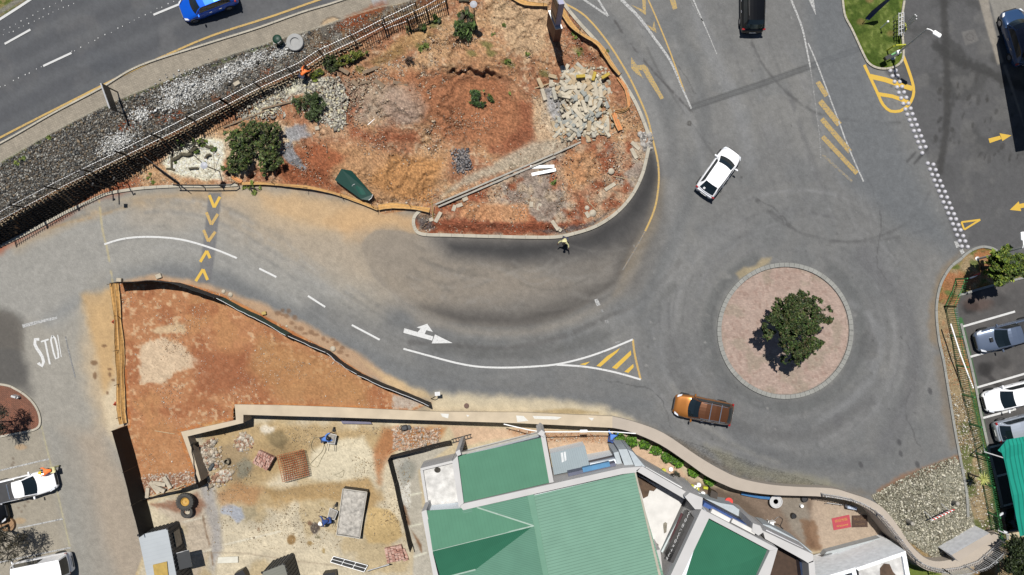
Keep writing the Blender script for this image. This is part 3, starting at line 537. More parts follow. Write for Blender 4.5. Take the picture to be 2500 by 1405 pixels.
# ---- cut the grid into objects ----
CX = (PX0[:-1, :-1]+PX0[1:, 1:])/2; CY = (PY0[:-1, :-1]+PY0[1:, 1:])/2
nx = PX.shape[1]; idx = np.arange(PX.size).reshape(PX.shape)
QF = np.stack([idx[:-1, :-1], idx[1:, :-1], idx[1:, 1:], idx[:-1, 1:]], -1)
F_ = S*(1-Z/HC); VX = (PX-1250)*F_; VY = (702.5-PY)*F_; VV = np.stack([VX, VY, Z], -1).reshape(-1, 3); CC = COLN.reshape(-1, 3)
owner = np.zeros(CX.shape, int)
def own(k, pts): owner[inside(CX, CY, pts)] = k
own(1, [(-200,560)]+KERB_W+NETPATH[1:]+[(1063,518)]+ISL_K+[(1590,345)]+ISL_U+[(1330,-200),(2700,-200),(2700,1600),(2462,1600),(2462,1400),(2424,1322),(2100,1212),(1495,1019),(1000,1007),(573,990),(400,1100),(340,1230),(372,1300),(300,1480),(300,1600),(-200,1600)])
own(8, TRI); own(9, COURT); own(0, GRI)
own(4, PARK); own(2, HWY); own(0, HW2); own(3, PAVE); own(5, LAWN); own(6, BRIGHT); own(7, LBRICK)
GROUND_T = [('ground', attr_mat('soil', .95, .1, ((2.5, .12), (6., .24), (17., .3)), 1., 9., .12)), ('road', attr_mat('asphalt', .82, .3, ((1.2, .06), (14., .15), (40., .2)), .25, 60., .01)),
 ('highway', attr_mat('highway_asphalt', .8, .3, ((1., .05), (22., .07), (90., .14)), .2, 60., .01)), ('pavement', attr_mat('path_paving', .85, .3, ((3., .06), (20., .08)), .2, 30., .02)),
 ('parking_lot', attr_mat('car_park_asphalt', .82, .3, ((1.5, .1), (18., .12), (90., .16)), .25, 60., .01)), ('lawn', attr_mat('turf', .95, .1, ((8., .2), (40., .4)), 1., 30., .06)),
 ('roundabout_paving', attr_mat('pink_paving', .85, .3, ((3., .08), (20., .08)), .2, 30., .02)), ('brick_paving', attr_mat('red_paving', .85, .3, ((3., .1), (20., .1)), .2, 30., .02)), ('levelled_earth', attr_mat('packed_earth', .95, .1, ((1.5, .08), (7., .12), (30., .14)), .5, 12., .05)), ('yard', attr_mat('yard_sand', .95, .1, ((1.5, .06), (7., .10), (30., .12)), .5, 12., .06))]
def add_bricks(m, w_, h_, rot, dark, mort):
    t = m.node_tree; b = t.nodes['Principled BSDF']; lk = b.inputs['Base Color'].links[0]; src = lk.from_socket
    tc = t.nodes.new('ShaderNodeTexCoord'); mp = t.nodes.new('ShaderNodeMapping'); mp.inputs['Rotation'].default_value[2] = R(rot); br = t.nodes.new('ShaderNodeTexBrick')
    br.inputs['Scale'].default_value = 1; br.inputs['Brick Width'].default_value = w_; br.inputs['Row Height'].default_value = h_; br.inputs['Mortar Size'].default_value = mort
    br.inputs['Color1'].default_value = (1, 1, 1, 1); br.inputs['Color2'].default_value = (.8, .8, .8, 1); br.inputs['Mortar'].default_value = (dark, dark, dark, 1)
    t.links.new(tc.outputs['Object'], mp.inputs[0]); t.links.new(mp.outputs[0], br.inputs['Vector']); mx = t.nodes.new('ShaderNodeVectorMath'); mx.operation = 'MULTIPLY'
    t.links.new(src, mx.inputs[0]); t.links.new(br.outputs['Color'], mx.inputs[1]); t.links.new(mx.outputs[0], b.inputs['Base Color'])
add_bricks(MATS['path_paving'], .24, .12, 24, .72, .02); add_bricks(MATS['pink_paving'], .26, .14, 10, .82, .016); add_bricks(MATS['red_paving'], .24, .12, 40, .6, .02)
for k, (nm, m) in enumerate(GROUND_T):
    q = QF[owner == k]; u, inv = np.unique(q, return_inverse=True); F = inv.reshape(q.shape)
    o = mesh_np(nm, VV[u], F, CC[u], m, None, True); o['kind'] = 'structure'
# wide terrain under and around, to the horizon
tm = mat('far_terrain', (150,140,110), .95, var=.3, scale=.02)
mb = MB(); a, b = W(-150, -120, 0), W(2650, 1530, 0); x0, x1, y0, y1 = a.x+1, b.x-1, b.y+1, a.y-1; z = -2.2; L = 900
for q in ([(-L,-L),(L,-L),(L,y0),(-L,y0)], [(-L,y1),(L,y1),(L,L),(-L,L)], [(-L,y0),(x0,y0),(x0,y1),(-L,y1)], [(x1,y0),(L,y0),(L,y1),(x1,y1)]): mb.face([(x, y, z) for x, y in q])
mb.build('terrain', tm)['kind'] = 'structure'
# ================= KERBS, MARKINGS, STONES =================
def resample(pts, step):
    P = [np.array(p, float) for p in pts]; out = [tuple(P[0])]; acc = 0
    for a, b in zip(P[:-1], P[1:]):
        L = np.hypot(*(b-a)); 
        if L == 0: continue
        d = step-acc
        while d <= L: out.append(tuple(a+(b-a)*d/L)); d += step
        acc = (L-(d-step))
    return out
def normals(pts):
    P = np.array(pts, float); T = np.gradient(P, axis=0); T /= np.hypot(T[:, 0], T[:, 1])[:, None]+1e-9; return P, np.stack([-T[:, 1], T[:, 0]], 1)
def kerb(path, wd, h, m, label, step=30, gap=.5, smooth_=True, jit=.0):
    pts = smoothpath(path, 6) if smooth_ else path; pts = resample(pts, 3); P, N = normals(pts); mb = MB(); n = max(int(step/3), 1)
    for i in range(0, len(P)-1, n):
        j = min(i+n, len(P)-1); rows = []
        for k in range(i, j+1, 2 if j-i > 4 else 1):
            p = P[k].copy()
            if k == i: p += (P[min(k+1, len(P)-1)]-P[k])*gap/3
            rows.append((p, N[k]))
        if rows[-1][0] is not P[j]: rows.append((P[j], N[j]))
        dz = random.uniform(-jit, jit)
        for (a, na), (b, nb) in zip(rows[:-1], rows[1:]):
            q = [a-na*wd/2, b-nb*wd/2, b+nb*wd/2, a+na*wd/2]; zb = gz(*((a+b)/2))
            bot = [W(x, y, zb) for x, y in q]; mb.prism([Vector((v.x, v.y, v.z-.12)) for v in bot], [Vector((v.x, v.y, v.z+h+dz)) for v in bot])
    o = mb.build('kerb', m); tag(o, label, kind='structure'); return o
mk_pale = mat('kerb_concrete', (206,198,180), .85, var=.14, scale=1.2, bump=.2); mk_grey = mat('grey_kerb', (168,168,162), .85, var=.14, scale=1.5, bump=.2)
kerb(KERB_W[:-1]+[(583,452)], 7, .12, mk_pale, 'pale concrete kerb curving below the dark block wall along the sandy lane')
kerb(ISL_K[1:], 8, .14, mk_pale, 'pale concrete kerb round the pointed tail of the dug up island')
kerb(ISL_U, 8, .12, mk_pale, 'pale concrete kerb beside the orange netting and the yellow edge line')
kerb(LAWN[1:-1], 5, .12, mk_pale, 'weathered kerb round the rounded end of the green lawn', 12)
kerb([GRI[i] for i in range(17, 7, -1)][:0]+[(2362,1262),(2358,1200),(2345,1130),(2330,1050),(2312,940),(2302,880),(2291,830),(2285,770),(2287,730),(2297,690),(2320,652),(2345,632),(2358,620),(2378,608),(2400,603),(2424,608),(2441,620)], 6, .12, mk_grey, 'grey kerb sweeping round the grass tip and down the verge by the green fence')
kerb([(2338,722),(2390,706),(2441,692),(2500,678),(2560,668)], 5, .12, mk_grey, 'grey kerb between the grass tip and the parking bays', 30, .5, False)
kerb([(2345,790),(2362,860),(2380,940),(2396,1022),(2412,1094),(2430,1165),(2446,1238),(2460,1320)], 6, .1, mk_grey, 'grey kerb at the foot of the green palisade fence in the car park')
kerb(circ(ROUND_C, ROUND_R-4, 48)+[circ(ROUND_C, ROUND_R-4, 48)[0]], 10, .15, mk_grey, 'ring of grey kerb blocks round the pink paved roundabout island', 12, .5)
kerb(LBRICK[:-1], 5, .12, mk_pale, 'pale kerb round the red brick island at the left edge', 30)
kerb([(x, y+3) for x, y in PAV_TOP0[:-1]], 4, .12, mk_pale, 'pale kerb between the highway and the paved footpath', 30)
# paint
def paint_mat(name, c, worn=.3, under=(128,128,127), sc_=9.):
    m = bpy.data.materials.new(name); m.use_nodes = True; t = m.node_tree; b = t.nodes['Principled BSDF']; tc = t.nodes.new('ShaderNodeTexCoord'); no = t.nodes.new('ShaderNodeTexNoise')
    no.inputs['Scale'].default_value = sc_; no.inputs['Detail'].default_value = 8; no.inputs['Roughness'].default_value = .75; t.links.new(tc.outputs['Object'], no.inputs['Vector'])
    rp = t.nodes.new('ShaderNodeMapRange'); rp.inputs[1].default_value = worn*.75+.12; rp.inputs[2].default_value = worn*.75+.26; t.links.new(no.outputs[0], rp.inputs[0])
    mx = t.nodes.new('ShaderNodeMix'); mx.data_type = 'RGBA'; mx.inputs[6].default_value = (*alb(under), 1); mx.inputs[7].default_value = (*alb(c), 1); t.links.new(rp.outputs[0], mx.inputs[0]); t.links.new(mx.outputs[2], b.inputs['Base Color'])
    b.inputs['Roughness'].default_value = .7; MATS[name] = m; return m
pw = paint_mat('white_road_paint', (242,242,240), .26); pww = paint_mat('worn_white_paint', (212,212,210), .38); pwf = paint_mat('faded_white_paint', (196,196,194), .5)
py_ = paint_mat('yellow_road_paint', (240,196,64), .22); pyw = paint_mat('worn_yellow_paint', (206,172,92), .36); pyl = paint_mat('yellow_edge_paint', (216,178,96), .3); pyo = paint_mat('old_edge_paint', (196,160,96), .5)
def mark(polys, name, m, label, dz=.012):
    mb = MB()
    for i, q in enumerate(polys): mb.face([U(x, y, dz+(i % 2)*.002+(i % 5)*.0007) for x, y in q])
    return tag(mb.build(name, m), label, kind='structure')
def ribbon(pts, w0, w1=None, step=12, curve=True):
    w1 = w0 if w1 is None else w1; pts = smoothpath(pts, 4) if curve and len(pts) > 2 else pts; r = resample(pts, step); 
    if np.hypot(r[-1][0]-pts[-1][0], r[-1][1]-pts[-1][1]) > 1: r.append(pts[-1])
    P, N = normals(r); n = len(P); ws = np.linspace(w0, w1, n)/2; out = []
    for i in range(n-1): out.append([tuple(P[i]-N[i]*ws[i]), tuple(P[i+1]-N[i+1]*ws[i+1]), tuple(P[i+1]+N[i+1]*ws[i+1]), tuple(P[i]+N[i]*ws[i])])
    return out
def line(pts, w_, m, label, name='road_line', w1=None, curve=True, dz=.012): return mark(ribbon(pts, w_, w1, 12, curve), name, m, label, dz)
phw = paint_mat('highway_white_paint', (232,232,230), .2, (104,107,110)); phy = paint_mat('highway_yellow_paint', (214,176,92), .3, (104,107,110))
line([(-200,450),(-100,392),(0,337),(150,260),(307,181),(400,138),(520,87),(660,42),(780,0),(900,-40)], 5, phy, 'yellow edge line along the highway beside the paved footpath', dz=.03)
line([(-120,123),(0,48),(77,-2),(160,-60)], 6, phw, 'solid white edge line across the top left corner of the highway', dz=.03)
for a, b, l in (((12,108),(75,73),'short white lane dash nearest the top left corner'),((106,162),(175,130),'white lane dash between the corner dash and the blue car'),((375,37),(448,7),'white lane dash touching the blue car'),((-110,270),(-40,236),'white lane dash outside the left edge')):
    if a[0] > 0: line([a, b], 5, phw, l, 'lane_dash', None, False, .03)
dots = []
for a, b, n in (((2,214),(470,-20),34),((-2,92),(180,8),16),((-4,80),(150,2),12)):
    for i in range(n): t = i/(n-1)+random.uniform(-.008, .008); x = a[0]+(b[0]-a[0])*t; y = a[1]+(b[1]-a[1])*t+random.uniform(-2, 2); s_ = random.uniform(.6, 1.1); dots.append([(x-s_, y-s_), (x+s_, y-s_), (x+s_, y+s_*1.7), (x-s_, y+s_*1.7)])
mark(dots, 'paint_drips', phw, 'rows of tiny white spots across the highway lanes', .03)
line([(255,597),(290,586),(328,580),(376,579),(427,583),(471,592),(530,611),(579,631)], 4.5, pw, 'curved white centre line crossing the speed hump')
for a, b, l in (((633,656),(675,677),'first'),((752,723),(794,750),'second'),((859,794),(927,830),'long third')): line([a, b], 4.5, pw, l+' white dash of the lane between the two building sites', 'lane_dash', None, False)
line([(985,852),(1051,870),(1116,887),(1171,896),(1239,898),(1307,895),(1359,890),(1420,876),(1480,856),(1545,829)], 4.5, pw, 'white line curving up to the tip of the hatched yellow wedge')
line([(1359,891),(1430,896),(1500,909),(1564,927)], 4.5, pw, 'white lower border of the hatched yellow wedge'); line([(1545,829),(1550,868),(1564,927)], 5, pyl, 'yellow end line of the hatched wedge before the roundabout')
mark([[(1415,890),(1441,883),(1429,892)], [(1456,894),(1482,870),(1514,850),(1506,861),(1466,896)], [(1494,898),(1540,856),(1541,867),(1505,902)], [(1524,908),(1546,889),(1547,897),(1534,911)]], 'hatch_marking', py_, 'yellow diagonal bars inside the white wedge before the roundabout')
mark([[(987,802),(985,813),(1055,832),(1058,822)], [(1054,839),(1062,817),(1105,838)], [(1020,811),(1031,798),(1042,804),(1036,818)], [(1017,800),(1043,791),(1057,811)]], 'direction_arrow', pw, 'white straight on and left arrow on the dark lane')
mark([[(1451,732),(1459,730),(1466,745),(1457,748)]], 'road_marking', pww, 'short white block by the rim of the dark resurfaced patch'); mark([[(1466,757),(1470,755),(1474,762),(1469,764)], [(1476,783),(1486,780),(1489,789),(1479,791)], [(1502,835),(1513,832),(1515,840),(1504,843)]], 'road_marking', pwf, 'faded white blocks leading down to the hatched wedge')
mark([[(1541,140),(1555,160),(1559,171),(1553,181),(1541,167)], [(1553,181),(1559,171),(1571,192)], [(1555,160),(1572,158),(1580,164),(1570,173),(1559,171)], [(1580,164),(1588,180),(1578,189),(1570,173)], [(1588,180),(1621,240),(1613,244),(1578,189)]], 'direction_arrow', pyw, 'worn yellow left turn arrow beside the island kerb')
line([(1517,0),(1561,44),(1599,96),(1637,150),(1667,219),(1688,266)], 8, pww, 'broad white lane line running down from the yellow chevrons', 'road_line', 4); line([(1500,-60),(1517,0)], 8, pww, 'white line above the chevrons at the top edge')
line([(1578,-10),(1602,44),(1633,120),(1654,178),(1671,224)], 3.5, pyl, 'thin yellow line right of the chevrons'); line([(1376,8),(1427,38),(1478,96),(1520,160),(1548,212),(1579,284),(1592,335),(1606,396),(1608,450),(1598,511),(1575,565)], 4.5, pyl, 'yellow edge line round the outside of the dug up island')
line([(1575,565),(1550,610),(1520,660)], 3, pyo, 'rubbed out end of the yellow edge line on the resurfaced patch')
mark([[(1541,12),(1577,28),(1577,38)], [(1567,-12),(1576,-12),(1577,38),(1569,22)]], 'chevron_marking', pyw, 'yellow chevron at the top edge beside the broad white line'); mark([[(1578,60),(1592,68),(1603,81),(1590,73)], [(1597,52),(1603,81),(1593,68)]], 'chevron_marking', pyw, 'small yellow chevron below the one at the top edge')
mark([[(1625,-30),(1641,-30),(1654,21),(1643,25)]], 'road_marking', pyw, 'stub of a yellow arrow shaft at the top edge'); line([(1688,-10),(1712,44),(1732,90),(1750,133)], 4, pww, 'faded white line tapering out left of the black car', 'road_line', 1.5, False)
line([(1680,-10),(1700,30),(1716,52)], 2, pwf, 'thin faded second white line at the top edge', curve=False)
mark(ribbon([(1405,-14),(1485,40)], 5, None, 12, False)+ribbon([(1485,40),(1452,-14)], 5, None, 12, False), 'yield_triangle', pww, 'white outlined triangle tip at the top edge beside the island')
line([(1927,-10),(1944,31),(1958,68),(1968,113),(1978,165)], 5, pww, 'worn white line right of the black car', 'road_line', 4); line([(1973,106),(1992,150),(2004,181),(2045,290),(2072,362),(2108,444)], 3.5, pww, 'worn white border on the right of the yellow hatch bars')
line([(1978,165),(1990,250),(2000,330),(2004,390)], 3, pwf, 'faded white border on the left of the yellow hatch bars'); mark([[(1968,-12),(1985,-12),(1992,38)]], 'direction_arrow', pww, 'worn white arrow tip at the top edge')
for i, (a, b, w_) in enumerate((((1996,200),(2018,235),12),((2002,247),(2049,305),14),((2006,291),(2075,371),12),((2008,334),(2092,424),11),((2008,378),(2080,444),6))):
    line([a, b], w_, pyw if i < 4 else paint_mat('nearly_gone_yellow', (186,162,104), .48), ['topmost short', 'second', 'third', 'fourth long', 'lowest nearly worn away'][i]+' yellow hatch bar in the middle of the junction', 'hatch_bar', None, False)
mark(ribbon([(2110,159),(2141,225),(2154,254),(2170,270),(2184,273),(2199,271),(2219,256),(2230,232),(2229,208),(2218,172),(2205,137)], 7)+ribbon([(2124,187),(2160,195),(2227,217)], 12, None, 12, False)+ribbon([(2143,230),(2180,236),(2217,250)], 9, None, 12, False), 'traffic_island_marking', py_, 'bright yellow outline with two bars below the rounded lawn end')
mark([[(2413,339),(2441,332),(2445,340),(2416,350)], [(2440,326),(2469,331),(2447,345)]], 'direction_arrow', py_, 'yellow arrow pointing right in the stained car park lane'); mark([[(2465,513),(2487,492),(2493,516)], [(2487,499),(2520,492),(2520,504),(2491,509)]], 'direction_arrow', py_, 'yellow arrow pointing left at the right edge')
mark(ribbon([(2347,543),(2393,537)], 4.5, None, 12, False)+ribbon([(2393,537),(2354,561)], 4.5, None, 12, False)+ribbon([(2354,561),(2347,543)], 4.5, None, 12, False), 'yield_triangle', py_, 'yellow outlined triangle beside the last domed studs')
mark([[(2328,590),(2336,588),(2344,603),(2335,606)], [(2342,611),(2350,608),(2355,617),(2347,622)]], 'road_marking', pww, 'two white blocks at the foot of the row of domed studs')
for i, (a, b) in enumerate((((2346,799),(2478,761)),((2364,873),(2500,835)),((2380,948),(2560,896)),((2396,1022),(2480,999)),((2412,1094),(2560,1056)),((2428,1165),(2560,1130)),((2442,1238),(2560,1205)))): line([a, b], 5, pw, ['topmost', 'second', 'third', 'fourth', 'fifth', 'sixth', 'lowest'][i]+' white bay line of the car park right of the green fence', 'bay_line', None, False)
for i, (a, b) in enumerate((((0,1149),(120,1121)),((-20,1222),(60,1205)),((44,1290),(154,1267)),((0,1373),(173,1337)),((8,1212),(17,1267)))): line([a, b], 3.5, pww, ['white bay line above the silver pickup', 'white bay line below the load bed of the pickup', 'white bay line beside the round planter', 'white bay line behind the white van', 'short white cross line by the dark car at the left edge'][i], 'bay_line', None, False)
line([(55,797),(92,787),(140,776)], 9, pww, 'white stop bar above the painted STOP word', 'stop_bar', 6, False); line([(160,822),(166,850),(184,922)], 3, pwf, 'faint broken white lane line right of the painted STOP word', curve=False)
mark(ribbon([(96,829),(90,826),(85,832),(87,846),(98,862),(106,878),(106,890),(100,895),(94,886)], 7.5)+ribbon([(100,835),(119,829)], 4, None, 12, False)+ribbon([(110,832),(122,890)], 4.5, None, 12, False)+ribbon([(128,820),(124,826),(130,856),(137,878),(143,874),(140,848),(133,822),(128,820)], 4.4)+ribbon([(150,872),(141,818)], 2, None, 12, False), 'stop_lettering', pw, 'worn white word STOP painted on the lane')
for i, (ap, a, b) in enumerate((((523,507),(511,477),(537,481)),((516,549),(504,519),(532,523)),((509,590),(497,562),(526,566)),((505,613),(489,640),(513,631)),((496,658),(478,687),(507,684)))):
    mark(ribbon([a, ap], 7, None, 40, False)+ribbon([ap, b], 7, None, 40, False), 'chevron_marking', py_ if i not in (1, 2) else pyl, ['top', 'second', 'third', 'fourth', 'bottom'][i]+' yellow chevron on the speed hump', .012)
# ---- loose stones ----
OCT_V = np.array([(1,0,0),(-1,0,0),(0,1,0),(0,-1,0),(0,0,1),(0,0,-1)], float); OCT_F = np.array([(0,2,4),(2,1,4),(1,3,4),(3,0,4),(2,0,5),(1,2,5),(3,1,5),(0,3,5)])
CUB_V = np.array([(-1,-1,-1),(1,-1,-1),(1,1,-1),(-1,1,-1),(-1,-1,1),(1,-1,1),(1,1,1),(-1,1,1)], float); CUB_F = np.array([(0,1,5,4),(1,2,6,5),(2,3,7,6),(3,0,4,7),(4,5,6,7)])
stone_m = attr_mat('loose_stone', .9, .2, ((12., .2), (50., .15)), .5, 30., .03)
def stones(name, n, pts, size, cols, label, cat, dens=None, cube=False, flat=.6, seed=1, lift=.25, kind='stuff'):
    r = np.random.RandomState(seed); P = np.array(pts, float); X = []; Y = []
    while len(X) < n:
        x = r.uniform(P[:, 0].min(), P[:, 0].max(), n*3); y = r.uniform(P[:, 1].min(), P[:, 1].max(), n*3); k = inside(x, y, pts)
        if dens is not None: k &= r.rand(len(x)) < dens(x, y)
        X += list(x[k]); Y += list(y[k])
    X = np.array(X[:n]); Y = np.array(Y[:n]); z = g(X, Y); f = S*(1-z/HC); s_ = size*np.exp(r.randn(n)*.35)*.032
    TV, TF = (CUB_V, CUB_F) if cube else (OCT_V, OCT_F); nv = len(TV)
    sh = TV[None]*(1+r.uniform(-.3, .3, (n, nv, 3)))*np.stack([s_*r.uniform(.7, 1.4, n), s_*r.uniform(.6, 1, n), s_*flat*r.uniform(.6, 1.2, n)], 1)[:, None, :]
    a = r.uniform(0, 6.28, n); ca, sa = np.cos(a)[:, None], np.sin(a)[:, None]; b_ = r.uniform(-.5, .5, n); cb, sb = np.cos(b_)[:, None], np.sin(b_)[:, None]
    x_, y_, z_ = sh[..., 0], sh[..., 1], sh[..., 2]; x_, z_ = x_*cb-z_*sb, x_*sb+z_*cb
    V = np.stack([x_*ca-y_*sa+((X-1250)*f)[:, None], x_*sa+y_*ca+((702.5-Y)*f)[:, None], z_+(z+s_*lift)[:, None]], -1).reshape(-1, 3)
    F = (TF[None]+(np.arange(n)*nv)[:, None, None]).reshape(-1, TF.shape[1]); C_ = alb(np.array(cols, float))[r.randint(0, len(cols), n)]*r.uniform(.75, 1.25, (n, 1))
    o = mesh_np(name, V, F, np.repeat(C_, nv, 0), stone_m); return tag(o, label, cat, kind=kind)
DK = [(86,88,88),(112,112,110),(136,134,128),(164,162,154),(72,70,68),(198,194,184),(122,110,96),(150,134,112)]
stones('gravel', 16000, [(x, y+4) for x, y in PAV_BOT if x < 780]+[(x, y-4) for x, y in zip(CRX, CRY) if x < 790][::-1], 2.1, DK, 'bank of dark crushed stone between the footpath and the palisade fence', 'gravel', lambda x, y: np.where(x < 420, 1, .55), seed=3)
stones('gravel', 2600, [(600,135),(784,68),(842,50),(990,8),(1100,-40),(1090,-20),(876,90),(739,160),(620,215)], 1.5, [(150,146,138),(190,180,160),(110,100,90),(220,214,200),(120,84,60)], 'small mixed stones and earth on the narrow end of the bank', 'gravel', lambda x, y: .4, seed=4)
def near(cs): return lambda x, y: np.max([np.exp(-(((x-a)*.9+(y-b)*-.42)/rx)**2-(((x-a)*.42+(y-b)*.9)/ry)**2) for a, b, rx, ry in cs], axis=0)
WH = [(255,255,252),(240,240,236),(225,222,214)]
stones('rubble', 5200, [(220,390),(260,320),(380,190),(700,60),(740,120),(600,200),(480,270),(330,380)], 1.7, WH+[(190,188,182)], 'spills of bright white broken rock on the dark stone bank', 'rubble', near([(450,222,46,24),(420,248,26,14),(342,283,18,13),(285,348,38,16),(515,205,30,14),(570,172,30,12),(620,150,30,12),(690,125,30,10)]), seed=5, lift=.9)
stones('rubble', 2600, [(560,300),(600,240),(660,215),(740,190),(830,185),(850,240),(840,330),(800,310),(740,300),(660,290)], 2.7, [(214,208,192),(190,184,170),(228,224,208),(160,154,144),(236,226,190)], 'drift of pale broken stone round the cut bush', 'rubble', near([(740,215,90,26),(810,250,50,40),(830,290,40,30),(650,260,50,22)]), seed=6)
stones('rubble', 1500, [(850,165),(1000,130),(1100,150),(1080,240),(1050,330),(960,310),(880,330),(820,300),(810,220)], 2.0, [(214,190,160),(190,160,134),(226,212,190),(160,130,110)], 'pale rubble scattered round the two earth heaps', 'rubble', near([(880,230,50,40),(1000,170,60,24),(1050,210,30,20),(1060,310,26,14),(930,180,40,16)]), seed=7)
stones('rubble', 420, [(1095,365),(1160,365),(1165,425),(1100,430)], 2.3, [(120,118,120),(150,146,146),(96,94,96),(176,170,168)], 'small heap of blue grey stone on the orange soil', 'rubble', near([(1129,392,19,26)]), seed=8, lift=.8)
stones('gravel', 8000, COB, 2.1, [(200,194,172),(184,178,156),(220,214,192),(150,146,126),(236,230,210),(136,130,110),(170,168,146)], 'bed of pale cobble stones inside the curved boundary wall', 'gravel', seed=9)
stones('gravel', 1500, [(2316,960),(2362,945),(2384,1040),(2412,1180),(2440,1300),(2404,1312),(2362,1200),(2345,1110)], 1.8, [(220,210,190),(190,176,150),(150,130,104),(236,230,214)], 'pale stones and bark on the verge beside the green fence', 'gravel', lambda x, y: .5, seed=10)
stones('gravel', 900, [(2296,850),(2320,800),(2345,860),(2365,950),(2318,960)], 1.3, [(230,216,190),(206,150,110),(170,140,110)], 'fine chips on the narrow verge left of the green fence', 'gravel', seed=12)
CH = [(236,214,184),(214,180,146),(200,150,110),(245,232,214),(150,96,70),(170,150,130)]
stones('soil_chips', 15000, DIRT, 1.15, CH, 'small pale chips strewn over the dug up orange soil', 'chips', lambda x, y: .15+.85*(fbm(x, y, 50, 61) > .52), seed=13)
stones('soil_chips', 4200, TRI, .95, CH[:4], 'small pale chips strewn over the levelled orange triangle', 'chips', lambda x, y: .08+.9*(fbm(x, y, 60, 63) > .55), seed=14)
stones('soil_chips', 1500, TAIL, 1.4, CH+[(190,184,170)], 'stone chips on the tail of the dug up island', 'chips', lambda x, y: .3+.7*(fbm(x, y, 40, 65) > .5), seed=15)
stones('soil_chips', 4200, [(490,1040),(1000,1045),(1000,1340),(520,1340)], 1.0, [(236,224,196),(190,170,140),(214,190,150),(150,124,96)], 'lumps of sand and mortar strewn over the builders yard', 'chips', lambda x, y: .1+.9*(fbm(x, y, 60, 67) > .52), seed=16)
stones('rubble', 900, [(488,1090),(520,1070),(600,1050),(630,1090),(600,1130),(560,1160),(580,1190),(530,1200),(495,1170)], 2.2, [(214,200,180),(200,184,160),(226,216,200),(180,140,116)], 'broken bricks and mortar lumps along the left of the builders yard', 'rubble', near([(505,1110,22,30),(600,1075,22,14),(545,1165,26,12)]), True, seed=17)
stones('rubble', 600, [(960,1040),(1075,1045),(1075,1090),(1000,1105),(960,1095)], 1.8, [(226,206,186),(214,190,168),(204,164,136),(190,176,160)], 'broken paving bricks in front of the dark screen by the building', 'rubble', None, True, seed=18)
stones('soil_chips', 500, [(1240,1050),(1330,1052),(1500,1064),(1480,1082),(1330,1078)], 1.2, [(240,226,206),(190,130,96)], 'crumbs of mortar on the paving under the wall beam', 'chips', seed=19)
stones('rubble', 500, [(345,1160),(480,1150),(488,1178),(345,1222)], 1.2, [(226,206,186),(204,170,140),(214,200,184)], 'mortar crumbs in the lower corner of the orange triangle', 'rubble', lambda x, y: .5, True, seed=20)
stones('rubble', 260, [(1560,325),(1590,325),(1592,365),(1570,370)], 2.2, [(220,214,206),(190,184,176),(150,146,142)], 'broken concrete where the island kerb is missing', 'rubble', None, True, seed=21)
# ================= WALLS, FENCES, SCREENS =================
plaster = mat('beige_plaster', (204,191,176), .85, var=.06, scale=.8); plaster_g = mat('grey_plaster', (170,172,172), .85, var=.07, scale=1.); cream_pl = mat('patched_plaster', (226,208,180), .85, var=.12, scale=.9); patchw = mat('white_plaster_patch', (250,248,240), .85, var=.06)
dark_steel = mat('black_steel', (0.012,0.012,0.013), .5, .3, raw=True); galv = mat('galvanised_steel', (0.42,0.42,0.42), .5, .3, raw=True, var=.1); green_steel = mat('green_steel', (0.03,0.2,0.06), .45, raw=True, var=.1)
def ztop(x): return float(np.interp(x, [400,1100,1600,1850,2300,2500], [.2,.3,.4,.8,.9,.9]))
def wallseg(N_, S_, zt, zn, zs):
    """solid wall between two outlines given at its top; zn, zs: heights of the ground on each side"""
    mb = MB(); n = len(N_)
    def tp(p): return W(p[0], p[1], zt(p[0]))
    for i in range(n-1):
        a, b, c, d = tp(N_[i]), tp(N_[i+1]), tp(S_[i+1]), tp(S_[i])
        mb.face([a, d, c, b]); dn = lambda v, z: Vector((v.x, v.y, z))
        mb.face([a, b, dn(b, zn), dn(a, zn)]); mb.face([c, d, dn(d, zs), dn(c, zs)])
    for p, q in ((N_[0], S_[0]), (S_[-1], N_[-1])): a, b = tp(p), tp(q); mb.face([a, b, Vector((b.x, b.y, zs)), Vector((a.x, a.y, zs))])
    return mb
wall = empty('boundary_wall', W(1500, 1040, 0), 'long curving plastered boundary wall between the road and the lower yard and building', 'wall')
NW = [(573,988),(688,990),(836,995),(1020,1004),(1075,1006),(1260,1007),(1495,1017)]; SW = [(594,1013),(688,1016),(836,1020),(1020,1026),(1078,1028),(1272,1034),(1495,1045)]
wallseg(NW, SW, ztop, -.2, CZ-.1).build('yard_wall', cream_pl, wall, label='straight wall section with flaking cream top and white patches')
NC = smoothpath([(1495,1017),(1551,1031),(1620,1058),(1705,1115),(1760,1147),(1807,1168),(1876,1183),(1944,1189),(2031,1193),(2076,1205),(2123,1221),(2158,1243),(2192,1284),(2219,1325),(2253,1359),(2285,1371),(2323,1367)], 4)
SC_ = smoothpath([(1495,1045),(1540,1055),(1610,1085),(1671,1125),(1722,1161),(1766,1183),(1807,1198),(1876,1208),(1944,1211),(2007,1213),(2065,1222),(2100,1234),(2137,1258),(2171,1296),(2202,1336),(2229,1370),(2262,1392),(2301,1399),(2340,1393)], 4)
m_ = min(len(NC), len(SC_)); NC2 = [tuple(v) for v in np.array(NC)[np.linspace(0, len(NC)-1, 70).round().astype(int)]]; SC2 = [tuple(v) for v in np.array(SC_)[np.linspace(0, len(SC_)-1, 70).round().astype(int)]]
wallseg(NC2, SC2, ztop, -.15, CZ-.1).build('curved_wall', plaster, wall, label='smooth beige curved wall section')
wallseg([(2323,1367),(2380,1345),(2420,1308),(2432,1300)], [(2340,1393),(2392,1378),(2440,1336),(2458,1318)], ztop, -.15, CZ-.1).build('wall_end', plaster, wall)
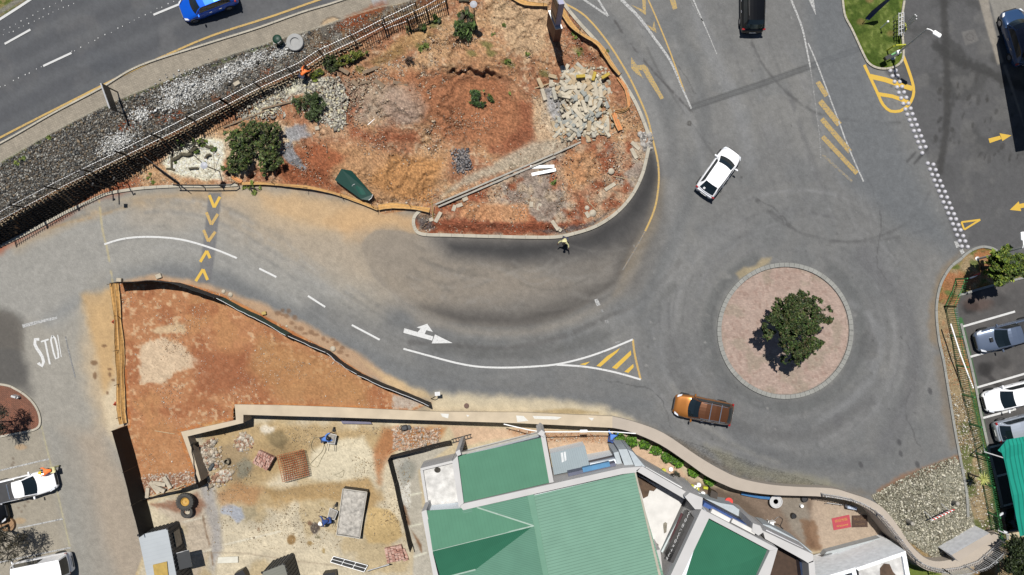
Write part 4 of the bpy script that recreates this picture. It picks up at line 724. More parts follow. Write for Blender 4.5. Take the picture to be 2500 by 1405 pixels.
wallseg([(2323,1356),(2416,1302)], [(2341,1372),(2425,1315)], lambda x: 1.9, -.1, .5).build('raised_plinth', mat('light_grey_plinth', (.6,.6,.61), .8, raw=True), wall, label='raised grey block with beige top on the end of the wall').parent = wall; mb = MB(); mb.face([W(x, y, 1.906) for x, y in ((2323,1356),(2341,1372),(2425,1315),(2416,1302))]); mb.build('plinth_cap', plaster, wall)
wallseg([(442,1055),(508,1041),(576,1026),(573,988)], [(458,1066),(512,1053),(594,1033),(594,1013)], lambda x: .18, -.2, CZ-.1).build('stepped_wall', cream_pl, wall, label='stepped wall corner of the yard')
wallseg([(442,1055),(462,1110),(476,1150),(486,1178)], [(458,1066),(474,1116),(484,1150),(490,1172)], lambda x: .18, -.2, CZ-.1).build('side_wall', cream_pl, wall)
mb = MB()
for q in ([(1075,1010),(1096,1011),(1094,1022),(1080,1018)], [(1260,1015),(1278,1016),(1290,1028),(1263,1031)], [(1300,1016),(1350,1017),(1372,1019),(1360,1025),(1305,1023)], [(1436,1020),(1450,1021),(1445,1028)], [(1138,1013),(1146,1014),(1142,1019)]):
    mb.face([W(x, y, ztop(x)+.006) for x, y in q])
mb.build('plaster_patch', patchw, wall)
# timber and sheet coping along the yard wall lower side + white kerb board in the yard
mb = MB(); mb.prism([W(*p, CZ+.02) for p in ((831,1026),(905,1031),(908,1036),(836,1035))], [W(*p, CZ+.3) for p in ((831,1026),(905,1031),(908,1036),(836,1035))]); tag(mb.build('steel_sheet', mat('violet_grey_sheet', (128,124,146), .6)), 'flat grey violet sheet lying at the foot of the yard wall', 'sheet')
# dark interlocking block wall below the highway bank
lof = empty('block_retaining_wall', W(150, 500, 0), 'tall dark retaining wall of curved interlocking blocks below the palisade fence', 'retaining wall')
blk = mat('dark_block', (58,52,46), .95, var=.3, scale=4.); lit_rim = mat('block_lit_rim', (190,170,140), .9, var=.2)  # pale rims put the sunlight on the top rows into the colour
mb = MB(); ml = MB(); k = 0
crest = resample([(x, y) for x, y in zip(CRX, CRY) if x < 900], 10.5)
for ci, (cx_, cy_) in enumerate(crest):
    if cx_ < -60: continue
    dy = float(np.interp(cx_, TOX, TOY))-cy_; rows = max(int(dy/6.2), 1)
    for r in range(rows):
        x = cx_+(5 if r % 2 else 0)+random.uniform(-.8, .8); c1 = float(np.interp(x, CRX, CRY)); t1 = float(np.interp(x, TOX, TOY)); y = c1+(t1-c1)*(r+.6)/rows; z = gz(x, y); c = W(x, y, z)
        R_ = .17; ang = [-.15-math.pi*i/6+.15 for i in range(7)]; tilt = -.5
        out = [Vector((c.x+R_*math.cos(a+tilt), c.y+R_*math.sin(a+tilt), 0)) for a in ang]; inn_ = [Vector((c.x+R_*.62*math.cos(a+tilt), c.y+R_*.62*math.sin(a+tilt), 0)) for a in ang]
        zt = z+.16; zb = z-.22
        for i in range(6):
            a, b, d, e = out[i], out[i+1], inn_[i+1], inn_[i]
            mb.face([(a.x, a.y, zb), (b.x, b.y, zb), (b.x, b.y, zt), (a.x, a.y, zt)]); (ml if r < 2 else mb).face([(a.x, a.y, zt), (b.x, b.y, zt), (d.x, d.y, zt), (e.x, e.y, zt)]); mb.face([(e.x, e.y, zt), (d.x, d.y, zt), (d.x, d.y, zb+.1), (e.x, e.y, zb+.1)])
mb.build('blocks', blk, lof); ml.build('top_blocks', lit_rim, lof, label='top rows of blocks with sunlit rims painted pale')
# palisade fences
def fence(path, base, h, spacing, post_every, name, label, cat, m_pick, m_rail, m_post, pw_=.06, rails=(.12, .8), rw_=.03, spear=True, zfun=None, lean=(0, 0)):
    """path: photo points of the foot of the fence; base(x,y)->height of the foot"""
    pts = [W(x, y, base(x, y)) for x, y in path]; root = empty(name, pts[len(pts)//2], label, cat)
    L = [0]
    for a, b in zip(pts[:-1], pts[1:]): L.append(L[-1]+(b-a).length)
    def at(s):
        for i in range(len(L)-1):
            if s <= L[i+1] or i == len(L)-2: t = (s-L[i])/(L[i+1]-L[i]); return pts[i].lerp(pts[i+1], min(max(t, 0), 1))
    n = int(L[-1]/post_every)+1; bounds = [L[-1]*i/n for i in range(n+1)]
    for s0, s1 in zip(bounds[:-1], bounds[1:]):
        mb = MB(); mr = MB(); s = s0+spacing*.5; a = at(s0); b = at(s1); brk = [s0]+[l for l in L if s0+.05 < l < s1-.05]+[s1]
        while s < s1:
            p = at(s); q = at(min(s+.03, L[-1])); d = (q-p); d.z = 0; d = d.normalized() if d.length > 1e-6 else Vector((1, 0, 0)); nrm = Vector((-d.y, d.x, 0)); hh = h+random.uniform(-.02, .02); ln = Vector((random.uniform(-.03, .03)+lean[0], random.uniform(-.03, .03)+lean[1], 0))
            b0 = [p-d*pw_/2, p-nrm*.022, p+d*pw_/2, p+nrm*.004]; b1 = [v+Vector((0, 0, hh))+ln for v in b0]; b0 = [v+Vector((0, 0, .05)) for v in b0]; mb.prism(b0, b1, False)
            tip = p+Vector((0, 0, hh+.1))+ln
            if spear: 
                for i in range(4): mb.face([b1[i], b1[(i+1) % 4], tip])
            s += spacing
        for f in rails:
            mr = MB()
            for u, v in zip(brk[:-1], brk[1:]): mr.bar(at(u)+Vector((0, 0, h*f)), at(v)+Vector((0, 0, h*f)), rw_, .045)
            mr.build('rail', m_rail, root)
        mb.build('palisade_panel', m_pick, root)
    for s in bounds: p = at(s); mp = MB(); mp.box((p.x, p.y, p.z+h*.5), (.08, .08, h*.98)); mp.build('post', m_post, root)
    return root
hf = [(-20,553),(60,509),(165,453),(242,415),(330,372),(430,323),(500,287),(560,257)]
fence(hf, lambda x, y: float(np.interp(x, EX, EZ)), 2.0, .19, 3., 'palisade_fence', 'black spiked palisade fence on top of the dark block wall, lower left run', 'fence', dark_steel, galv, dark_steel, .05)
hf2 = [(560,257),(613,229),(647,212),(700,188),(739,171),(790,138),(876,99),(960,56),(1020,27)]
fence(hf2, lambda x, y: float(np.interp(x, EX, EZ)), 2.0, .19, 3., 'palisade_fence', 'black spiked palisade fence between the orange vest worker and the stone bank', 'fence', dark_steel, galv, dark_steel, .05)
fence([(1000,66),(1030,50),(1062,34),(1092,22)], lambda x, y: gz(x, y), 1.9, .155, 3., 'palisade_fence', 'short black palisade panel leaning behind the felled trunks at the top', 'fence', dark_steel, dark_steel, dark_steel, .05)
fence([(940,74),(990,56),(1045,30),(1090,4)], lambda x, y: gz(x, y), 1.7, .155, 3., 'palisade_fence', 'second black palisade row close behind the first at the top edge', 'fence', dark_steel, galv, dark_steel, .05)
gf = [(2332,681),(2322,712),(2305,748)]; fence(gf, lambda x, y: 0., 1.65, .155, 2.6, 'palisade_fence', 'short green palisade fence run by the grass tip', 'fence', green_steel, green_steel, green_steel, .05)
gf = [(2305,748),(2318,810),(2330,875),(2342,935),(2358,1000),(2376,1075),(2398,1185),(2424,1322)]; fence(gf, lambda x, y: 0., 1.65, .155, 2.6, 'palisade_fence', 'long green palisade fence between the verge and the parking bays', 'fence', green_steel, green_steel, green_steel, .05)
fence([(2424,1322),(2434,1380),(2442,1440)], lambda x, y: -.6, 1.65, .155, 2.6, 'palisade_fence', 'green palisade fence below the end of the boundary wall', 'fence', dark_steel, green_steel, dark_steel, .05)
wf = smoothpath([(2004,1204),(2030,1208),(2062,1214),(2100,1226),(2134,1247),(2166,1283),(2196,1322),(2226,1358),(2262,1380),(2301,1389)], 3)
fence(wf, lambda x, y: ztop(x), 1.1, .14, 2.4, 'wall_railing', 'silver spiked railing along the top of the beige curved wall', 'railing', galv, galv, galv, .05, (.2, .85))
fence([(2301,1389),(2340,1384),(2385,1368),(2424,1334),(2440,1318)], lambda x, y: ztop(x), 1.7, .14, 2.4, 'wall_railing', 'taller silver spiked railing behind the raised plinth', 'railing', galv, galv, galv, .05, (.12, .85))
# leaning mesh gate piece beside the felled trunks
mb = MB(); a = U(441,452,.05); b = U(441,452,1.9); c = U(368,392,2.9); d = U(380,386,1.0)
A = [U(440,451,.05), W(437,446,1.9), W(352,384,2.6), W(360,392,.8)]
for i in range(12): t = i/11; mb.bar(A[0].lerp(A[3], t), A[1].lerp(A[2], t), .03)
for t in (0, .3, .6, 1): mb.bar(A[0].lerp(A[1], t), A[3].lerp(A[2], t), .04)
tag(mb.build('mesh_gate', dark_steel), 'black barred gate leaf standing open where the pale kerb begins', 'gate')
mb = MB(); pts = [U(436,456,.95), U(520,457,.95), U(575,456,.95), U(584,450,.95)]
mb.tube(pts, .05, 8); 
for x, y in ((440,456),(500,457),(545,457),(583,451)): mb.tube([U(x, y, 0), U(x, y, .95)], .04, 6)
tag(mb.build('handrail', dark_steel), 'low black pipe rail above the speed hump kerb', 'railing')
# dark shade net hoardings round the triangle
net = mat('dark_green_net', (0.006,0.03,0.018), .9, raw=True, var=.3, scale=2.); netb = mat('black_plastic_screen', (0.002,0.002,0.0025), .8, raw=True, var=.3, scale=3.); wood = mat('raw_timber', (214,190,150), .8, var=.15, scale=5.); wood_old = mat('weathered_timber', (150,128,104), .9, var=.2, scale=4.)
def screen(path, base, h, m, name, label, cat, post=2.4, mpost=None, top=None, th=.03, wob=0., rough_top=0.):
    pts = [W(x, y, base(x, y)) for x, y in path]; root = empty(name, pts[0], label, cat); r = []
    for a, b in zip(pts[:-1], pts[1:]):
        n = max(int((b-a).length/.4), 1)
        for i in range(n): r.append(a.lerp(b, i/n))
    r.append(pts[-1]); mb = MB(); V = []
    for i, p in enumerate(r):
        d = (r[min(i+1, len(r)-1)]-r[max(i-1, 0)]); d.z = 0; d.normalize(); nn = Vector((-d.y, d.x, 0)); V.append([p+nn*(math.sin(k*2.2+i*.8)*wob*(k/3 if k < 3 else .5)+random.uniform(-wob, wob)*.5)+Vector((0, 0, h*k/3*(1 if k < 3 else 1-random.uniform(0, rough_top)))) for k in range(4)]+[nn])
    for i in range(len(V)-1):
        for k in range(3):
            a, b, c, d = V[i][k], V[i+1][k], V[i+1][k+1], V[i][k+1]; mb.face([a, b, c, d]); o_ = V[i][4]*th; mb.face([d+o_, c+o_, b+o_, a+o_])
        mb.face([V[i][3], V[i+1][3], V[i+1][3]+V[i][4]*th, V[i][3]+V[i][4]*th])
    mb.build('screen_sheet', m, root)
    L = 0; mp = None
    for i, p in enumerate(r):
        if i == 0 or L >= post: L = 0; mp = MB(); mp.box((p.x, p.y, p.z+h*.5), (.06, .06, h*1.04)); mp.build('post', mpost or dark_steel, root)
        if i: L += (r[i]-r[i-1]).length
    if top:
        mt = MB()
        for a, b in zip(V[:-1], V[1:]): mt.bar(a[3]+Vector((0, 0, .02)), b[3]+Vector((0, 0, .02)), .03, .04)
        mt.build('top_rail', top, root)
    return root
z0 = lambda x, y: gz(x, y)
screen([(300,692),(345,690),(392,686),(440,692),(480,704),(545,727)], z0, 1.9, netb, 'site_screen', 'black screen along the top of the orange triangle below the chevrons', 'hoarding', wob=.05)
screen([(548,728),(600,756),(638,774),(712,816)], z0, 1.6, net, 'site_screen', 'dark green net screen in the middle of the long edge of the orange triangle', 'hoarding', wob=.04, top=galv)
screen([(714,818),(770,842),(806,858),(840,886),(880,910)], z0, 1.5, netb, 'site_screen', 'black screen with torn top on the lower middle edge of the triangle', 'hoarding', wob=.05, top=galv, rough_top=.2)
screen([(882,912),(930,934),(985,956),(1052,984)], z0, 1.4, netb, 'site_screen', 'black screen ending at the right tip of the orange triangle', 'hoarding', wob=.04, top=galv)
screen([(310,1040),(330,1110),(350,1190),(375,1288)], lambda x, y: min(gz(x-12, y), 0)*.0, 2.3, netb, 'site_screen', 'tall black screen along the lane from the netting down to the site container', 'hoarding', top=None, th=.02, wob=.015)
screen([(352,1216),(400,1206),(450,1192),(488,1176)], lambda x, y: -.3, .8, netb, 'site_screen', 'black screen between the orange triangle and the tractor tyre', 'hoarding', wob=.03)
screen([(486,1078),(489,1112),(498,1150),(504,1180)], lambda x, y: CZ*.75, 1.6, netb, 'plastic_sheeting', 'crumpled black plastic hanging against the stepped yard wall', 'plastic sheet', wob=.14, th=.06)
screen([(1008,1330),(985,1235),(968,1160),(956,1112)], lambda x, y: CZ, 1.7, netb, 'site_screen', 'tall black screen between the builders yard and the grey paving', 'hoarding', wob=.03)
screen([(956,1112),(1010,1098),(1060,1084),(1102,1076)], lambda x, y: CZ, 1.3, netb, 'site_screen', 'black screen running from the yard corner to the ladder', 'hoarding', wob=.05)
# orange safety netting
onet = mat('orange_netting', (232,178,104), .8, var=.25, scale=6.); onet2 = mat('bright_orange_netting', (244,160,98), .8, var=.25, scale=6.)
def netting(path, wd, m, label, z=.5, twist=.3):
    pts = resample(smoothpath(path, 4), 9); P, N = normals(pts); root = empty('safety_netting', U(*path[0]), label, 'netting'); mb = MB(); rows = []
    for i, (p, n) in enumerate(zip(P, N)):
        w_ = wd*(.6+.4*abs(math.sin(i*.21+1)))*random.uniform(.92, 1.08); rows.append([U(*(p+n*w_*(k/4-.5)), z*(.15+.85*k/4)*.6+.05+twist*.16*math.sin(i*.22+k*2.6)) for k in range(5)])
    for a, b in zip(rows[:-1], rows[1:]):
        for k in range(4): mb.face([a[k], b[k], b[k+1], a[k+1]])
    mb.build('net', m, root)
    for k in (0, 2, 4): ms = MB(); ms.tube([r[k]+Vector((0, 0, .02)) for r in rows], .02, 4); ms.build('net_edge', mat('net_cord', (240,200,140), .8), root)
    for i in range(0, len(rows), 9): p = P[i]; mp = MB(); b = U(p[0], p[1], 0); mp.bar(b, b+Vector((random.uniform(-.2, .2), random.uniform(-.2, .2), 1.1)), .035); mp.build('stake', wood_old, root)
netting([(592,450),(640,449),(700,454),(760,460),(820,474),(880,494),(930,515)], 7, onet, 'rolled orange net running from the bush to below the green lid', .5)
netting([(925,508),(960,503),(1010,508),(1058,516)], 14, onet, 'orange net crumpled beside the green lid and the island tip', .55)
netting([(284,692),(292,760),(298,850),(300,930),(302,1000),(308,1036)], 14, onet, 'upright orange net on the left side of the orange triangle', 1.0)
netting([(1366,20),(1392,62),(1420,88),(1460,112),(1492,160),(1512,186)], 14, onet, 'orange net hanging along the inside of the kerb beside the totem sign', .8)
netting([(1508,190),(1528,220),(1534,255),(1530,268),(1500,276)], 9, onet2, 'loop of orange net at the edge of the heap of broken kerbs', .4)
netting([(1497,278),(1502,290),(1508,306),(1514,320)], 13, onet2, 'bright orange bundle of net right of the heap of broken kerbs', .5)
netting([(1250,-5),(1280,10),(1310,14),(1340,16)], 13, onet, 'orange net at the top edge left of the totem sign', .6)
netting([(568,432),(580,440),(592,446)], 9, onet2, 'scrap of bright orange net beside the large bush', .3)
# ================= VEHICLES =================
glass = mat('car_glass', (0.006,0.010,0.012), .06, raw=True, var=.1, coat=.6); rubber = mat('tyre_rubber', (0.015,0.015,0.015), .85, raw=True, var=.15, scale=20.); rim_m = mat('alloy_rim', (.45,.45,.46), .3, .8, raw=True); trim = mat('black_trim', (0.012,0.012,0.013), .45, raw=True)
lampw = mat('headlight_glass', (.55,.57,.6), .12, raw=True, coat=.8); lampr = mat('tail_light', (.25,.01,.01), .15, raw=True, coat=.8); chrome = mat('chrome', (.6,.6,.6), .15, .9, raw=True)
def paint(n, c, rough=.25, metal=.0): return mat(n, c, rough, metal, raw=True, var=.03, coat=1.)
def lerp(a, b, t): return a+(b-a)*t
def car(name, label, px, py, ang, L, Wd, Ht, pm, kind='hatch', group='cars', rear_first=False, zc=.7, roofm=None, rack=False, rails=False, scoop=False, bedm=None, cat='car'):
    zb = gz(px, py); c = W(px, py, zb+zc); root = empty(name, (c.x, c.y, zb), label, cat, group, R(ang)); rz = root.rotation_euler.z; root.rotation_euler.z = 0; loc = root.location.copy(); root.location = (0, 0, 0)
    hw = Wd/2; van = kind == 'van'; pick = kind == 'pickup'
    belt = .98 if not van else 1.05; belt = 1.05 if (pick or kind == 'suv') else belt
    P = dict(hatch=(.25,.41,.80,.955), suv=(.26,.40,.86,.96), sedan=(.27,.42,.72,.86), pickup=(.27,.38,.575,.60), van=(.07,.19,.975,.992), longpickup=(.27,.38,.52,.55))[kind if not (pick and bedm) else 'longpickup']
    st = [(0,.60,.52,.35),(.012,.72,.62,.3),(.05,.87,.70,.25),(.12,.95,.80,.22),(P[0]-.03 if not van else .2,1.0,belt-.04,.22),(P[0]+.03 if not van else .3,1.0,belt,.22),(.5,1.0,belt,.22),(.8,.99,belt,.22),(.9,.965,belt-.02,.24),(.965,.91,belt-.08 if not pick else belt-.02,.28),(.992,.82,.85,.32),(1.0,.70,.75,.36)]
    if van: st[1] = (.012,.8,.8,.3); st[2] = (.04,.92,.95,.25); st[3] = (.1,.98,1.02,.22)
    V = []; nS = 0; rings = []
    for t, w_, zt, z0_ in st:
        x = L/2-t*L; w = w_*hw; half = [(0, zt+.03), (.5, zt+.022), (.8, zt-.0), (.94, zt-.07), (1.0, lerp(zt, z0_, .4)), (.99, lerp(zt, z0_, .75)), (.92, z0_)]
        ring = [(x, -f*w, z) for f, z in half[::-1]]+[(x, f*w, z) for f, z in half[1:]]; rings.append(ring)
    mb = MB(); n = len(rings[0]); mb.v = [p for r in rings for p in r]
    for i in range(len(rings)-1):
        for k in range(n-1): mb.f.append((i*n+k, i*n+k+1, (i+1)*n+k+1, (i+1)*n+k)); mb.m.append(0)
    mb.f.append(tuple(range(n))[::-1]); mb.m.append(0); mb.f.append(tuple((len(rings)-1)*n+k for k in range(n))); mb.m.append(0)
    body = mb.build('body', pm, root, True); s_ = body.modifiers.new('s', 'SUBSURF'); s_.levels = s_.render_levels = 1
    # cabin
    zr = Ht; xs = [L/2-t*L for t in P]; rw = hw*(.80 if van else .70); bw = hw*(.93 if van else .89); cw = hw*(.9 if van else .84)
    top = [(xs[0], belt-.02, cw, .16), (lerp(xs[0], xs[1], .5), lerp(belt, zr, .55), lerp(cw, rw, .5), .12), (xs[1], zr-.05, rw, .09), (lerp(xs[1], xs[2], .2), zr-.005, rw*1.01, .03), (lerp(xs[1], xs[2], .55), zr, rw, 0), (xs[2], zr-.06, rw*.95, -.05), (lerp(xs[2], xs[3], .5), lerp(zr, belt, .5), lerp(rw*.95, cw*.98, .5), -.07), (xs[3], belt-.02, cw*.96, -.08)]
    vv = [-1, -.75, -.4, 0, .4, .75, 1]
    def tp(i, v): x, z, w, b = top[i]; return Vector((x+b*(1-v*v), v*w, z+.03*(1-v*v)))
    def bs(i, s): x = top[i][0]; return Vector((x, s*bw*(1 if 0 < i < 7 else .95), belt-.05))
    mc = MB()
    for i in range(7):
        for a, b in zip(vv[:-1], vv[1:]): mc.face([tp(i, a), tp(i, b), tp(i+1, b), tp(i+1, a)])
        for s in (-1, 1): q = [bs(i, s), tp(i, s), tp(i+1, s), bs(i+1, s)]; mc.face(q if s < 0 else q[::-1])
    mc.build('cabin_frame', roofm or pm, root, True)
    def patch(nm, i0, i1, v0, v1, off=.012, u0=.06, u1=.94, m=glass):
        mp = MB(); us = [(i, t) for i in range(i0, i1) for t in (0, .5)]+[(i1-1, 1)]; us = [(i, min(max(t, u0 if (i == i0 and t == 0) else t), u1 if (i == i1-1 and t == 1) else t)) for i, t in us]; vs_ = [lerp(v0, v1, k/6) for k in range(7)]
        n0 = Vector((xs[0]*0+(1 if i0 == 0 else -1)*.5, 0, .85)); rows = [[tp(i, v).lerp(tp(i+1, v), t)+n0*off for v in vs_] for i, t in us]
        for a, b in zip(rows[:-1], rows[1:]):
            for k in range(6): mp.face([a[k], a[k+1], b[k+1], b[k]])
        mp.build(nm, m, root, True)
    patch('windscreen', 0, 2, -.9, .9)
    patch('rear_window', 5, 7, -.86, .86, u0=.12, u1=.8)
    for s in (-1, 1):
        mp = MB(); 
        for i in range(1 if not van else 1, 6 if not van else 4):
            a0 = bs(i, s).lerp(tp(i, s), .16 if i > 1 else .2); a1 = bs(i, s).lerp(tp(i, s), .9); b0 = bs(i+1, s).lerp(tp(i+1, s), .16); b1 = bs(i+1, s).lerp(tp(i+1, s), .9)
            if i == 1: a0 = a0.lerp(b0, .1); a1 = a1.lerp(b1, .45)
            if i == 5 or (i == 6): b0 = a0.lerp(b0, .8); b1 = a1.lerp(b1, .5)
            o_ = Vector((0, s*.014, .004)); q = [a0+o_, a1+o_, b1+o_, b0+o_]; mp.face(q if s < 0 else q[::-1])
        mp.build('side_window', glass, root)
        # mirrors
        mm = MB(); mm.box((xs[0]-.28*(xs[0]-xs[1])-.02, s*(bw+.17), belt+.08), (.12, .24, .13), ch=.03); mm.build('wing_mirror', pm, root)
        hl = MB(); hl.prism([Vector((L/2-.03*L, s*hw*.60, .66)), Vector((L/2-.035*L, s*hw*.80, .66)), Vector((L/2-.095*L, s*hw*.93, .70)), Vector((L/2-.085*L, s*hw*.78, .74))], [Vector((L/2-.03*L, s*hw*.60, .735)), Vector((L/2-.035*L, s*hw*.80, .735)), Vector((L/2-.105*L, s*hw*.945, .80)), Vector((L/2-.09*L, s*hw*.78, .83))]); hl.build('headlight', lampw, root)
        tl = MB(); tl.box((-L/2+.035*L, s*hw*.84, belt-.14), (.14, .22, .16), ch=.03); tl.build('tail_light', lampr, root)
        for t in (.17, .8):
            x = L/2-t*L; q = Matrix.Rotation(R(90), 3, 'X'); mw = MB(); rr = .33 if not (pick or kind == 'suv') else .36
            mw.lathe((x, s*(hw-.11), rr), [(.2, -.11), (rr*.94, -.11), (rr, -.08), (rr, .08), (rr*.94, .11), (.2, .11)], 20, q); wh = mw.build('wheel', rubber, root, True)
            mr = MB(); mr.lathe((x, s*(hw-.11), rr), [(.0, -.09), (.215, -.10), (.215, .10), (.0, .09)], 16, q); mr.build('rim', rim_m, wh, True)
    g_ = MB(); g_.box((L/2-.006*L, 0, .52), (.10, Wd*.52, .2), ch=.03); g_.build('grille', trim, root); g_ = MB(); g_.box((-L/2+.008*L, 0, .48), (.1, Wd*.5, .12)); g_.build('rear_bumper_trim', trim, root)
    pl = MB(); pl.box((-L/2-.02, 0, .62), (.02, .5, .11)); pl.build('number_plate', mat('blank_plate', (.7,.7,.66), .5, raw=True), root)
    for s in (-1, 1):
        for t in ((.48, .66) if kind in ('hatch', 'suv', 'sedan') else (.46,)): dh = MB(); dh.bar((L/2-t*L, s*hw*1.005, belt-.16), (L/2-t*L-.2, s*hw*1.005, belt-.16), .03); dh.build('door_handle', chrome, root)
    if pick:
        x0 = xs[3]-.06; x1 = -L/2+.06*L; lb = MB(); lb.box(((x0+x1)/2, 0, belt+.012), (x0-x1, Wd*.84, .05)); lb.build('load_bed', bedm or mat('bed_liner', (.02,.02,.022), .8, raw=True, var=.3, scale=8.), root, label='dark load bed')
        rb = MB(); rb.tube([(x0-.1, -hw*.7, belt), (x0-.1, -hw*.62, Ht+.04), (x0-.1, hw*.62, Ht+.04), (x0-.1, hw*.7, belt)], .035, 6); rb.build('roll_bar', chrome, root)
    if scoop: sb = MB(); sb.box((L/2-.19*L, 0, belt-.03), (.24, .34, .1), ch=.04); sb.build('bonnet_scoop', trim, root)
    if rails or rack:
        for s in (-1, 1): rr_ = MB(); rr_.tube([(xs[1]-.1, s*rw*.93, zr-.02), (xs[1]-.25, s*rw*.95, zr+.06), (xs[2]+.25, s*rw*.9, zr+.05), (xs[2]+.1, s*rw*.88, zr-.03)], .022, 6); rr_.build('roof_rail', chrome if rack else trim, root)
    if rack:
        for t in (.35, .72): rk = MB(); x = lerp(xs[1], xs[2], t); rk.bar((x, -hw*.76, zr+.12), (x, hw*.76, zr+.12), .07, .035); rk.build('rack_bar', chrome, root, label='silver roof rack bar')
    root.rotation_euler.z = rz; root.location = loc; return root
P_white = paint('white_car_paint', (.78,.78,.79)); P_blue = paint('metallic_blue_paint', (.0,.10,.62), .35, .45); P_black = mat('black_car_paint', (.003,.003,.003), .12, raw=True, var=.03); P_orange = paint('bronze_paint', (.30,.11,.015), .35, .55); P_silver = paint('silver_paint', (.42,.46,.52), .3, .5); P_grey = paint('slate_grey_paint', (.11,.14,.20), .3, .45); P_navy = paint('navy_paint', (.02,.05,.12), .25, .2)
cb = car('parked_car' if 0 else 'blue_suv', 'bright metallic blue car with black roof driving left on the highway', 506, 5, 201, 4.4, 1.84, 1.62, P_blue, 'suv', roofm=None)
cr_ = MB(); 
car('black_car', 'black car at the top edge heading away between the lane lines', 1838, 3, 90, 4.85, 1.88, 1.68, P_black, 'suv', rails=True)
wc = car('white_hatchback', 'white car crossing the middle of the junction with its nose to the upper right', 1755, 421, 54.5, 4.12, 1.78, 1.55, P_white, 'hatch')
oc = car('bronze_suv', 'bronze and black car with silver roof rack bars leaving the roundabout', 1717, 1000, 169, 4.6, 1.84, 1.68, P_orange, 'suv', rack=True, roofm=paint('dark_bronze_paint', (.10,.036,.010), .3, .5))
pk = car('white_pickup', 'white pickup with long dark load bed parked nose out on the left', 54, 1190, 13.5, 5.25, 1.8, 1.7, P_white, 'pickup', 'cars parked on the left', bedm=mat('rubber_bed', (.03,.03,.032), .8, raw=True), cat='pickup')
car('white_van', 'white panel van at the bottom left with its two rear windows facing the lane', 101, 1388, 191.5, 4.7, 1.74, 2.05, P_white, 'van', 'cars parked on the left', cat='van', zc=.7)
car('dark_car', 'dark car just showing its nose at the left edge beside the planter', -52, 1264, 14, 4.3, 1.75, 1.5, P_black, 'hatch', 'cars parked on the left')
car('grey_pickup', 'slate grey double cab pickup with a bonnet scoop in the bays by the green fence', 2464, 817, 194.5, 5.2, 1.84, 1.75, P_grey, 'pickup', 'cars parked right of the green fence', scoop=True, cat='pickup')
car('white_sedan', 'white car parked nose to the green fence below the grey pickup', 2475, 967, 194.5, 4.6, 1.82, 1.5, P_white, 'sedan', 'cars parked right of the green fence')
car('silver_hatchback', 'silver hatchback parked tail to the fence beside the green shade net', 2494, 1042, 14.5, 4.1, 1.74, 1.5, P_silver, 'hatch', 'cars parked right of the green fence')
car('black_car', 'black car in the dark under the green shade net', 2508, 1262, 194.5, 4.4, 1.8, 1.5, P_black, 'sedan', 'cars parked right of the green fence')
car('navy_car', 'navy blue car in the shade at the top right corner', 2487, 90, 105.5, 4.4, 1.82, 1.5, P_navy, 'hatch', 'cars parked right of the green fence')
# black roof panel for the blue car's front roof
# rear wipers and plate stay with the cars; a learner-style square sign in the white car's rear window
s_ = MB(); s_.box((-1.78, .28, 1.235), (.16, .16, .012), M=Matrix.Rotation(R(-38), 3, 'Y')); o = s_.build('window_sticker', mat('white_sticker', (.7,.7,.7), .6, raw=True)); o.parent = wc
# ================= PEOPLE =================
skin_d = mat('dark_skin', (.09,.045,.025), .6, raw=True, var=.06); hair_m = mat('black_hair', (.01,.008,.007), .9, raw=True)
def skinned(name, verts, edges, rad, m, parent, lvl=1, rt=0, label=None):
    me = bpy.data.meshes.new(name); me.from_pydata([tuple(v) for v in verts], edges, []); o = bpy.data.objects.new(name, me); col.objects.link(o)
    o.modifiers.new('k', 'SKIN'); sv = me.skin_vertices[0].data
    for i, r in enumerate(rad): sv[i].radius = (r, r); sv[i].use_root = (i == rt)
    s = o.modifiers.new('s', 'SUBSURF'); s.levels = s.render_levels = lvl
    dg = bpy.context.evaluated_depsgraph_get(); ev = o.evaluated_get(dg); nm = bpy.data.meshes.new_from_object(ev); nm.name = name; bpy.data.objects.remove(o); nm.materials.clear()
    o2 = link_mesh(nm, name, m, parent, True)
    if label: o2['label'] = label
    return o2
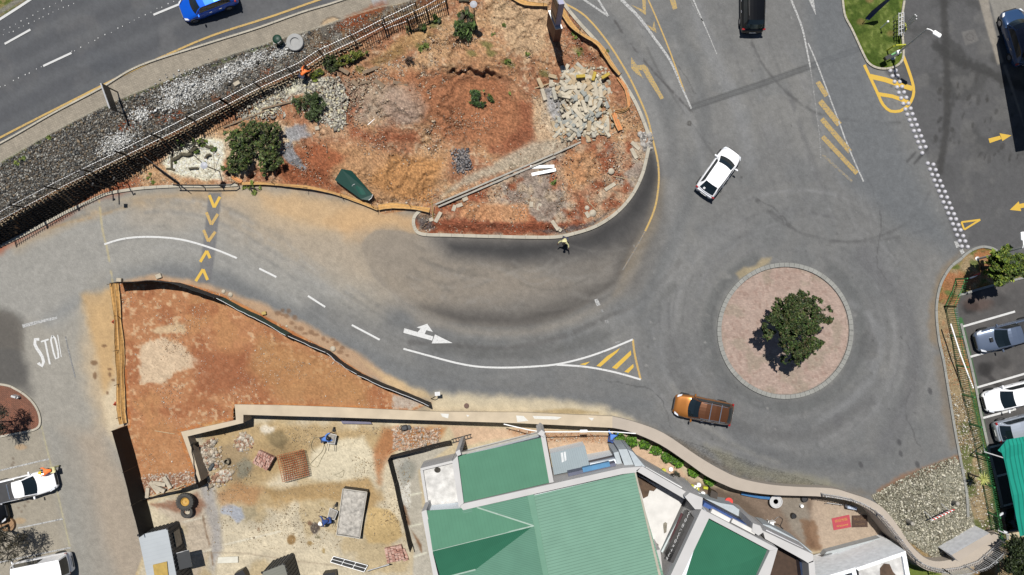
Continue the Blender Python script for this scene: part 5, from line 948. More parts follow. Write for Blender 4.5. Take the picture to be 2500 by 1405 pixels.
def person(label, px, py, face, pose, shirt, trousers, hat=None, hatc=None, group='workers on the building sites'):
    """face: world angle the person faces; pose: dict bend, arms, stride, crouch"""
    z = gz(px, py); b = W(px, py, z); root = empty('person', b, label, 'person', group); q = Matrix.Rotation(R(face), 3, 'Z'); bend = R(pose.get('bend', 5)); cr = pose.get('crouch', 0); stp = pose.get('stride', .12)
    hz = .93-.42*cr; J = lambda x, y, zz: q@Vector((x, y, zz)); up = Vector((math.sin(bend), 0, math.cos(bend)))
    pel = Vector((-.08*math.sin(bend)*2-.12*cr, 0, hz)); spi = pel+up*.25; che = pel+up*.46; nec = pel+up*.58; hd_d = Vector((math.sin(bend*.7), 0, math.cos(bend*.7))); hb = nec+hd_d*.10; hd = nec+hd_d*.2; ht = nec+hd_d*.29
    v = [pel, spi, che, nec, hb, hd, ht]; r = [.145, .13, .155, .055, .07, .1, .075]; e = [(i, i+1) for i in range(6)]; arms = []; legs = []
    def add(p, rad, par): v.append(p); r.append(rad); e.append((par, len(v)-1)); return len(v)-1
    for s in (-1, 1):
        sh = add(che+Vector((0, s*.19, 0))+up*.05, .065, 2); A = pose.get('armL' if s > 0 else 'armR', (.1, .12, -.5)); tgt = v[sh]+Vector((A[0], s*A[1], A[2])); mid = v[sh].lerp(tgt, .5)+Vector((-.05, s*.05, -.03)); el = add(mid, .045, sh); wr = add(tgt, .032, el); d = (tgt-mid).normalized(); sd_ = d.cross(Vector((0, 0, 1))); sd_ = (sd_.normalized() if sd_.length > .1 else Vector((0, 1, 0))); pa = add(tgt+d*.07, .036, wr)
        for k, (off, ln) in enumerate(((-.03, .075), (-.01, .09), (.01, .085), (.03, .065))): f1 = add(tgt+d*(.07+ln*.55)+sd_*off, .010, pa); add(tgt+d*(.07+ln)+sd_*off+Vector((0, 0, -.02)), .008, f1)
        add(tgt+d*.06-sd_*.055, .011, wr); arms.append((v[sh], mid, tgt))
        hip = add(pel+Vector((0, s*.10, -.07)), .105, 0); ft = Vector((s*stp, s*(.12+pose.get('wide', 0)), .07)); kn = (v[hip]+ft)/2+Vector((.08+.3*cr, s*.03, .02)); k_ = add(kn, .062, hip); an = add(ft, .042, k_); add(ft+Vector((.15, s*.02, -.035)), .04, an); legs.append((v[hip], kn, ft))
    skinned('body', [q@p for p in v], e, r, skin_d, root)
    # jacket and trousers follow the same skeleton a little fatter
    v2 = [pel+up*.02, spi, che, nec-up*.03]; r2 = [.16, .15, .178, .075]; e2 = [(0, 1), (1, 2), (2, 3)]
    for a, m_, t_ in arms:
        i = len(v2); v2 += [a, m_, m_.lerp(t_, .9)]; r2 += [.085, .062, .05]; e2 += [(2, i), (i, i+1), (i+1, i+2)]
    skinned('jacket', [q@p for p in v2], e2, r2, shirt, root)
    v3 = [pel]; r3 = [.165]; e3 = []
    for a, m_, t_ in legs: i = len(v3); v3 += [a, m_, t_+Vector((0, 0, .03))]; r3 += [.122, .083, .068]; e3 += [(0, i), (i, i+1), (i+1, i+2)]
    skinned('trousers', [q@p for p in v3], e3, r3, trousers, root)
    for a, m_, t_ in legs: bt = MB(); c = q@(t_+Vector((.07, 0, -.025))); bt.box(c, (.28, .11, .1), M=q, ch=.03); bt.build('boot', trim, None).parent = root
    hx = q@(hd+hd_d*.05); A_ = (q@hd_d).to_track_quat('Z', 'Y').to_matrix(); mh = MB()
    if hat: mh.lathe(hx, [(.175, -.03), (.178, -.015), (.135, 0), (.128, .06), (.09, .115), (.03, .135), (0, .137)], 18, A_); oh = mh.build(hat, hatc, None, True)
    else: mh.lathe(hx, [(.1, -.05), (.112, 0), (.105, .05), (.07, .09), (0, .1)], 14, A_); oh = mh.build('hair', hair_m, None, True)
    oh.parent = root
    # face: eyes, nose, mouth
    fc = MB(); fwd = q@Vector((math.cos(bend*.7), 0, -math.sin(bend*.7))); sdv = q@Vector((0, 1, 0)); upv = q@hd_d; c0 = q@hd
    for s in (-1, 1): fc.box(c0+fwd*.098+sdv*s*.034+upv*.01, (.012, .022, .012), M=q)
    e_ = fc.build('eyes', mat('eye_white', (.5,.5,.5), .3, raw=True), None); e_.parent = root
    n_ = MB(); n_.box(c0+fwd*.108-upv*.02, (.03, .026, .04), M=q, ch=.006); n_.build('nose', skin_d, None).parent = root; mo = MB(); mo.box(c0+fwd*.099-upv*.055, (.01, .045, .012), M=q); mo.build('mouth', mat('lips', (.12,.04,.035), .5, raw=True), None).parent = root
    return root
hv_o = mat('orange_vest', (.75,.16,.03), .7, raw=True); hv_y = mat('yellow_vest', (.5,.47,.25), .7, raw=True); bl = mat('blue_overall', (.018,.05,.18), .8, raw=True); bl2 = mat('pale_blue_overall', (.07,.18,.5), .8, raw=True); dk = mat('dark_trousers', (.02,.025,.05), .8, raw=True); cream_t = mat('cream_trousers', (.6,.52,.34), .8, raw=True); capw = mat('white_cap', (.8,.8,.8), .6, raw=True); capy = mat('yellow_helmet', (.6,.42,.02), .4, raw=True)
person('worker in an orange vest bending at the foot of the palisade fence by the hedge', 746, 190, 60, dict(bend=80, armL=(.35,.1,-.35), armR=(.35,.1,-.35), stride=.15), hv_o, dk)
person('worker in pale yellow clothing stepping along the island kerb on the dark patch', 1377, 588, 250, dict(bend=35, armL=(.3,.3,-.3), armR=(.25,.2,-.35), stride=.25), hv_y, dk)
person('worker in orange and yellow leaning over the bonnet of the white pickup', 141, 1142, 190, dict(bend=60, armL=(.45,.1,-.25), armR=(.45,.1,-.25), stride=.2), hv_o, hv_y, 'helmet', capy)
person('worker in blue overalls and white cap beside the wheelbarrow at the rubble skip', 806, 1263, 190, dict(bend=48, armL=(.3,.2,-.4), armR=(.3,.25,-.4), stride=.25, wide=.05), bl, bl, 'cap', capw)
person('worker in pale blue crouching by the wheelbarrow below the yard wall', 797, 1068, 20, dict(bend=55, armL=(.4,.1,-.3), armR=(.4,.1,-.3), crouch=.6), bl2, dk, 'cap', trim)
person('worker in pale blue bending beside the first clipped shrub', 1489, 1066, 70, dict(bend=70, armL=(.3,.2,-.35), armR=(.3,.2,-.35), stride=.15), bl2, bl, None)
# ================= TREES AND PLANTS =================
leaf_m = attr_mat('leaves', .6, .3, ((6., .15),), 0); bark = mat('bark', (96,84,70), .95, var=.3, scale=8., bump=.5); dark_bark = mat('dark_bark', (58,54,46), .95, var=.3, scale=8., bump=.5)
def foliage(name, blobs, n, size, cols, parent, seed=1, hollow=.35, gap=.42, gs=1.0, up=.5, label=None, sx=.5):
    r = np.random.RandomState(seed); out = []; tot = sum(b[1]**2 for b in blobs)
    for c, rad, zs in blobs:
        k = int(n*rad**2/tot*2.2); d = r.randn(k, 3); d /= np.linalg.norm(d, axis=1)[:, None]; rr = (hollow+(1-hollow)*r.rand(k))**.6; p = d*rr[:, None]*np.array([rad, rad, rad*zs])
        p = p*(1+.22*np.sin(d[:, :1]*5+seed)*np.cos(d[:, 1:2]*6+seed*2)); p += np.array(c); keep = fbm(p[:, 0]*30/gs, p[:, 1]*30/gs+p[:, 2]*17/gs, 14, seed+5, 2) > gap*r.uniform(.75, 1.15, k); out.append(p[keep])
    p = np.concatenate(out); r.shuffle(p); p = p[:n]; k = len(p)
    a = r.randn(k, 3); a /= np.linalg.norm(a, axis=1)[:, None]; nrm = r.randn(k, 3)*(1-up)+np.array([0, 0, up*1.6]); nrm /= np.linalg.norm(nrm, axis=1)[:, None]; u = np.cross(nrm, a); u /= np.linalg.norm(u, axis=1)[:, None]+1e-9; v = np.cross(nrm, u); s = size*np.exp(r.randn(k)*.5)[:, None]
    V = np.stack([p-u*s, p-v*s*sx, p+u*s, p+v*s*sx], 1).reshape(-1, 3); F = np.arange(k*4).reshape(k, 4); C_ = alb(np.array(cols, float))[r.randint(0, len(cols), k)]*(r.uniform(.5, 1.5, (k, 1))*(.7+.7*fbm(p[:, 0]*30+p[:, 2]*13, p[:, 1]*30, 22, seed+9, 2)[:, None]));  
    if parent: V = V-np.array(parent.location)
    o = mesh_np(name, V, F, np.repeat(C_, 4, 0), leaf_m, parent)
    if label: o['label'] = label
    return o
GT = [(66,92,34),(52,76,28),(84,108,44),(44,62,28),(100,116,58)]; GB = [(88,116,48),(60,84,36),(110,132,60),(46,62,30)]
def jig(lst, seed, k=3, f=.45):
    r = random.Random(seed); out = [(x, y, z, rr*.8, q) for x, y, z, rr, q in lst]
    for x, y, z, rr, q in lst:
        for _ in range(k): a = r.uniform(0, 6.28); d = rr*r.uniform(.7, 1.15); out.append((x+math.cos(a)*d, y+math.sin(a)*d, max(z+r.uniform(-.4, .3), .05), rr*r.uniform(.2, f), q))
    return out
def crown(lst): return [(tuple(W(x, y, z)), r*S, zs) for x, y, z, r, zs in lst]
def trunk(root, base, ends, r0, m, name='trunk'):
    b = Vector(base); t = MB(); mid = b+Vector((0, 0, ends[0].z-b.z))*.45; t.tube([b-Vector((0, 0, .1)), b.lerp(mid, .5)+Vector((.05, .03, 0)), mid], [r0*1.25, r0, r0*.8], 9)
    t.build(name, m, root)
    for e in ends: l = MB(); k = mid.lerp(e, .5)+Vector((0, 0, .15)); l.tube([mid-Vector((0, 0, .1)), k, e], [r0*.55, r0*.35, r0*.12], 6); l.build('limb', m, root)
# the tree on the roundabout
tb = W(1901, 800, 0); t = empty('tree', tb, 'dark green leafy tree growing off centre on the pink roundabout island', 'tree')
cl = [(1905,762,3.4,26,.8),(1938,744,4.2,30,.7),(1972,748,4.0,28,.7),(2004,772,3.2,22,.6),(1892,790,4.0,28,.8),(1940,792,4.8,38,.7),(1970,800,4.2,26,.7),(1975,848,3.9,28,.7),(1930,830,4.,32,.8),(1950,868,3.2,22,.7),(1898,738,3.,12,.6),(1962,724,3.0,13,.6),(2024,784,2.6,10,.6),(1996,840,3.,14,.6),(1876,815,3.0,15,.7),(2018,756,2.8,9,.6),(1920,880,2.6,12,.6)]
foliage('crown', crown(jig(cl, 4)), 50000, .05, [(58,84,34),(44,66,28),(76,100,44),(36,50,24),(96,108,58),(86,80,48)], t, 3, gap=.5, gs=.7); trunk(t, tb, [W(x, y, z) for x, y, z, r, q in cl[:9]], .16, dark_bark)
# tree in the grass tip
tb = W(2398, 655, 0); t = empty('tree', tb, 'bright green dense tree in the grass tip at the right edge', 'tree')
cl = [(2450,640,4.0,32,.8),(2425,655,3.,26,.9),(2478,650,4.2,30,.8),(2455,668,3.6,26,.8),(2492,640,3.6,22,.8),(2430,632,3.2,20,.8)]
foliage('crown', crown(jig(cl, 6)), 22000, .065, [(104,128,36),(74,100,28),(140,152,54),(50,68,24)], t, 5, gap=.4, up=.6); trunk(t, tb, [W(x, y, z) for x, y, z, r, q in cl], .13, dark_bark)
# bare dark trees on the left
for lab, b_, lst, n, sd_ in (('thin almost leafless tree in the round brick planter on the left', (22,1282), [(10,1322,3.,30,.7),(42,1330,2.6,26,.6),(20,1352,2.6,26,.6),(58,1318,2.2,16,.5),(-14,1318,3.2,26,.7)], 2600, 9), ('thin dark tree on the red brick island at the left edge', (-16,1020), [(-6,1010,2.6,24,.8),(-14,1052,2.6,24,.8),(-40,1030,3.4,32,.8)], 2600, 12)):
    tb = W(b_[0], b_[1], 0); t = empty('tree', tb, lab, 'tree'); foliage('crown', crown(lst), n, .05, [(60,58,44),(44,44,38),(84,76,56)], t, sd_, gap=.5, sx=.35)
    rr = random.Random(sd_); m_ = MB(); 
    trunk(t, tb, [W(x, y, z) for x, y, z, r, q in lst], .1, dark_bark); m_ = MB()
    for x, y, z, r, q in lst:
        c = W(x, y, z)
        for k in range(16): a = rr.uniform(0, 6.28); e = c+Vector((math.cos(a)*r*S*1.2, math.sin(a)*r*S*1.2, rr.uniform(-.6, .5))); m_.tube([c, c.lerp(e, .5)+Vector((rr.uniform(-.15, .15), rr.uniform(-.15, .15), 0)), e], [.03, .02, .008], 4, False)
    m_.build('twigs', dark_bark, t)
def bush(label, lst, n, size, cols, seed, cat='bush', name='bush', stem=True, gap=.42, up=.5, sx=.5, group=None, hollow=.35, gs=1.):
    b = U(lst[0][0], lst[0][1]); t = empty(name, b, label, cat, group); bl_ = [(tuple(U(x, y, z)), r*S, zs) for x, y, z, r, zs in (jig(lst, seed) if name in ('bush', 'weeds') else lst)]
    foliage('foliage', bl_, n, size, cols, t, seed, gap=gap, up=up, sx=sx, hollow=hollow, gs=gs)
    if stem:
        m_ = MB()
        for k in range(min(len(lst)*2, 8)): x, y, z, r, q = lst[k % len(lst)]; e = U(x+random.uniform(-r, r)*.6, y+random.uniform(-r, r)*.6, z+.1); m_.tube([b, b.lerp(e, .5)+Vector((0, 0, .2)), e], [.05, .03, .012], 5)
        m_.build('stems', dark_bark, t)
    return t
bush('large dark green bush beside the cream sand below the block wall', [(620,330,1.2,34,.9),(585,345,1.1,28,.9),(660,330,1.2,32,.9),(598,390,1.0,36,.8),(575,410,.6,22,.7),(640,372,.9,22,.7),(662,385,.9,32,.8),(672,345,1.1,24,.8),(650,415,.6,18,.7),(680,320,.8,14,.7)], 26000, .048, [(84,106,46),(60,80,36),(112,132,62),(42,54,28),(104,98,62)], 21, gap=.52, gs=.55)
bush('round cut bush lying on the pale broken stone', [(758,255,.5,30,.6),(740,262,.4,18,.6),(780,268,.4,18,.6),(765,285,.4,16,.5)], 6000, .055, [(76,96,50),(100,120,66),(50,64,34)], 22, gap=.46, sx=.25)
bush('uprooted bush lying in the red excavated pit', [(1163,236,.4,17,.6),(1160,252,.3,12,.5),(1176,256,.3,10,.5)], 1500, .08, [(70,100,50),(96,124,66),(48,66,34)], 23, gap=.44, sx=.25); bush('small torn branch right of the uprooted bush', [(1196,240,.2,8,.5),(1204,250,.1,5,.4)], 300, .07, GB, 24, sx=.25)
bush('heap of dark green cut branches between the felled trunks at the top', [(1130,75,.5,20,.7),(1150,62,.5,16,.6),(1138,45,.5,16,.7),(1122,62,.3,12,.6),(1145,88,.3,10,.6)], 3400, .08, [(72,98,46),(100,124,60),(48,66,32)], 25, gap=.42, sx=.25)
bush('small leafy shrub at the foot of the palisade fence right of the hedge', [(1065,50,.2,10,.6),(1030,68,.2,9,.6)], 700, .06, GB, 26); bush('low shrub beside the fallen fence panels', [(1000,78,.2,8,.6),(1024,72,.1,7,.6),(1048,68,.1,6,.6)], 600, .06, [(104,96,60),(130,124,70),(70,64,40)], 27)
bush('clipped yellow green hedge strip above the orange soil', [(838,152,.3,11,.8),(852,146,.35,12,.8),(866,140,.35,12,.8),(880,134,.35,11,.8),(893,128,.3,9,.8),(826,158,.2,8,.8)], 3000, .05, [(116,124,40),(90,104,34),(140,142,56),(66,76,28)], 28, 'hedge', 'hedge'); bush('smaller yellow green hedge piece beside the orange vest worker', [(775,182,.3,9,.7),(788,176,.3,9,.7),(765,188,.2,7,.7),(770,196,.1,5,.6)], 1000, .05, [(120,134,40),(92,110,34),(66,76,28)], 29, 'hedge', 'hedge')
bush('dark weedy shrubs along the fence between the two hedge pieces', [(800,158,.4,12,.7),(815,150,.4,12,.7),(822,168,.3,10,.7),(806,170,.3,8,.6)], 1400, .05, [(66,82,36),(84,98,46),(50,58,32)], 30)
bush('dry brown shrub on the edge of the excavation', [(1003,152,.3,15,.6),(1020,158,.2,8,.5)], 1000, .06, [(96,76,62),(120,96,78),(66,52,44)], 31, sx=.2, gap=.45); bush('light green weeds growing from the kerb end by the large bush', [(610,458,.1,13,.4),(622,470,.1,8,.4),(600,450,.2,9,.4),(636,464,.1,6,.3)], 900, .06, [(140,160,70),(110,134,54),(160,170,90)], 32, gap=.5, sx=.25)
bush('leafy twigs among the sawn logs', [(445,352,.1,10,.5),(500,350,.1,12,.5),(480,372,.1,7,.4),(518,362,.1,8,.4),(430,398,.1,5,.3),(500,400,.1,6,.3),(470,345,.1,9,.4)], 1000, .06, GB+[(130,150,60)], 33, gap=.5)
for x, y, r in ((1290,134,6),(1400,80,5),(1412,126,9),(1404,92,6),(1480,128,6),(1040,112,10),(1028,120,7),(1205,80,5),(1230,62,5),(1238,152,8),(1246,230,3),(1460,265,4),(808,382,5),(1350,448,5),(360,430,9),(375,444,5),(60,388,8),(40,400,6),(120,336,6)):
    bush('tuft of green weeds at '+{1290:'the path of bare soil left of the totem sign shadow',1400:'the netting beside the totem sign',1412:'the inner edge of the netting above the broken kerbs',1404:'the netting just below the totem sign',1480:'the kerb inside the orange netting',1040:'the ochre soil below the fallen fence panels',1028:'the ochre soil, smaller of the pair',1205:'the light soil right of the felled trunks',1230:'the light soil near the top',1238:'the rim of the red pit',1246:'the side of the red pit',1460:'the right side of the broken kerb heap',808:'the mound above the green lid',1350:'the island tail near the white planks',360:'the foot of the open gate leaf',375:'the kerb below the open gate leaf',60:'the path edge at the far left',40:'the path edge nearest the left border',120:'the path edge above the dark stones'}[x], [(x,y,.05,r,.5)], 60+r*12, .05, [(120,140,60),(96,120,48),(150,160,84)], 40+x % 37, 'weeds', 'weeds', stem=False, gap=.45)
# clipped shrubs along the wall
sp = [(1511,1063,10),(1540,1073,11),(1571,1080,11),(1600,1094,11),(1627,1111,13),(1652,1122,13),(1690,1148,11),(1729,1168,12)]
nm = ['first, leftmost','second','third','fourth','fifth and broadest','sixth','seventh, standing apart','eighth and last']
for i, (x, y, r) in enumerate(sp): bush(nm[i]+' clipped round green shrub along the foot of the curved wall', [(x,y+2,.5,r*1.1,1.),(x+5,y+4,.45,r*.85,1.),(x-5,y,.45,r*.8,1.)], 1700, .05, [(92,142,30),(66,108,22),(120,168,46),(44,70,20)], 60+i, 'shrub', 'clipped_shrub', group='clipped shrubs along the wall', gap=.3, up=.6)
bush('dark leafless looking shrub behind the facade by the yellow buckets', [(1638,1158,.8,11,.7),(1650,1150,.6,10,.6),(1630,1168,.5,8,.6)], 500, .06, [(70,76,64),(100,110,90),(46,50,42)], 71, gap=.5, sx=.25)
# aloe with sword leaves
def rosette(label, px, py, z, n, ln, cols, cat='aloe'):
    c = W(px, py, z); base = Vector((c.x, c.y, 0)); t = empty('aloe', base, label, cat); mb = MB(); mk = MB(); mk.tube([base, base+Vector((0, 0, z))], .07, 6); mk.build('stem', bark, t)
    for i in range(n):
        a = i*2.4+random.uniform(-.2, .2); el = random.uniform(-.1, .8); l = ln*random.uniform(.75, 1.1); d = Vector((math.cos(a)*math.cos(el), math.sin(a)*math.cos(el), math.sin(el))); s = Vector((-math.sin(a), math.cos(a), 0)); b0 = c; m1 = c+d*l*.5+Vector((0, 0, .05)); e = c+d*l+Vector((0, 0, -.12*math.cos(el)))
        mb.face([b0-s*.035, m1-s*.04, m1+s*.04, b0+s*.035]); mb.face([m1-s*.04, e, m1+s*.04])
    mb.build('leaves', cols, t); return t
rosette('spiky yellow green aloe standing over the green fence', 2399, 1170, 1.9, 34, .62, mat('aloe_leaf', (196,200,110), .6, var=.15)); 
# dark trees at the bottom right corner
for i, (lab, lst) in enumerate((('dark tree in shade at the bottom right corner', [(2496,1345,3.,34,.8),(2476,1375,2.6,26,.8),(2500,1395,3.,30,.8)]),)):
    tb = W(2470, 1370, -.3); t = empty('tree', tb, lab, 'tree'); foliage('crown', crown(lst), 8000, .08, [(52,66,34),(40,52,28),(66,80,40)], t, 81); trunk(t, tb, [W(x, y, z) for x, y, z, r, q in lst], .12, dark_bark)
# felled logs
logm = mat('log_bark', (98,92,74), .95, var=.3, scale=6., bump=.6); cutm = mat('cut_wood', (214,190,150), .85, var=.15)
def log(label, a, b, r, za=.0, m=logm):
    p, q = U(a[0], a[1], r+za), U(b[0], b[1], r*.9+za); t = empty('log', p, label, 'log', 'felled logs'); mb = MB(); d = (q-p); n = Vector((-d.y, d.x, 0)).normalized()*random.uniform(-.08, .08); mb.tube([p, p.lerp(q, .5)+n, q], [r, r*.93, r*.85], 10, False); mb.build('bark', m, t, True)
    for e, s, rr in ((p, -1, r), (q, 1, r*.85)): c = MB(); dd = d.normalized()*s; c.tube([e-dd*.02, e+dd*.004], rr*.97, 10); c.build('cut_end', cutm, t)
L_ = [((423,392),(448,376),.16,'thick curved log lying on the cream sand'),((448,378),(470,377),.15,'log end touching the thick curved log'),((466,372),(482,360),.14,'short log in the middle of the pile'),((484,354),(500,346),.17,'thick log at the top of the pile'),((422,376),(420,410),.09,'thin upright lying branch at the left of the pile'),((428,368),(448,364),.10,'short dark log at the upper left of the pile'),((408,414),(428,416),.10,'log at the lower left near the gate leaf'),((462,413),(484,411),.09,'short log left of the round lamp head'),((503,386),(515,378),.11,'stub above the round lamp head'),((504,358),(522,362),.12,'log against the large bush'),((488,352),(476,344),.06,'branch above the thick log'),((459,376),(482,340),.05,'long thin branch across the pile'),((348,402),(352,412),.11,'stump beside the foot of the block wall')]
for a, b, r, l in L_: log(l, a, b, r)
log('long weathered grey trunk lying across the cut branches at the top', (1133,34), (1114,83), .2); log('second grey trunk beside the long one', (1139,20), (1146,64), .18); log('short crossing log at the very top by the round lamp', (1120,3), (1146,4), .13)
# ================= THE SHOPPING CENTRE =================
def rib_mat(name, c, rot, sp_, wd, dark, rough=.5, var=.05):
    m = mat(name, c, .85, var=var, scale=.8); t = m.node_tree; b = t.nodes['Principled BSDF']; b.inputs['Specular IOR Level'].default_value = .12; src = b.inputs['Base Color'].links[0].from_socket
    tc = t.nodes.new('ShaderNodeTexCoord'); mp = t.nodes.new('ShaderNodeMapping'); mp.inputs['Rotation'].default_value[2] = R(rot); sx = t.nodes.new('ShaderNodeSeparateXYZ'); t.links.new(tc.outputs['Object'], mp.inputs[0]); t.links.new(mp.outputs[0], sx.inputs[0])
    d = t.nodes.new('ShaderNodeMath'); d.operation = 'DIVIDE'; d.inputs[1].default_value = sp_; f = t.nodes.new('ShaderNodeMath'); f.operation = 'FRACT'; g_ = t.nodes.new('ShaderNodeMath'); g_.operation = 'LESS_THAN'; g_.inputs[1].default_value = wd
    t.links.new(sx.outputs[1], d.inputs[0]); t.links.new(d.outputs[0], f.inputs[0]); t.links.new(f.outputs[0], g_.inputs[0]); mr = t.nodes.new('ShaderNodeMapRange'); mr.inputs[3].default_value = 1; mr.inputs[4].default_value = dark; t.links.new(g_.outputs[0], mr.inputs[0])
    mx = t.nodes.new('ShaderNodeVectorMath'); mx.operation = 'SCALE'; t.links.new(src, mx.inputs[0]); t.links.new(mr.outputs[0], mx.inputs['Scale']); t.links.new(mx.outputs[0], b.inputs['Base Color']); return m
def poly(mb, pts): return mb.face([W(*p) for p in pts])
def wp(mb, pts, zt, zb):
    T = [W(x, y, zt) for x, y in pts]; a = sum(T[i].x*T[(i+1) % len(T)].y-T[(i+1) % len(T)].x*T[i].y for i in range(len(T)))
    if a < 0: T = T[::-1]
    return mb.prism([Vector((v.x, v.y, zb)) for v in T], T)
bld = empty('shopping_centre', W(1400, 1300, CZ), 'large shopping centre with green metal roofs and pale parapets at the bottom', 'building')
whitewall = mat('pale_parapet', (226,224,222), .8, var=.05, scale=.7); facade = mat('pale_blue_grey_render', (.60,.65,.69), .8, raw=True, var=.05, scale=.5); canopy_m = mat('pale_blue_canopy', (206,216,222), .8, var=.06); whiteroof = mat('white_roof_sheet', (252,250,246), .7, var=.10, scale=1.2); whitestain = mat('stained_white_roof', (236,234,230), .8, var=.25, scale=2.)
ZP = 3.2; ZB = CZ-.1
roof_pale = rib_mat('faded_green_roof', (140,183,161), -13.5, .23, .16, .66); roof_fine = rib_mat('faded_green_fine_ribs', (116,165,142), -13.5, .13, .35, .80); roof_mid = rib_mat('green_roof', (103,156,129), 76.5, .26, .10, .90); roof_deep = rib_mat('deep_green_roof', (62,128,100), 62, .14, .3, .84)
def part(nm, m, fn, label=None):
    mb = MB(); fn(mb)
    for q in pieces(mb) if nm not in ('ridge_cap',) else [mb]: o = q.build(nm, m, bld, label=label)
    return o
# main walls (cores), a little inside the parapets
part('wall', facade, lambda mb: (wp(mb, [(1046,1252),(1134,1243),(1522,1160),(1548,1152),(1622,1440),(1090,1440)], 2.5, ZB), wp(mb, [(1122,1130),(1322,1080),(1342,1180),(1134,1232)], 2.6, ZB)))
part('roof', roof_pale, lambda mb: poly(mb, [(1290,1213,3.35),(1336,1440,3.35),(1630,1440,3.1),(1549,1154,3.1),(1522,1159,3.1)]), 'big pale green ribbed roof')
part('roof', roof_mid, lambda mb: poly(mb, [(1118,1114,2.95),(1131,1228,3.05),(1341,1179,3.05),(1321,1069,2.95)]), 'upper green roof between pale parapets')
part('roof', roof_mid, lambda mb: poly(mb, [(1041,1247,3.0),(1056,1345,3.9),(1303,1284,3.45),(1164,1239,3.0)]), 'green roof slope facing the yard')
part('roof', roof_fine, lambda mb: poly(mb, [(1164,1239,3.0),(1303,1284,3.5),(1290,1211,3.2)]), 'finely ribbed green roof triangle'); part('roof', roof_deep, lambda mb: poly(mb, [(1056,1345,3.5),(1072,1400,3.0),(1077,1420,2.9),(1161,1391,3.0),(1303,1284,3.5)]), 'green roof slope with its shade painted deep green')  # south slope's shade put into the colour by the deeper green copy
part('roof', roof_fine, lambda mb: poly(mb, [(1303,1284,3.5),(1161,1391,3.0),(1077,1420,2.95),(1080,1445,2.9),(1336,1445,3.2)]), 'finely ribbed green roof at the bottom edge')
part('roof_gutter', rib_mat('gutter_sheet', (130,176,152), 0, 3, .01, .9), lambda mb: mb.prism([W(*p) for p in ((1288,1211,3.3),(1334,1445,3.3),(1346,1445,3.3),(1303,1207,3.3))], [W(*p) for p in ((1288,1211,3.42),(1334,1445,3.42),(1346,1445,3.42),(1303,1207,3.42))]))
def ridge(mb): 
    for a, b in (((1056,1345,3.53),(1303,1284,3.53)), ((1164,1239,3.03),(1303,1284,3.53)), ((1161,1391,3.03),(1080,1412,2.98))): mb.bar(W(*a), W(*b), .10, .05)
part('ridge_cap', mat('pale_ridge_cap', (180,206,190), .6), ridge)
part('roof_panel', roof_fine, lambda mb: poly(mb, [(1128,1241,3.03),(1138,1320,3.47),(1164,1314,3.47),(1152,1240,3.03)]), 'paler replaced roof sheet')
def parap(mb):
    wp(mb, [(1104,1127),(1117,1113),(1132,1228),(1120,1240)], ZP+.1, ZB); wp(mb, [(1319,1058),(1331,1062),(1352,1178),(1341,1180)], ZP+.1, ZB); wp(mb, [(1119,1233),(1520,1143),(1566,1140),(1553,1154),(1520,1158),(1131,1246)], ZP, ZB)
    wp(mb, [(1029,1250),(1041,1245),(1052,1300),(1057,1352),(1078,1440),(1064,1440),(1046,1345)], ZP, ZB); wp(mb, [(1112,1104),(1122,1098),(1126,1110),(1117,1114)], ZP+.3, ZB); wp(mb, [(1312,1060),(1322,1050),(1330,1056),(1328,1068)], ZP+.3, ZB)
part('parapet', whitewall, parap)
part('gutter', mat('rusty_gutter', (200,196,184), .8), lambda mb: wp(mb, [(1122,1107),(1318,1057),(1319,1061),(1123,1112)], 2.9, 2.6))
part('flat_roof', whitestain, lambda mb: wp(mb, [(1030,1150),(1106,1131),(1120,1226),(1046,1240)], .55, ZB), 'low stained white flat roof'); part('flat_roof_rim', whitewall, lambda mb: (wp(mb, [(1026,1144),(1104,1125),(1105,1131),(1027,1150)], .8, ZB), wp(mb, [(1026,1150),(1033,1149),(1047,1241),(1041,1243)], .8, ZB)))
part('roof_stain', mat('dark_roof_stain', (70,66,60), .9, var=.4, scale=5.), lambda mb: poly(mb, [(1068+8*math.cos(a), 1148+7*math.sin(a), .56) for a in np.linspace(0, 5.8, 14)]))
# facade facing the road with its sign
part('roof', rib_mat('grey_lean_to_roof', (176,190,196), 76.5, .17, .12, .8), lambda mb: poly(mb, [(1343,1108,.4),(1428,1088,.4),(1440,1142,1.4),(1353,1160,1.4)]), 'grey blue corrugated lean-to roof'); part('rooflight', mat('clear_sheet', (240,244,246), .4), lambda mb: (poly(mb, [(1369,1106,.52),(1374,1105,.52),(1378,1132,.97),(1372,1133,.97)]), poly(mb, [(1376,1104,.53),(1381,1103,.53),(1383,1124,.86),(1379,1127,.9)])))
part('wall', facade, lambda mb: (wp(mb, [(1344,1110),(1428,1091),(1440,1146),(1354,1165)], .25, ZB), wp(mb, [(1440,1133),(1505,1121),(1512,1150),(1444,1160)], 1.5, ZB)))
sg = MB(); A, B, C_, D = W(1387,1166,2.9), W(1504,1140,2.9), W(1502,1133,1.6), W(1386,1158,1.6)
sb = MB(); 
def signbox(mb, a, b, zt, zb, th): # box along a-b standing on a wall facing the camera side
    p, q = W(a[0], a[1], zt), W(b[0], b[1], zt); d = (q-p).normalized(); n = Vector((-d.y, d.x, 0)); n = n if n.dot(Vector((p.x, p.y, 0))) < 0 else -n; mb.prism([p+Vector((0, 0, zb-zt)), q+Vector((0, 0, zb-zt)), q+n*th+Vector((0, 0, zb-zt)), p+n*th+Vector((0, 0, zb-zt))], [p, q, q+n*th, p+n*th]); return p, q, n
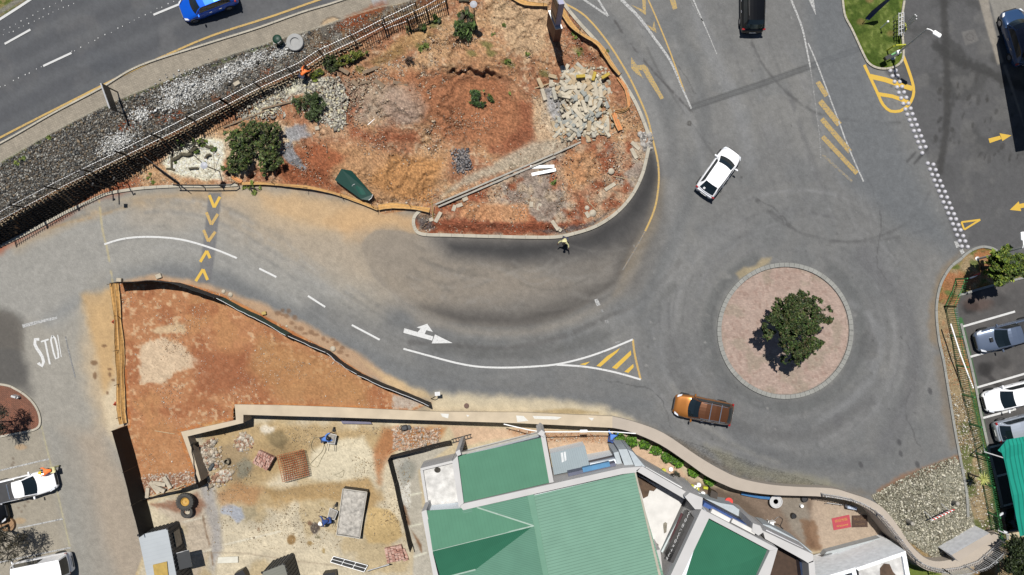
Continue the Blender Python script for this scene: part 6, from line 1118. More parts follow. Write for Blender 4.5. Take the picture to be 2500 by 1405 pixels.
sbm = MB(); signbox(sbm, (1388,1164), (1504,1138), 2.3, 1.4, .25); s1 = sbm.build('shop_sign', mat('slate_violet_sign', (104,110,134), .5), bld, label='slate violet shop sign band on the road facade'); s2 = MB(); signbox(s2, (1424,1154), (1490,1139), 2.42, 2.0, .35); s2.build('sign_band', mat('light_blue_sign', (84,150,198), .5), s1)
s2 = MB(); signbox(s2, (1402,1151), (1502,1128), 1.1, .5, .4); s2.build('sign_band', mat('grey_sign', (96,104,118), .5), s1)
def steps(mb):
    wp(mb, [(1498,1106),(1510,1103),(1523,1147),(1512,1150)], 1.8, ZB); wp(mb, [(1510,1098),(1533,1097),(1552,1140),(1528,1146)], 2.4, ZB); wp(mb, [(1533,1098),(1545,1104),(1575,1140),(1560,1142),(1550,1138)], 2.9, ZB)
part('corner_pier', canopy_m, steps)
# low white roof in the angle
part('flat_roof', whiteroof, lambda mb: wp(mb, [(1553,1158),(1671,1217),(1612,1345),(1622,1440),(1600,1440)], .0, ZB), 'low triangular white roof'); dirt_m = mat('brown_roof_dirt', (104,82,64), .9, var=.35, scale=2.5)
part('roof_stain', dirt_m, lambda mb: poly(mb, [(1553,1160,.008),(1576,1172,.008),(1596,1186,.008),(1604,1192,.008),(1596,1200,.008),(1586,1198,.008),(1582,1212,.008),(1570,1218,.008)])); part('roof_stain', mat('grey_roof_dirt', (150,144,130), .9, var=.3), lambda mb: (poly(mb, [(1619,1279,.008),(1624,1275,.008),(1629,1278,.008),(1627,1300,.008),(1621,1303,.008),(1619,1285,.008)]), poly(mb, [(1596,1320,.008),(1608,1330,.008),(1606,1345,.008),(1598,1335,.008)])))
part('roof_edge', mat('roof_edge_timber', (200,194,176), .8), lambda mb: wp(mb, [(1548,1150),(1552,1150),(1614,1405),(1622,1440),(1616,1440)], 3.15, 2.6))
part('parapet', whitewall, lambda mb: (wp(mb, [(1553,1150),(1568,1139),(1680,1204),(1672,1219)], ZP, ZB), wp(mb, [(1672,1214),(1684,1203),(1716,1216),(1713,1244),(1697,1244)], 3.9, ZB), wp(mb, [(1597,1345),(1612,1342),(1622,1440),(1604,1440)], 2.4, ZB)))
part('wall', facade, lambda mb: wp(mb, [(1714,1243),(1724,1247),(1664,1440),(1622,1440)], 3.7, ZB))
part('facade_sign', mat('white_fascia', (250,250,250), .6, var=.03), lambda mb: (signbox(mb, (1571,1150), (1660,1200), 2.6, 2.1, .35)))
# pavilion with the pyramid roof
zr = 3.9
part('parapet', whitewall, lambda mb: (wp(mb, [(1713,1243),(1899,1340),(1880,1345),(1731,1266)], zr, ZB), wp(mb, [(1713,1243),(1731,1266),(1664,1408),(1650,1440),(1621,1440)], zr, ZB), wp(mb, [(1899,1340),(1870,1440),(1842,1440),(1851,1405),(1879,1346)], zr, ZB)))
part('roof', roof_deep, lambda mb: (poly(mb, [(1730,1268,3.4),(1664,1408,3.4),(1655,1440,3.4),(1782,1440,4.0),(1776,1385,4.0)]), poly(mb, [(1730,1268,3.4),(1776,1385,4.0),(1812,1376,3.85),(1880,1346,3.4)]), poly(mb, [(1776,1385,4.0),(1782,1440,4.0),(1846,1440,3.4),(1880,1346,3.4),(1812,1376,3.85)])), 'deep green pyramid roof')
part('upper_fascia', whiteroof, lambda mb: (signbox(mb, (1735,1252), (1780,1276), 3.5, 3.2, .3), signbox(mb, (1785,1276), (1842,1306), 3.5, 3.2, .3)))
blue = MB(); signbox(blue, (1716,1236), (1830,1296), 2.2, 1.2, .3); bs_ = blue.build('shop_sign', mat('royal_blue_sign', (66,104,176), .5, var=.15, scale=3.), bld, label='long royal blue shop sign'); d2 = MB(); signbox(d2, (1714,1226), (1832,1288), .9, .3, .25); d2.build('sign_base', trim, bs_)
part('canopy', canopy_m, lambda mb: (wp(mb, [(1712,1215),(1760,1229),(1790,1234),(1840,1270),(1848,1286),(1830,1288),(1712,1226)], .2, ZB), wp(mb, [(1590,1150),(1612,1150),(1690,1196),(1712,1206),(1690,1212),(1660,1198)], -.2, ZB)))
part('corner_pier', whitewall, lambda mb: wp(mb, [(1838,1278),(1856,1284),(1864,1300),(1852,1308),(1836,1298)], 3.6, ZB))
part('parapet', whitewall, lambda mb: (wp(mb, [(1862,1296),(1985,1354),(1986,1372),(1974,1376),(1962,1368),(1868,1316)], 3.0, ZB), wp(mb, [(1974,1374),(1988,1368),(1994,1440),(1978,1440)], 3.0, ZB)))
part('flat_roof', mat('brown_flat_roof', (84,64,50), .9, var=.2), lambda mb: wp(mb, [(1868,1316),(1964,1366),(1980,1440),(1850,1440)], .8, ZB), 'dirty brown flat roof'); part('rooflight', mat('dark_rooflight', (.02,.03,.06), .2, raw=True), lambda mb: wp(mb, [(1952,1372),(1966,1378),(1974,1440),(1960,1440)], 1.6, .8))
s3 = MB(); signbox(s3, (1866,1304), (1956,1348), 2.3, 1.7, .35); s3 = s3.build('shop_sign', mat('white_sign_box', (236,236,240), .5), bld, label='white sign box with pink red letters'); s4 = MB(); p0, q0, n0 = W(1912,1326,2.25), W(1944,1342,2.25), Vector((0, 0, 0))
for i in range(6): v = p0.lerp(q0, i/6); s4.box(v+Vector((-.15, .3, .08)), (.26, .12, .22), R(-27))
s4.build('letters', mat('pink_red_letters', (206,50,90), .5), s3)
part('canopy', canopy_m, lambda mb: wp(mb, [(1862,1280),(1880,1284),(1948,1320),(1985,1350),(1960,1344),(1870,1296)], .1, ZB))
# dark sign box with the shop name
base = MB(); signbox(base, (1702,1268), (1649,1378), 3.3, 1.5, .45); db = base.build('shop_sign', mat('charcoal_sign', (70,68,68), .5), bld, label='charcoal sign box with the white shop name')
ft = bpy.data.curves.new('t', 'FONT'); ft.body = 'WOOLWORTHS'; ft.size = .5; ft.extrude = .015; ft.align_x = 'CENTER'; ft.align_y = 'CENTER'; ft.space_character = 1.15; to = bpy.data.objects.new('t', ft); col.objects.link(to); bpy.context.view_layer.update()
dg = bpy.context.evaluated_depsgraph_get(); tm_ = bpy.data.meshes.new_from_object(to.evaluated_get(dg)); bpy.data.objects.remove(to); tm_.materials.clear()
a_, b_ = W(1702,1268,3.3), W(1649,1378,3.3); d_ = (b_-a_).normalized(); n_ = Vector((-d_.y, d_.x, 0)); n_ = n_ if n_.dot(Vector((a_.x, a_.y, 0))) < 0 else -n_; mid = (a_+b_)/2+n_*.47+Vector((0, 0, -.85))
Mx = Matrix((( d_.x, 0, n_.x, mid.x), (d_.y, 0, n_.y, mid.y), (0, 1, 0, mid.z), (0, 0, 0, 1)))
if Mx.to_3x3().determinant() < 0: Mx = Matrix(((-d_.x, 0, n_.x, mid.x), (-d_.y, 0, n_.y, mid.y), (0, 1, 0, mid.z), (0, 0, 0, 1)))
tm_.transform(Mx); tm_.transform(Matrix.Translation(-Vector(bld.location))); o = link_mesh(tm_, 'sign_lettering', mat('white_letters', (240,240,240), .5), db)
rs = MB(); signbox(rs, (1676,1262), (1640,1345), .9, .3, .3); rs.build('shop_sign', mat('crimson_sign', (130,20,54), .5, var=.2), bld, label='crimson shop sign band'); rs = MB(); signbox(rs, (1684,1236), (1622,1352), .1, -.3, .3); rs.build('shop_sign', mat('pale_fascia_sign', (226,238,240), .6), bld, label='long pale fascia with faint lettering')
# white building with the canopy at the lower right
b2 = empty('white_building', W(2120, 1380, CZ), 'white flat roofed building with a grey canopy slab at the bottom right', 'building')
def part2(nm, m, fn, label=None):
    mb = MB(); fn(mb)
    for q in pieces(mb) if nm not in ('vent_grille', 'window_frame') else [mb]: o = q.build(nm, m, b2, label=label)
    return o
part2('canopy', mat('grey_canopy_slab', (200,206,208), .7, var=.05), lambda mb: wp(mb, [(1992,1382),(2018,1348),(2050,1340),(2148,1314),(2172,1320),(2206,1338),(2214,1352),(2090,1390),(1996,1416)], -1.1, ZB)); part2('parapet', mat('bright_white_wall', (.7,.72,.73), .8, raw=True), lambda mb: (wp(mb, [(2088,1388),(2211,1346),(2228,1440),(2217,1440),(2203,1358),(2096,1394)], 2.2, ZB), wp(mb, [(1994,1414),(2088,1386),(2100,1440),(2088,1440),(2080,1398),(1996,1424)], 2.2, ZB)))
part2('flat_roof', whitestain, lambda mb: wp(mb, [(2096,1394),(2203,1358),(2218,1440),(2102,1440)], 1.9, ZB)); part2('roof_stain', dirt_m, lambda mb: poly(mb, [(2148,1388,1.91),(2158,1376,1.91),(2172,1378,1.91),(2180,1396,1.91),(2192,1410,1.91),(2196,1440,1.91),(2150,1440,1.91)])); part2('roof', mat('dark_glazed_roof', (.03,.03,.035), .3, raw=True), lambda mb: wp(mb, [(1998,1426),(2080,1400),(2086,1440),(2000,1440)], 1.6, ZB))
def grille(mb):
    for i in range(9): t = i/8; mb.bar(W(2002+26*t, 1356-5*t, -1.07).lerp(W(2024+26*t, 1371-6*t, -1.07), 0), W(2024+26*t, 1371-6*t, -1.07), .045, .02)
part2('vent_grille', trim, grille)
def frames(mb):
    for k in (0, .5, 1): mb.bar(W(2088, 1363, -1.07).lerp(W(2103, 1374, -1.07), k), W(2165, 1343, -1.07).lerp(W(2180, 1352, -1.07), k), .05, .03)
    for k in (0, .45, 1): mb.bar(W(2088, 1363, -1.07).lerp(W(2165, 1343, -1.07), k), W(2103, 1374, -1.07).lerp(W(2180, 1352, -1.07), k), .05, .03)
part2('window_frame', trim, frames); part2('sign_board', trim, lambda mb: wp(mb, [(2160,1344),(2200,1334),(2212,1344),(2172,1358)], -1.0, -1.08)); 
def tx(body, size, loc, rz_, m, parent, name='lettering'):
    ft = bpy.data.curves.new('t', 'FONT'); ft.body = body; ft.size = size; ft.align_x = 'CENTER'; ft.align_y = 'CENTER'; ft.extrude = .002; to = bpy.data.objects.new('t', ft); col.objects.link(to); bpy.context.view_layer.update()
    me = bpy.data.meshes.new_from_object(to.evaluated_get(bpy.context.evaluated_depsgraph_get())); bpy.data.objects.remove(to); me.materials.clear(); me.transform(Matrix.Translation(loc)@Matrix.Rotation(rz_, 4, 'Z')); me.transform(Matrix.Translation(-Vector(parent.location))); return link_mesh(me, name, m, parent)
# green shade net over the bays
sn = empty('shade_net_canopy', W(2470, 1200, 0), 'bright green ribbed shade net canopy over the bays at the right edge', 'canopy')
gn = rib_mat('green_shade_net', (40,170,148), 80, .30, .3, .62, .8); mb = MB()
ed = [(2436,1100),(2446,1107),(2452,1125),(2462,1170),(2470,1210),(2480,1260),(2490,1310)]; rows = []
for i, (x, y) in enumerate(ed): rows.append([W(x+k*22, y-k*4-(22*(1-i/3) if i < 3 else 0)*(k > 0), 2.4+.25*math.sin(k*1.1)+.1*math.sin(i*2.)) for k in range(0, 9)])
for a, b in zip(rows[:-1], rows[1:]):
    for k in range(8): mb.face([a[k], b[k], b[k+1], a[k+1]])
mb.build('net_sheet', gn, sn, True)
for a, b in (((2404,1104,2.2),(2520,1140,2.5)),((2438,1296,2.2),(2520,1330,2.3)),((2400,1086,.05),(2404,1104,2.2)),((2438,1290,.05),(2438,1296,2.2))): pm_ = MB(); pm_.tube([W(*a), W(*b)], .045, 8); pm_.build('pole', galv, sn)
tag(part2('x', trim, lambda mb: mb.box((0, 0, -50), (.01, .01, .01))), 'x') if 0 else None
# covered parking roof at the right edge whose shade falls on the navy car
cp = empty('parking_canopy', W(2560, 150, 0), 'flat covered parking roof just outside the top right corner shading the bays', 'canopy')
mb = MB(); wp(mb, [(2510,20),(2560,300),(2900,240),(2850,-60),(2520,-10)], 4.2, 4.0); mb.build('roof', galv, cp)
for x, y in ((2530,100),(2560,260),(2800,200)): v = W(x, y, 0); pm_ = MB(); pm_.tube([v, v+Vector((0, 0, 4.0))], .06, 8); pm_.build('pole', galv, cp)
# ================= STREET FURNITURE AND SITE THINGS =================
white_m = mat('white_enamel', (.75,.75,.74), .5, raw=True); conc = mat('concrete', (190,184,172), .9, var=.18, scale=3., bump=.3); conc2 = mat('pale_concrete_block', (214,202,180), .9, var=.2, scale=3., bump=.3); yel = mat('yellow_enamel', (222,224,60), .5); rust = mat('rusty_steel', (196,104,56), .9, var=.3, scale=6.); redm = mat('red_enamel', (.5,.04,.03), .5, raw=True); blue_m = mat('blue_enamel', (36,84,150), .5)
def one(name, label, cat, mb, m, group=None, sm=False): return tag(mb.build(name, m, None, sm), label, cat, group)
ORD = 'first second third fourth fifth sixth seventh eighth ninth tenth eleventh twelfth thirteenth fourteenth fifteenth sixteenth'.split()
# domed studs
dome = MB(); dome.lathe((0, 0, 0), [(.145, 0), (.14, .04), (.115, .09), (.07, .125), (.02, .14), (0, .141)], 18); dproto = None
stud_m = mat('white_painted_dome', (228,226,232), .45, var=.05)
SC_D = 1.12
pos = [(2173.6+5.17*i, 173+13.45*i) for i in range(16)]+[(2186+5.2*i, 173+13.3*i) for i in range(15)]+[(2264.3+5.57*i, 400+13.45*i) for i in range(16)]+[(2278+5.6*i, 402+13.4*i) for i in range(16)]
for i, (x, y) in enumerate(pos):
    if dproto is None: o = dome.build('domed_stud', stud_m, None, True); dproto = o
    else: o = dproto.copy(); col.objects.link(o)
    o.location = W(x+random.uniform(-.5, .5), y+random.uniform(-.5, .5), 0); o.scale = (SC_D,)*3; up_ = y < 390; k = i if i < 16 else i-16 if i < 31 else i-31 if i < 47 else i-47; sd_ = 'left' if (i < 16 or 31 <= i < 47) else 'right'
    tag(o, sd_+' white domed stud of the '+ORD[k]+' pair below the '+('rounded end of the lawn' if up_ else 'gap in the double row'), 'road stud', 'white domed studs in the double row')
# street lamps
def lamp(label, base, top, ztop_, head, hz=None):
    b = W(base[0], base[1], 0); root = empty('street_lamp', b, label, 'street lamp'); t = W(top[0], top[1], ztop_); bb = Vector((t.x, t.y, 0)); p = MB(); p.tube([b, b.lerp(t, .4), t], [.09, .07, .05], 10); p.build('pole', galv, root, True); h = W(head[0], head[1], ztop_+.1); a = MB(); a.tube([t, t.lerp(h, .35)+Vector((0, 0, .08)), h], .04, 8); a.build('arm', white_m, root)
    d = (h-t); d.z = 0; d.normalize(); hm = MB(); hm.box(h+d*.2, (.62, .3, .14), math.atan2(d.y, d.x), ch=.06); hd_ = hm.build('lamp_head', white_m, root); l = MB(); l.box(h+d*.2-Vector((0, 0, .08)), (.4, .2, .03), math.atan2(d.y, d.x)); l.build('lens', mat('lamp_lens', (.5,.5,.48), .3, raw=True), hd_); f = MB(); f.lathe(b, [(.2, 0), (.2, .04), (.1, .06), (0, .06)], 14); f.build('base_plate', galv, root)
lamp('tall street lamp with a white head rising from the rounded end of the lawn', (2179,141), (2264,71), 5.5, (2282,80)); lamp('street lamp rising from the grass tip with its white head at the right edge', (2386,633), (2497,605), 5.4, (2498,584))
def disc_lamp(label, base, top, zt, r=.26):
    b = U(base[0], base[1]); root = empty('lamp', b, label, 'lamp'); t = W(top[0], top[1], b.z+zt); p = MB(); p.tube([b, t-Vector((0, 0, .15))], .04, 8); p.build('pole', dark_steel, root); h = MB(); h.lathe(t-Vector((0, 0, .12)), [(.05, -.1), (r, 0), (r*1.02, .04), (r*.55, .09), (.06, .12), (0, .13)], 24); h.build('lamp_shade', mat('opal_lamp_shade', (206,208,216), .5), root, True)
disc_lamp('garden lamp with a round pale shade above the speed hump kerb', (537,419), (497,404), 3.2); disc_lamp('garden lamp with a round pale shade at the top edge right of the felled trunks', (1160,52), (1156,10), 3.4)
mb = MB(); b = U(2150, 69); t = W(2168, 53, 1.3); mb.tube([b, t], .035, 8); mb.lathe(t, [(.0, -.05), (.09, 0), (.06, .06), (0, .08)], 12); one('garden_light', 'small bollard light with a white top on the lawn', 'light', mb, white_m)
# billboard frame by the footpath
root = empty('billboard', U(298, 255), 'steel framed billboard seen from above beside the paved footpath', 'billboard'); z = gz(298, 255)
for bx, by, tx_, ty in ((288,226,242,200),(308,282,262,257)):
    b = W(bx, by, z); m_ = MB(); m_.tube([b, Vector((b.x, b.y, z+2.4))], .05, 8); m_.build('post', dark_steel, root)
A = W(288,226,z); B = W(308,282,z); d = (B-A).normalized(); q = math.atan2(d.y, d.x); c = (A+B)/2; m_ = MB(); m_.box((c.x, c.y, z+1.87), ((B-A).length+.1, .12, 1.05), q); m_.build('panel', mat('dark_billboard_panel', (40,42,46), .5, var=.3), root); m_ = MB(); m_.box((c.x, c.y, z+2.42), ((B-A).length+.1, .10, .04), q); m_.build('top_cap', mat('polished_cap', (.4,.4,.4), .25, .6, raw=True), root)
# totem sign
root = empty('totem_sign', W(1362, 100, 0), 'tall totem sign on a brown clad base at the top edge of the island', 'sign'); TB = [(1351,98),(1368,94),(1362,62),(1340,62)]
V = [W(x, y, 0) for x, y in ((1351,104),(1367,102),(1350,60),(1334,62))]; cc = sum(V, Vector())/4
mb = MB(); mb.prism(V, [v+Vector((0, 0, 3.)) for v in V]); mb.build('base', mat('brown_cladding', (116,72,56), .7, var=.1), root); mb = MB(); mb.prism([cc+(v-cc)*1.03+Vector((0, 0, 3.)) for v in V], [cc+(v-cc)*1.03+Vector((0, 0, 3.12)) for v in V]); mb.build('base_cap', galv, root)
mb = MB(); mb.prism([cc+(v-cc)*.72+Vector((0, 0, 3.1)) for v in V], [cc+(v-cc)*.72+Vector((0, 0, 7.5)) for v in V]); mb.build('column', mat('lilac_grey_panel', (150,152,190), .5), root)
k = [cc+(v-cc)*.72 for v in V]; sd2 = (k[2]-k[1]).normalized(); nn = Vector((-sd2.y, sd2.x, 0)); 
for off, h0, h1, m_ in ((.02, 3.5, 4.3, mat('dark_sign_panel', (40,44,60), .4)), (.02, 4.5, 6.2, mat('red_sign_panel', (110,20,24), .4)), (.02, 6.3, 7.4, MATS['dark_sign_panel'])):
    for (a, b_) in ((k[3], k[0]),): e = (b_-a).normalized(); n2 = Vector((e.y, -e.x, 0)); n2 = n2 if n2.dot(a-cc) > 0 else -n2; p = MB(); p.prism([a.lerp(b_, .08)+n2*.0+Vector((0, 0, h0)), a.lerp(b_, .92)+Vector((0, 0, h0)), a.lerp(b_, .92)+n2*.03+Vector((0, 0, h0)), a.lerp(b_, .08)+n2*.03+Vector((0, 0, h0))], [a.lerp(b_, .08)+Vector((0, 0, h1)), a.lerp(b_, .92)+Vector((0, 0, h1)), a.lerp(b_, .92)+n2*.03+Vector((0, 0, h1)), a.lerp(b_, .08)+n2*.03+Vector((0, 0, h1))]); p.build('sign_panel', m_, root)
# heap of broken kerbs
random.seed(5); kb = [mat('kerb_block_%s' % n, c, .9, var=.15, scale=4., bump=.3) for n, c in (('pale', (226,214,190)), ('grey', (200,194,178)), ('tan', (212,188,152)), ('blue_grey', (182,184,176)))]; protos = []
for L, m_ in ((1.05, 0), (.85, 2), (.65, 2), (.55, 3), (.45, 0), (1.15, 1)):
    p = MB(); p.box((0, 0, 0), (L, .3, .18), ch=.04); o = p.build('kerb_block', kb[m_]); protos.append(o)
first = set(); n = 0; heap = lambda x, y: max(0, 1-math.hypot((x-1420)/62, (y-262)/92))
cl_ = [(1410,190,50,26,40),(1440,215,40,24,34),(1400,235,36,22,24),(1420,280,44,26,40),(1400,315,46,24,40),(1460,310,30,22,22),(1440,245,30,22,18)]
zn_ = ['top', 'upper right', 'upper left', 'lower middle', 'bottom left', 'bottom right', 'centre']
for ci, (cx, cy, rx, ry, k) in enumerate(cl_):
    for _ in range(k):
        x = cx+random.gauss(0, .5)*rx; y = cy+random.gauss(0, .5)*ry; i = random.choice([0,0,1,1,2,3,3,4,4,5]); pr = protos[i]
        if i not in first: o = pr; first.add(i)
        else: o = pr.copy(); col.objects.link(o)
        v = U(x, y); o.location = (v.x, v.y, v.z+.08+heap(x, y)*random.uniform(0, .75)); o.rotation_euler = (random.uniform(-.4, .4), random.uniform(-.35, .35), random.choice([.5,.9,-.9,1.3,-.4,2.2])+random.uniform(-.5, .5)); tag(o, ['long pale', 'medium grey', 'short tan', 'stubby blue grey', 'narrow pale', 'longest grey'][i]+' broken kerb block in the '+zn_[ci]+' of the jumbled heap', 'kerb block', 'broken kerbs in the heap'); n += 1
tag(link_mesh(bpy.data.meshes.new('x'), 'x', []), 'x') if 0 else None
def blk1(label, x, y, L, wd, h, a, m=conc2, dz=0, group=None, name='concrete_block', cat='block'):
    v = U(x, y, h/2+dz); p = MB(); p.box((0, 0, 0), (L, wd, h), ch=min(.03, h*.3)); o = p.build(name, m); o.location = v; o.rotation_euler.z = R(a); return tag(o, label, cat, group)
stones('rubble', 900, [(1345,165),(1490,165),(1520,340),(1345,350)], 2.2, [(226,214,190),(206,196,174),(240,230,208),(180,170,150)], 'broken concrete fines between the kerb blocks of the heap', 'rubble', near([(1420,200,60,30),(1420,300,55,40),(1430,250,45,30)]), True, seed=33, lift=1.)
yb = mat('yellow_painted_kerb', (214,184,70), .8, var=.2)
for l, x, y, a in (('yellow painted kerb block at the right side of the heap', 1476, 191, 32), ('yellow ended kerb block near the middle top of the heap', 1416, 192, 5), ('yellow painted kerb stump standing in the upper heap', 1448, 192, 75)): blk1(l, x, y, .7, .25, .16, a, yb, .55)
for l, x, y, L, a in (('kerb block lying apart on the left of the heap, upright one', 1327, 232, .95, -73), ('kerb block at the lower left of the upper heap', 1345, 205, .55, 85), ('long kerb on the right of the heap below the net loop', 1488, 232, 1.1, -80), ('first of two kerbs by the gap in the island kerb', 1551, 357, .85, -42), ('second of two kerbs by the gap in the island kerb', 1547, 376, .9, -62), ('pale block on the soil right of the white planks', 1489, 457, .95, 33), ('long pale block below the soil chips near the island kerb', 1434, 525, .5, -60), ('upright pale block in the middle of the island tail', 1297, 500, .45, 88), ('second upright pale block beside a thin stick', 1316, 506, .6, 70), ('thick block at the tip of the island tail', 1070, 531, .9, 62), ('yellowish block beside the thick block at the tip', 1053, 537, .35, 20), ('block in the row by the trench edging, lower', 1109, 509, .5, 70), ('block in the row by the trench edging, middle', 1122, 502, .5, 20), ('block in the row by the trench edging, upper', 1136, 487, .45, 25), ('tan block above the kerb of the island tail', 1355, 551, .9, -55), ('small tan block beside the tan block above the kerb', 1366, 561, .4, -40), ('square block on the sand left of the earth mound', 775, 314, .35, 10), ('pale block on the dark stone bank', 579, 205, .5, 30)): blk1(l, x, y, L, .3, .16, a)
for i, (l, x, y, L, a, dz) in enumerate((('upper left concrete block of the stack in the triangle corner', 379, 1190, 1.15, -52, 0), ('horizontal concrete block of the stack in the triangle corner', 392, 1180, 1.0, -8, .1), ('lower concrete block of the stack in the triangle corner', 394, 1191, .95, -25, .25), ('right hand concrete block of the stack in the triangle corner', 411, 1177, 1.05, -60, .05), ('upright timber end beside the concrete block stack', 362, 1203, .8, 86, 0))): blk1(l, x, y, L, .3, .22, a, conc2, dz)
for i, (x, y, L, a) in enumerate(((392,1205,1.8,14),(405,1201,2.2,18),(418,1199,1.8,12),(430,1192,1.6,22))): blk1(['lowest', 'second', 'third', 'topmost'][i]+' thin board lying behind the black screen of the triangle corner', x, y, L, .07, .04, a, wood, .1+.03*i, name='timber_board', cat='board')
def stick(label, a, b, r=.03, m=wood, za=.03, zb=None, cat='stick'): mb = MB(); mb.tube([U(a[0], a[1], za), U(b[0], b[1], za if zb is None else zb)], r, 6); return one('timber_stick', label, cat, mb, m)
stick('pale stick lying on the orange triangle', (378,1052), (427,1060)); stick('white stick lying beside the red earth heap', (898,306), (915,291), .035, white_m); stick('thin stick beside the upright pale block', (1303,484), (1322,517), .025); stick('long crooked stick near the island kerb', (1430,465), (1440,500), .025); stick('second part of the crooked stick near the island kerb', (1435,492), (1459,517), .025); stick('stick lying from the round stone to the kerb', (1496,430), (1540,440), .03); stick('upright yellow stake at the tip of the island', (1058,535), (1058,495), .03, mat('yellowed_wood', (214,190,110), .8), .05, 1.2); stick('thin dark stake above the green lid', (797,350), (799,374), .025, wood_old); stick('thin pole leaning on the cream sand', (525,418), (533,374), .02, wood_old, .1, 1.)
stick('beam lying on the soil above the two kerbs', (1305,217), (1341,205), .05, wood)
def plank(label, a, b, wd, h, m, dz=0, cat='plank', name='plank'):
    p, q = U(a[0], a[1], h/2+dz), U(b[0], b[1], h/2+dz); mb = MB(); mb.bar(p, q, wd, h); return one(name, label, cat, mb, m)
plank('upper of two white planks on the island tail', (1293,409), (1353,407), .24, .1, white_m); plank('lower of two white planks on the island tail', (1298,427), (1357,415), .24, .1, white_m)
for l, a, b in (('long trench edging beam, outer', (1064,500), (1350,378)), ('long trench edging beam, inner', (1070,506), (1356,384))): plank(l, a, b, .13, .22, conc, 0, 'edging', 'edging_beam')
plank('upper continuation of the trench edging towards the heap', (1352,378), (1418,348), .13, .15, conc, 0, 'edging', 'edging_beam')
for i, (a, b, w_) in enumerate((((830,168),(852,181),.3),((886,180),(922,166),.25),((915,196),(938,214),.35),((880,205),(905,200),.2),((960,202),(996,208),.25),((860,198),(875,212),.3),((700,162+50),(712,206),.2))): plank(['weathered board at the left end of the hedge','weathered board above the earth heap','short thick board above the earth heap','small board left of the earth heap','curved dark board right of the earth heap','short pale board by the broken stone','board by the orange vest worker'][i], a, b, w_, .1, wood_old, .05)
plank('long thin timber along the foot of the block wall', (546,312), (648,272), .12, .1, wood_old); plank('timber lying on the broken stone', (640,268), (712,250), .14, .1, wood_old, .1); plank('pale timber above the large bush', (640,250), (668,232), .1, .1, wood)
# round stones on the island
for l, x, y, r in (('smooth round boulder on the right side of the island', 1492, 419, 8), ('flat round stone above the island kerb', 1447, 521, 9), ('round tan stone beside the flat round stone', 1433, 508, 6), ('white boulder between the hoarding and the lane, larger', 546, 712, 5), ('boulder beside the hoarding post, smaller', 563, 720, 6), ('pale boulder below the middle of the hoarding', 813, 852, 7), ('white square stone behind the green net', 700, 797, 3)):
    v = U(x, y); mb = MB(); mb.lathe(v, [(r*S*.8, 0), (r*S, r*S*.3), (r*S*.75, r*S*.6), (r*S*.3, r*S*.75), (0, r*S*.78)], 9); one('boulder', l, 'boulder', mb, conc2, None, True)
# green lid leaning at the netting
root = empty('green_container_lid', U(866, 455), 'large dark green box lid lying tilted above the orange netting', 'lid'); g1 = mat('dark_green_grp', (16,72,60), .45, var=.06); P4 = [(838,416),(862,420),(913,478),(904,492),(885,489),(822,443)]
mb = MB(); mb.prism([U(x, y, .1) for x, y in P4][::-1], [U(x, y, .65) for x, y in P4][::-1]); mb.build('shell', g1, root); mb = MB(); mb.prism([U(x, y, .65) for x, y in ((876,456),(890,464),(898,478),(888,480),(868,466))][::-1], [U(x, y, .70) for x, y in ((876,456),(890,464),(898,478),(888,480),(868,466))][::-1]); mb.build('raised_panel', mat('mid_green_grp', (30,96,80), .45), root); mb = MB(); mb.tube([U(904,492,.68), U(911,486,.68), U(914,478,.68)], .03, 6); mb.build('rim', galv, root); mb = MB(); mb.tube([U(864,458,.7), U(867,454,.7), U(871,453,.7)], .02, 6); mb.build('handle', galv, root)
# bin and concrete ring by the path
root = empty('litter_bin', U(684, 104), 'dark green litter bin beside the round concrete ring on the bank', 'bin'); v = U(684, 104); mb = MB(); mb.lathe(v, [(.27, 0), (.33, .75), (.36, .78), (.34, .82), (.2, .9), (0, .93)], 18); mb.build('body', mat('bin_green', (18,66,46), .5), root, True); mb = MB(); mb.box(v+Vector((.18, -.22, .7)), (.3, .12, .3), .8); mb.build('opening', trim, root)
mb = MB(); v = U(722, 106); mb.lathe(v, [(.66, 0), (.66, .28), (.63, .31), (.37, .31), (.35, .28), (.35, .2), (0, .2)], 36); one('concrete_ring', 'broad round concrete manhole ring on the bank', 'manhole ring', mb, mat('light_concrete_ring', (186,186,184), .85, var=.08))
# lawn things: flag, hoop barriers, signs, bike rack
root = empty('feather_flag', U(2113, 47), 'dark navy feather flag leaning over the lawn', 'flag'); b = U(2118, 44); mb = MB(); tp_ = [W(2112,46,.6), W(2128,28,1.4), W(2150,10,2.3), W(2172,-6,3.1)]; bt_ = [W(2122,50,.5), W(2146,26,1.2), W(2170,4,2.1), W(2182,-8,2.9)]
for i in range(3): mb.face([tp_[i], tp_[i+1], bt_[i+1], bt_[i]])
mb.build('cloth', mat('navy_cloth', (52,68,124), .8, var=.2), root); mb = MB(); mb.tube([b, tp_[0], tp_[1], tp_[2], tp_[3]], .025, 6); mb.build('pole', trim, root)
def hoop(label, a, b, h, m, r=.05, cat='barrier'):
    p, q = U(*a), U(*b); root = empty('hoop_barrier', (p+q)/2, label, cat); mb = MB(); mb.tube([p, p+Vector((0, 0, h*.85)), p.lerp(q, .08)+Vector((0, 0, h)), p.lerp(q, .92)+Vector((0, 0, h)), q+Vector((0, 0, h*.85)), q], r, 10); mb.build('hoop', m, root, True); 
hoop('yellow tubular hoop barrier across the end of the lawn', (2165,124), (2192,122), 1.3, yel, .055); hoop('yellow hoop barrier on the right edge of the lawn by the rack', (2196,66), (2198,84), .9, yel, .055)
root = empty('trolley_rack', U(2186, 70), 'grey tubular trolley rack on the edge of the lawn', 'rack')
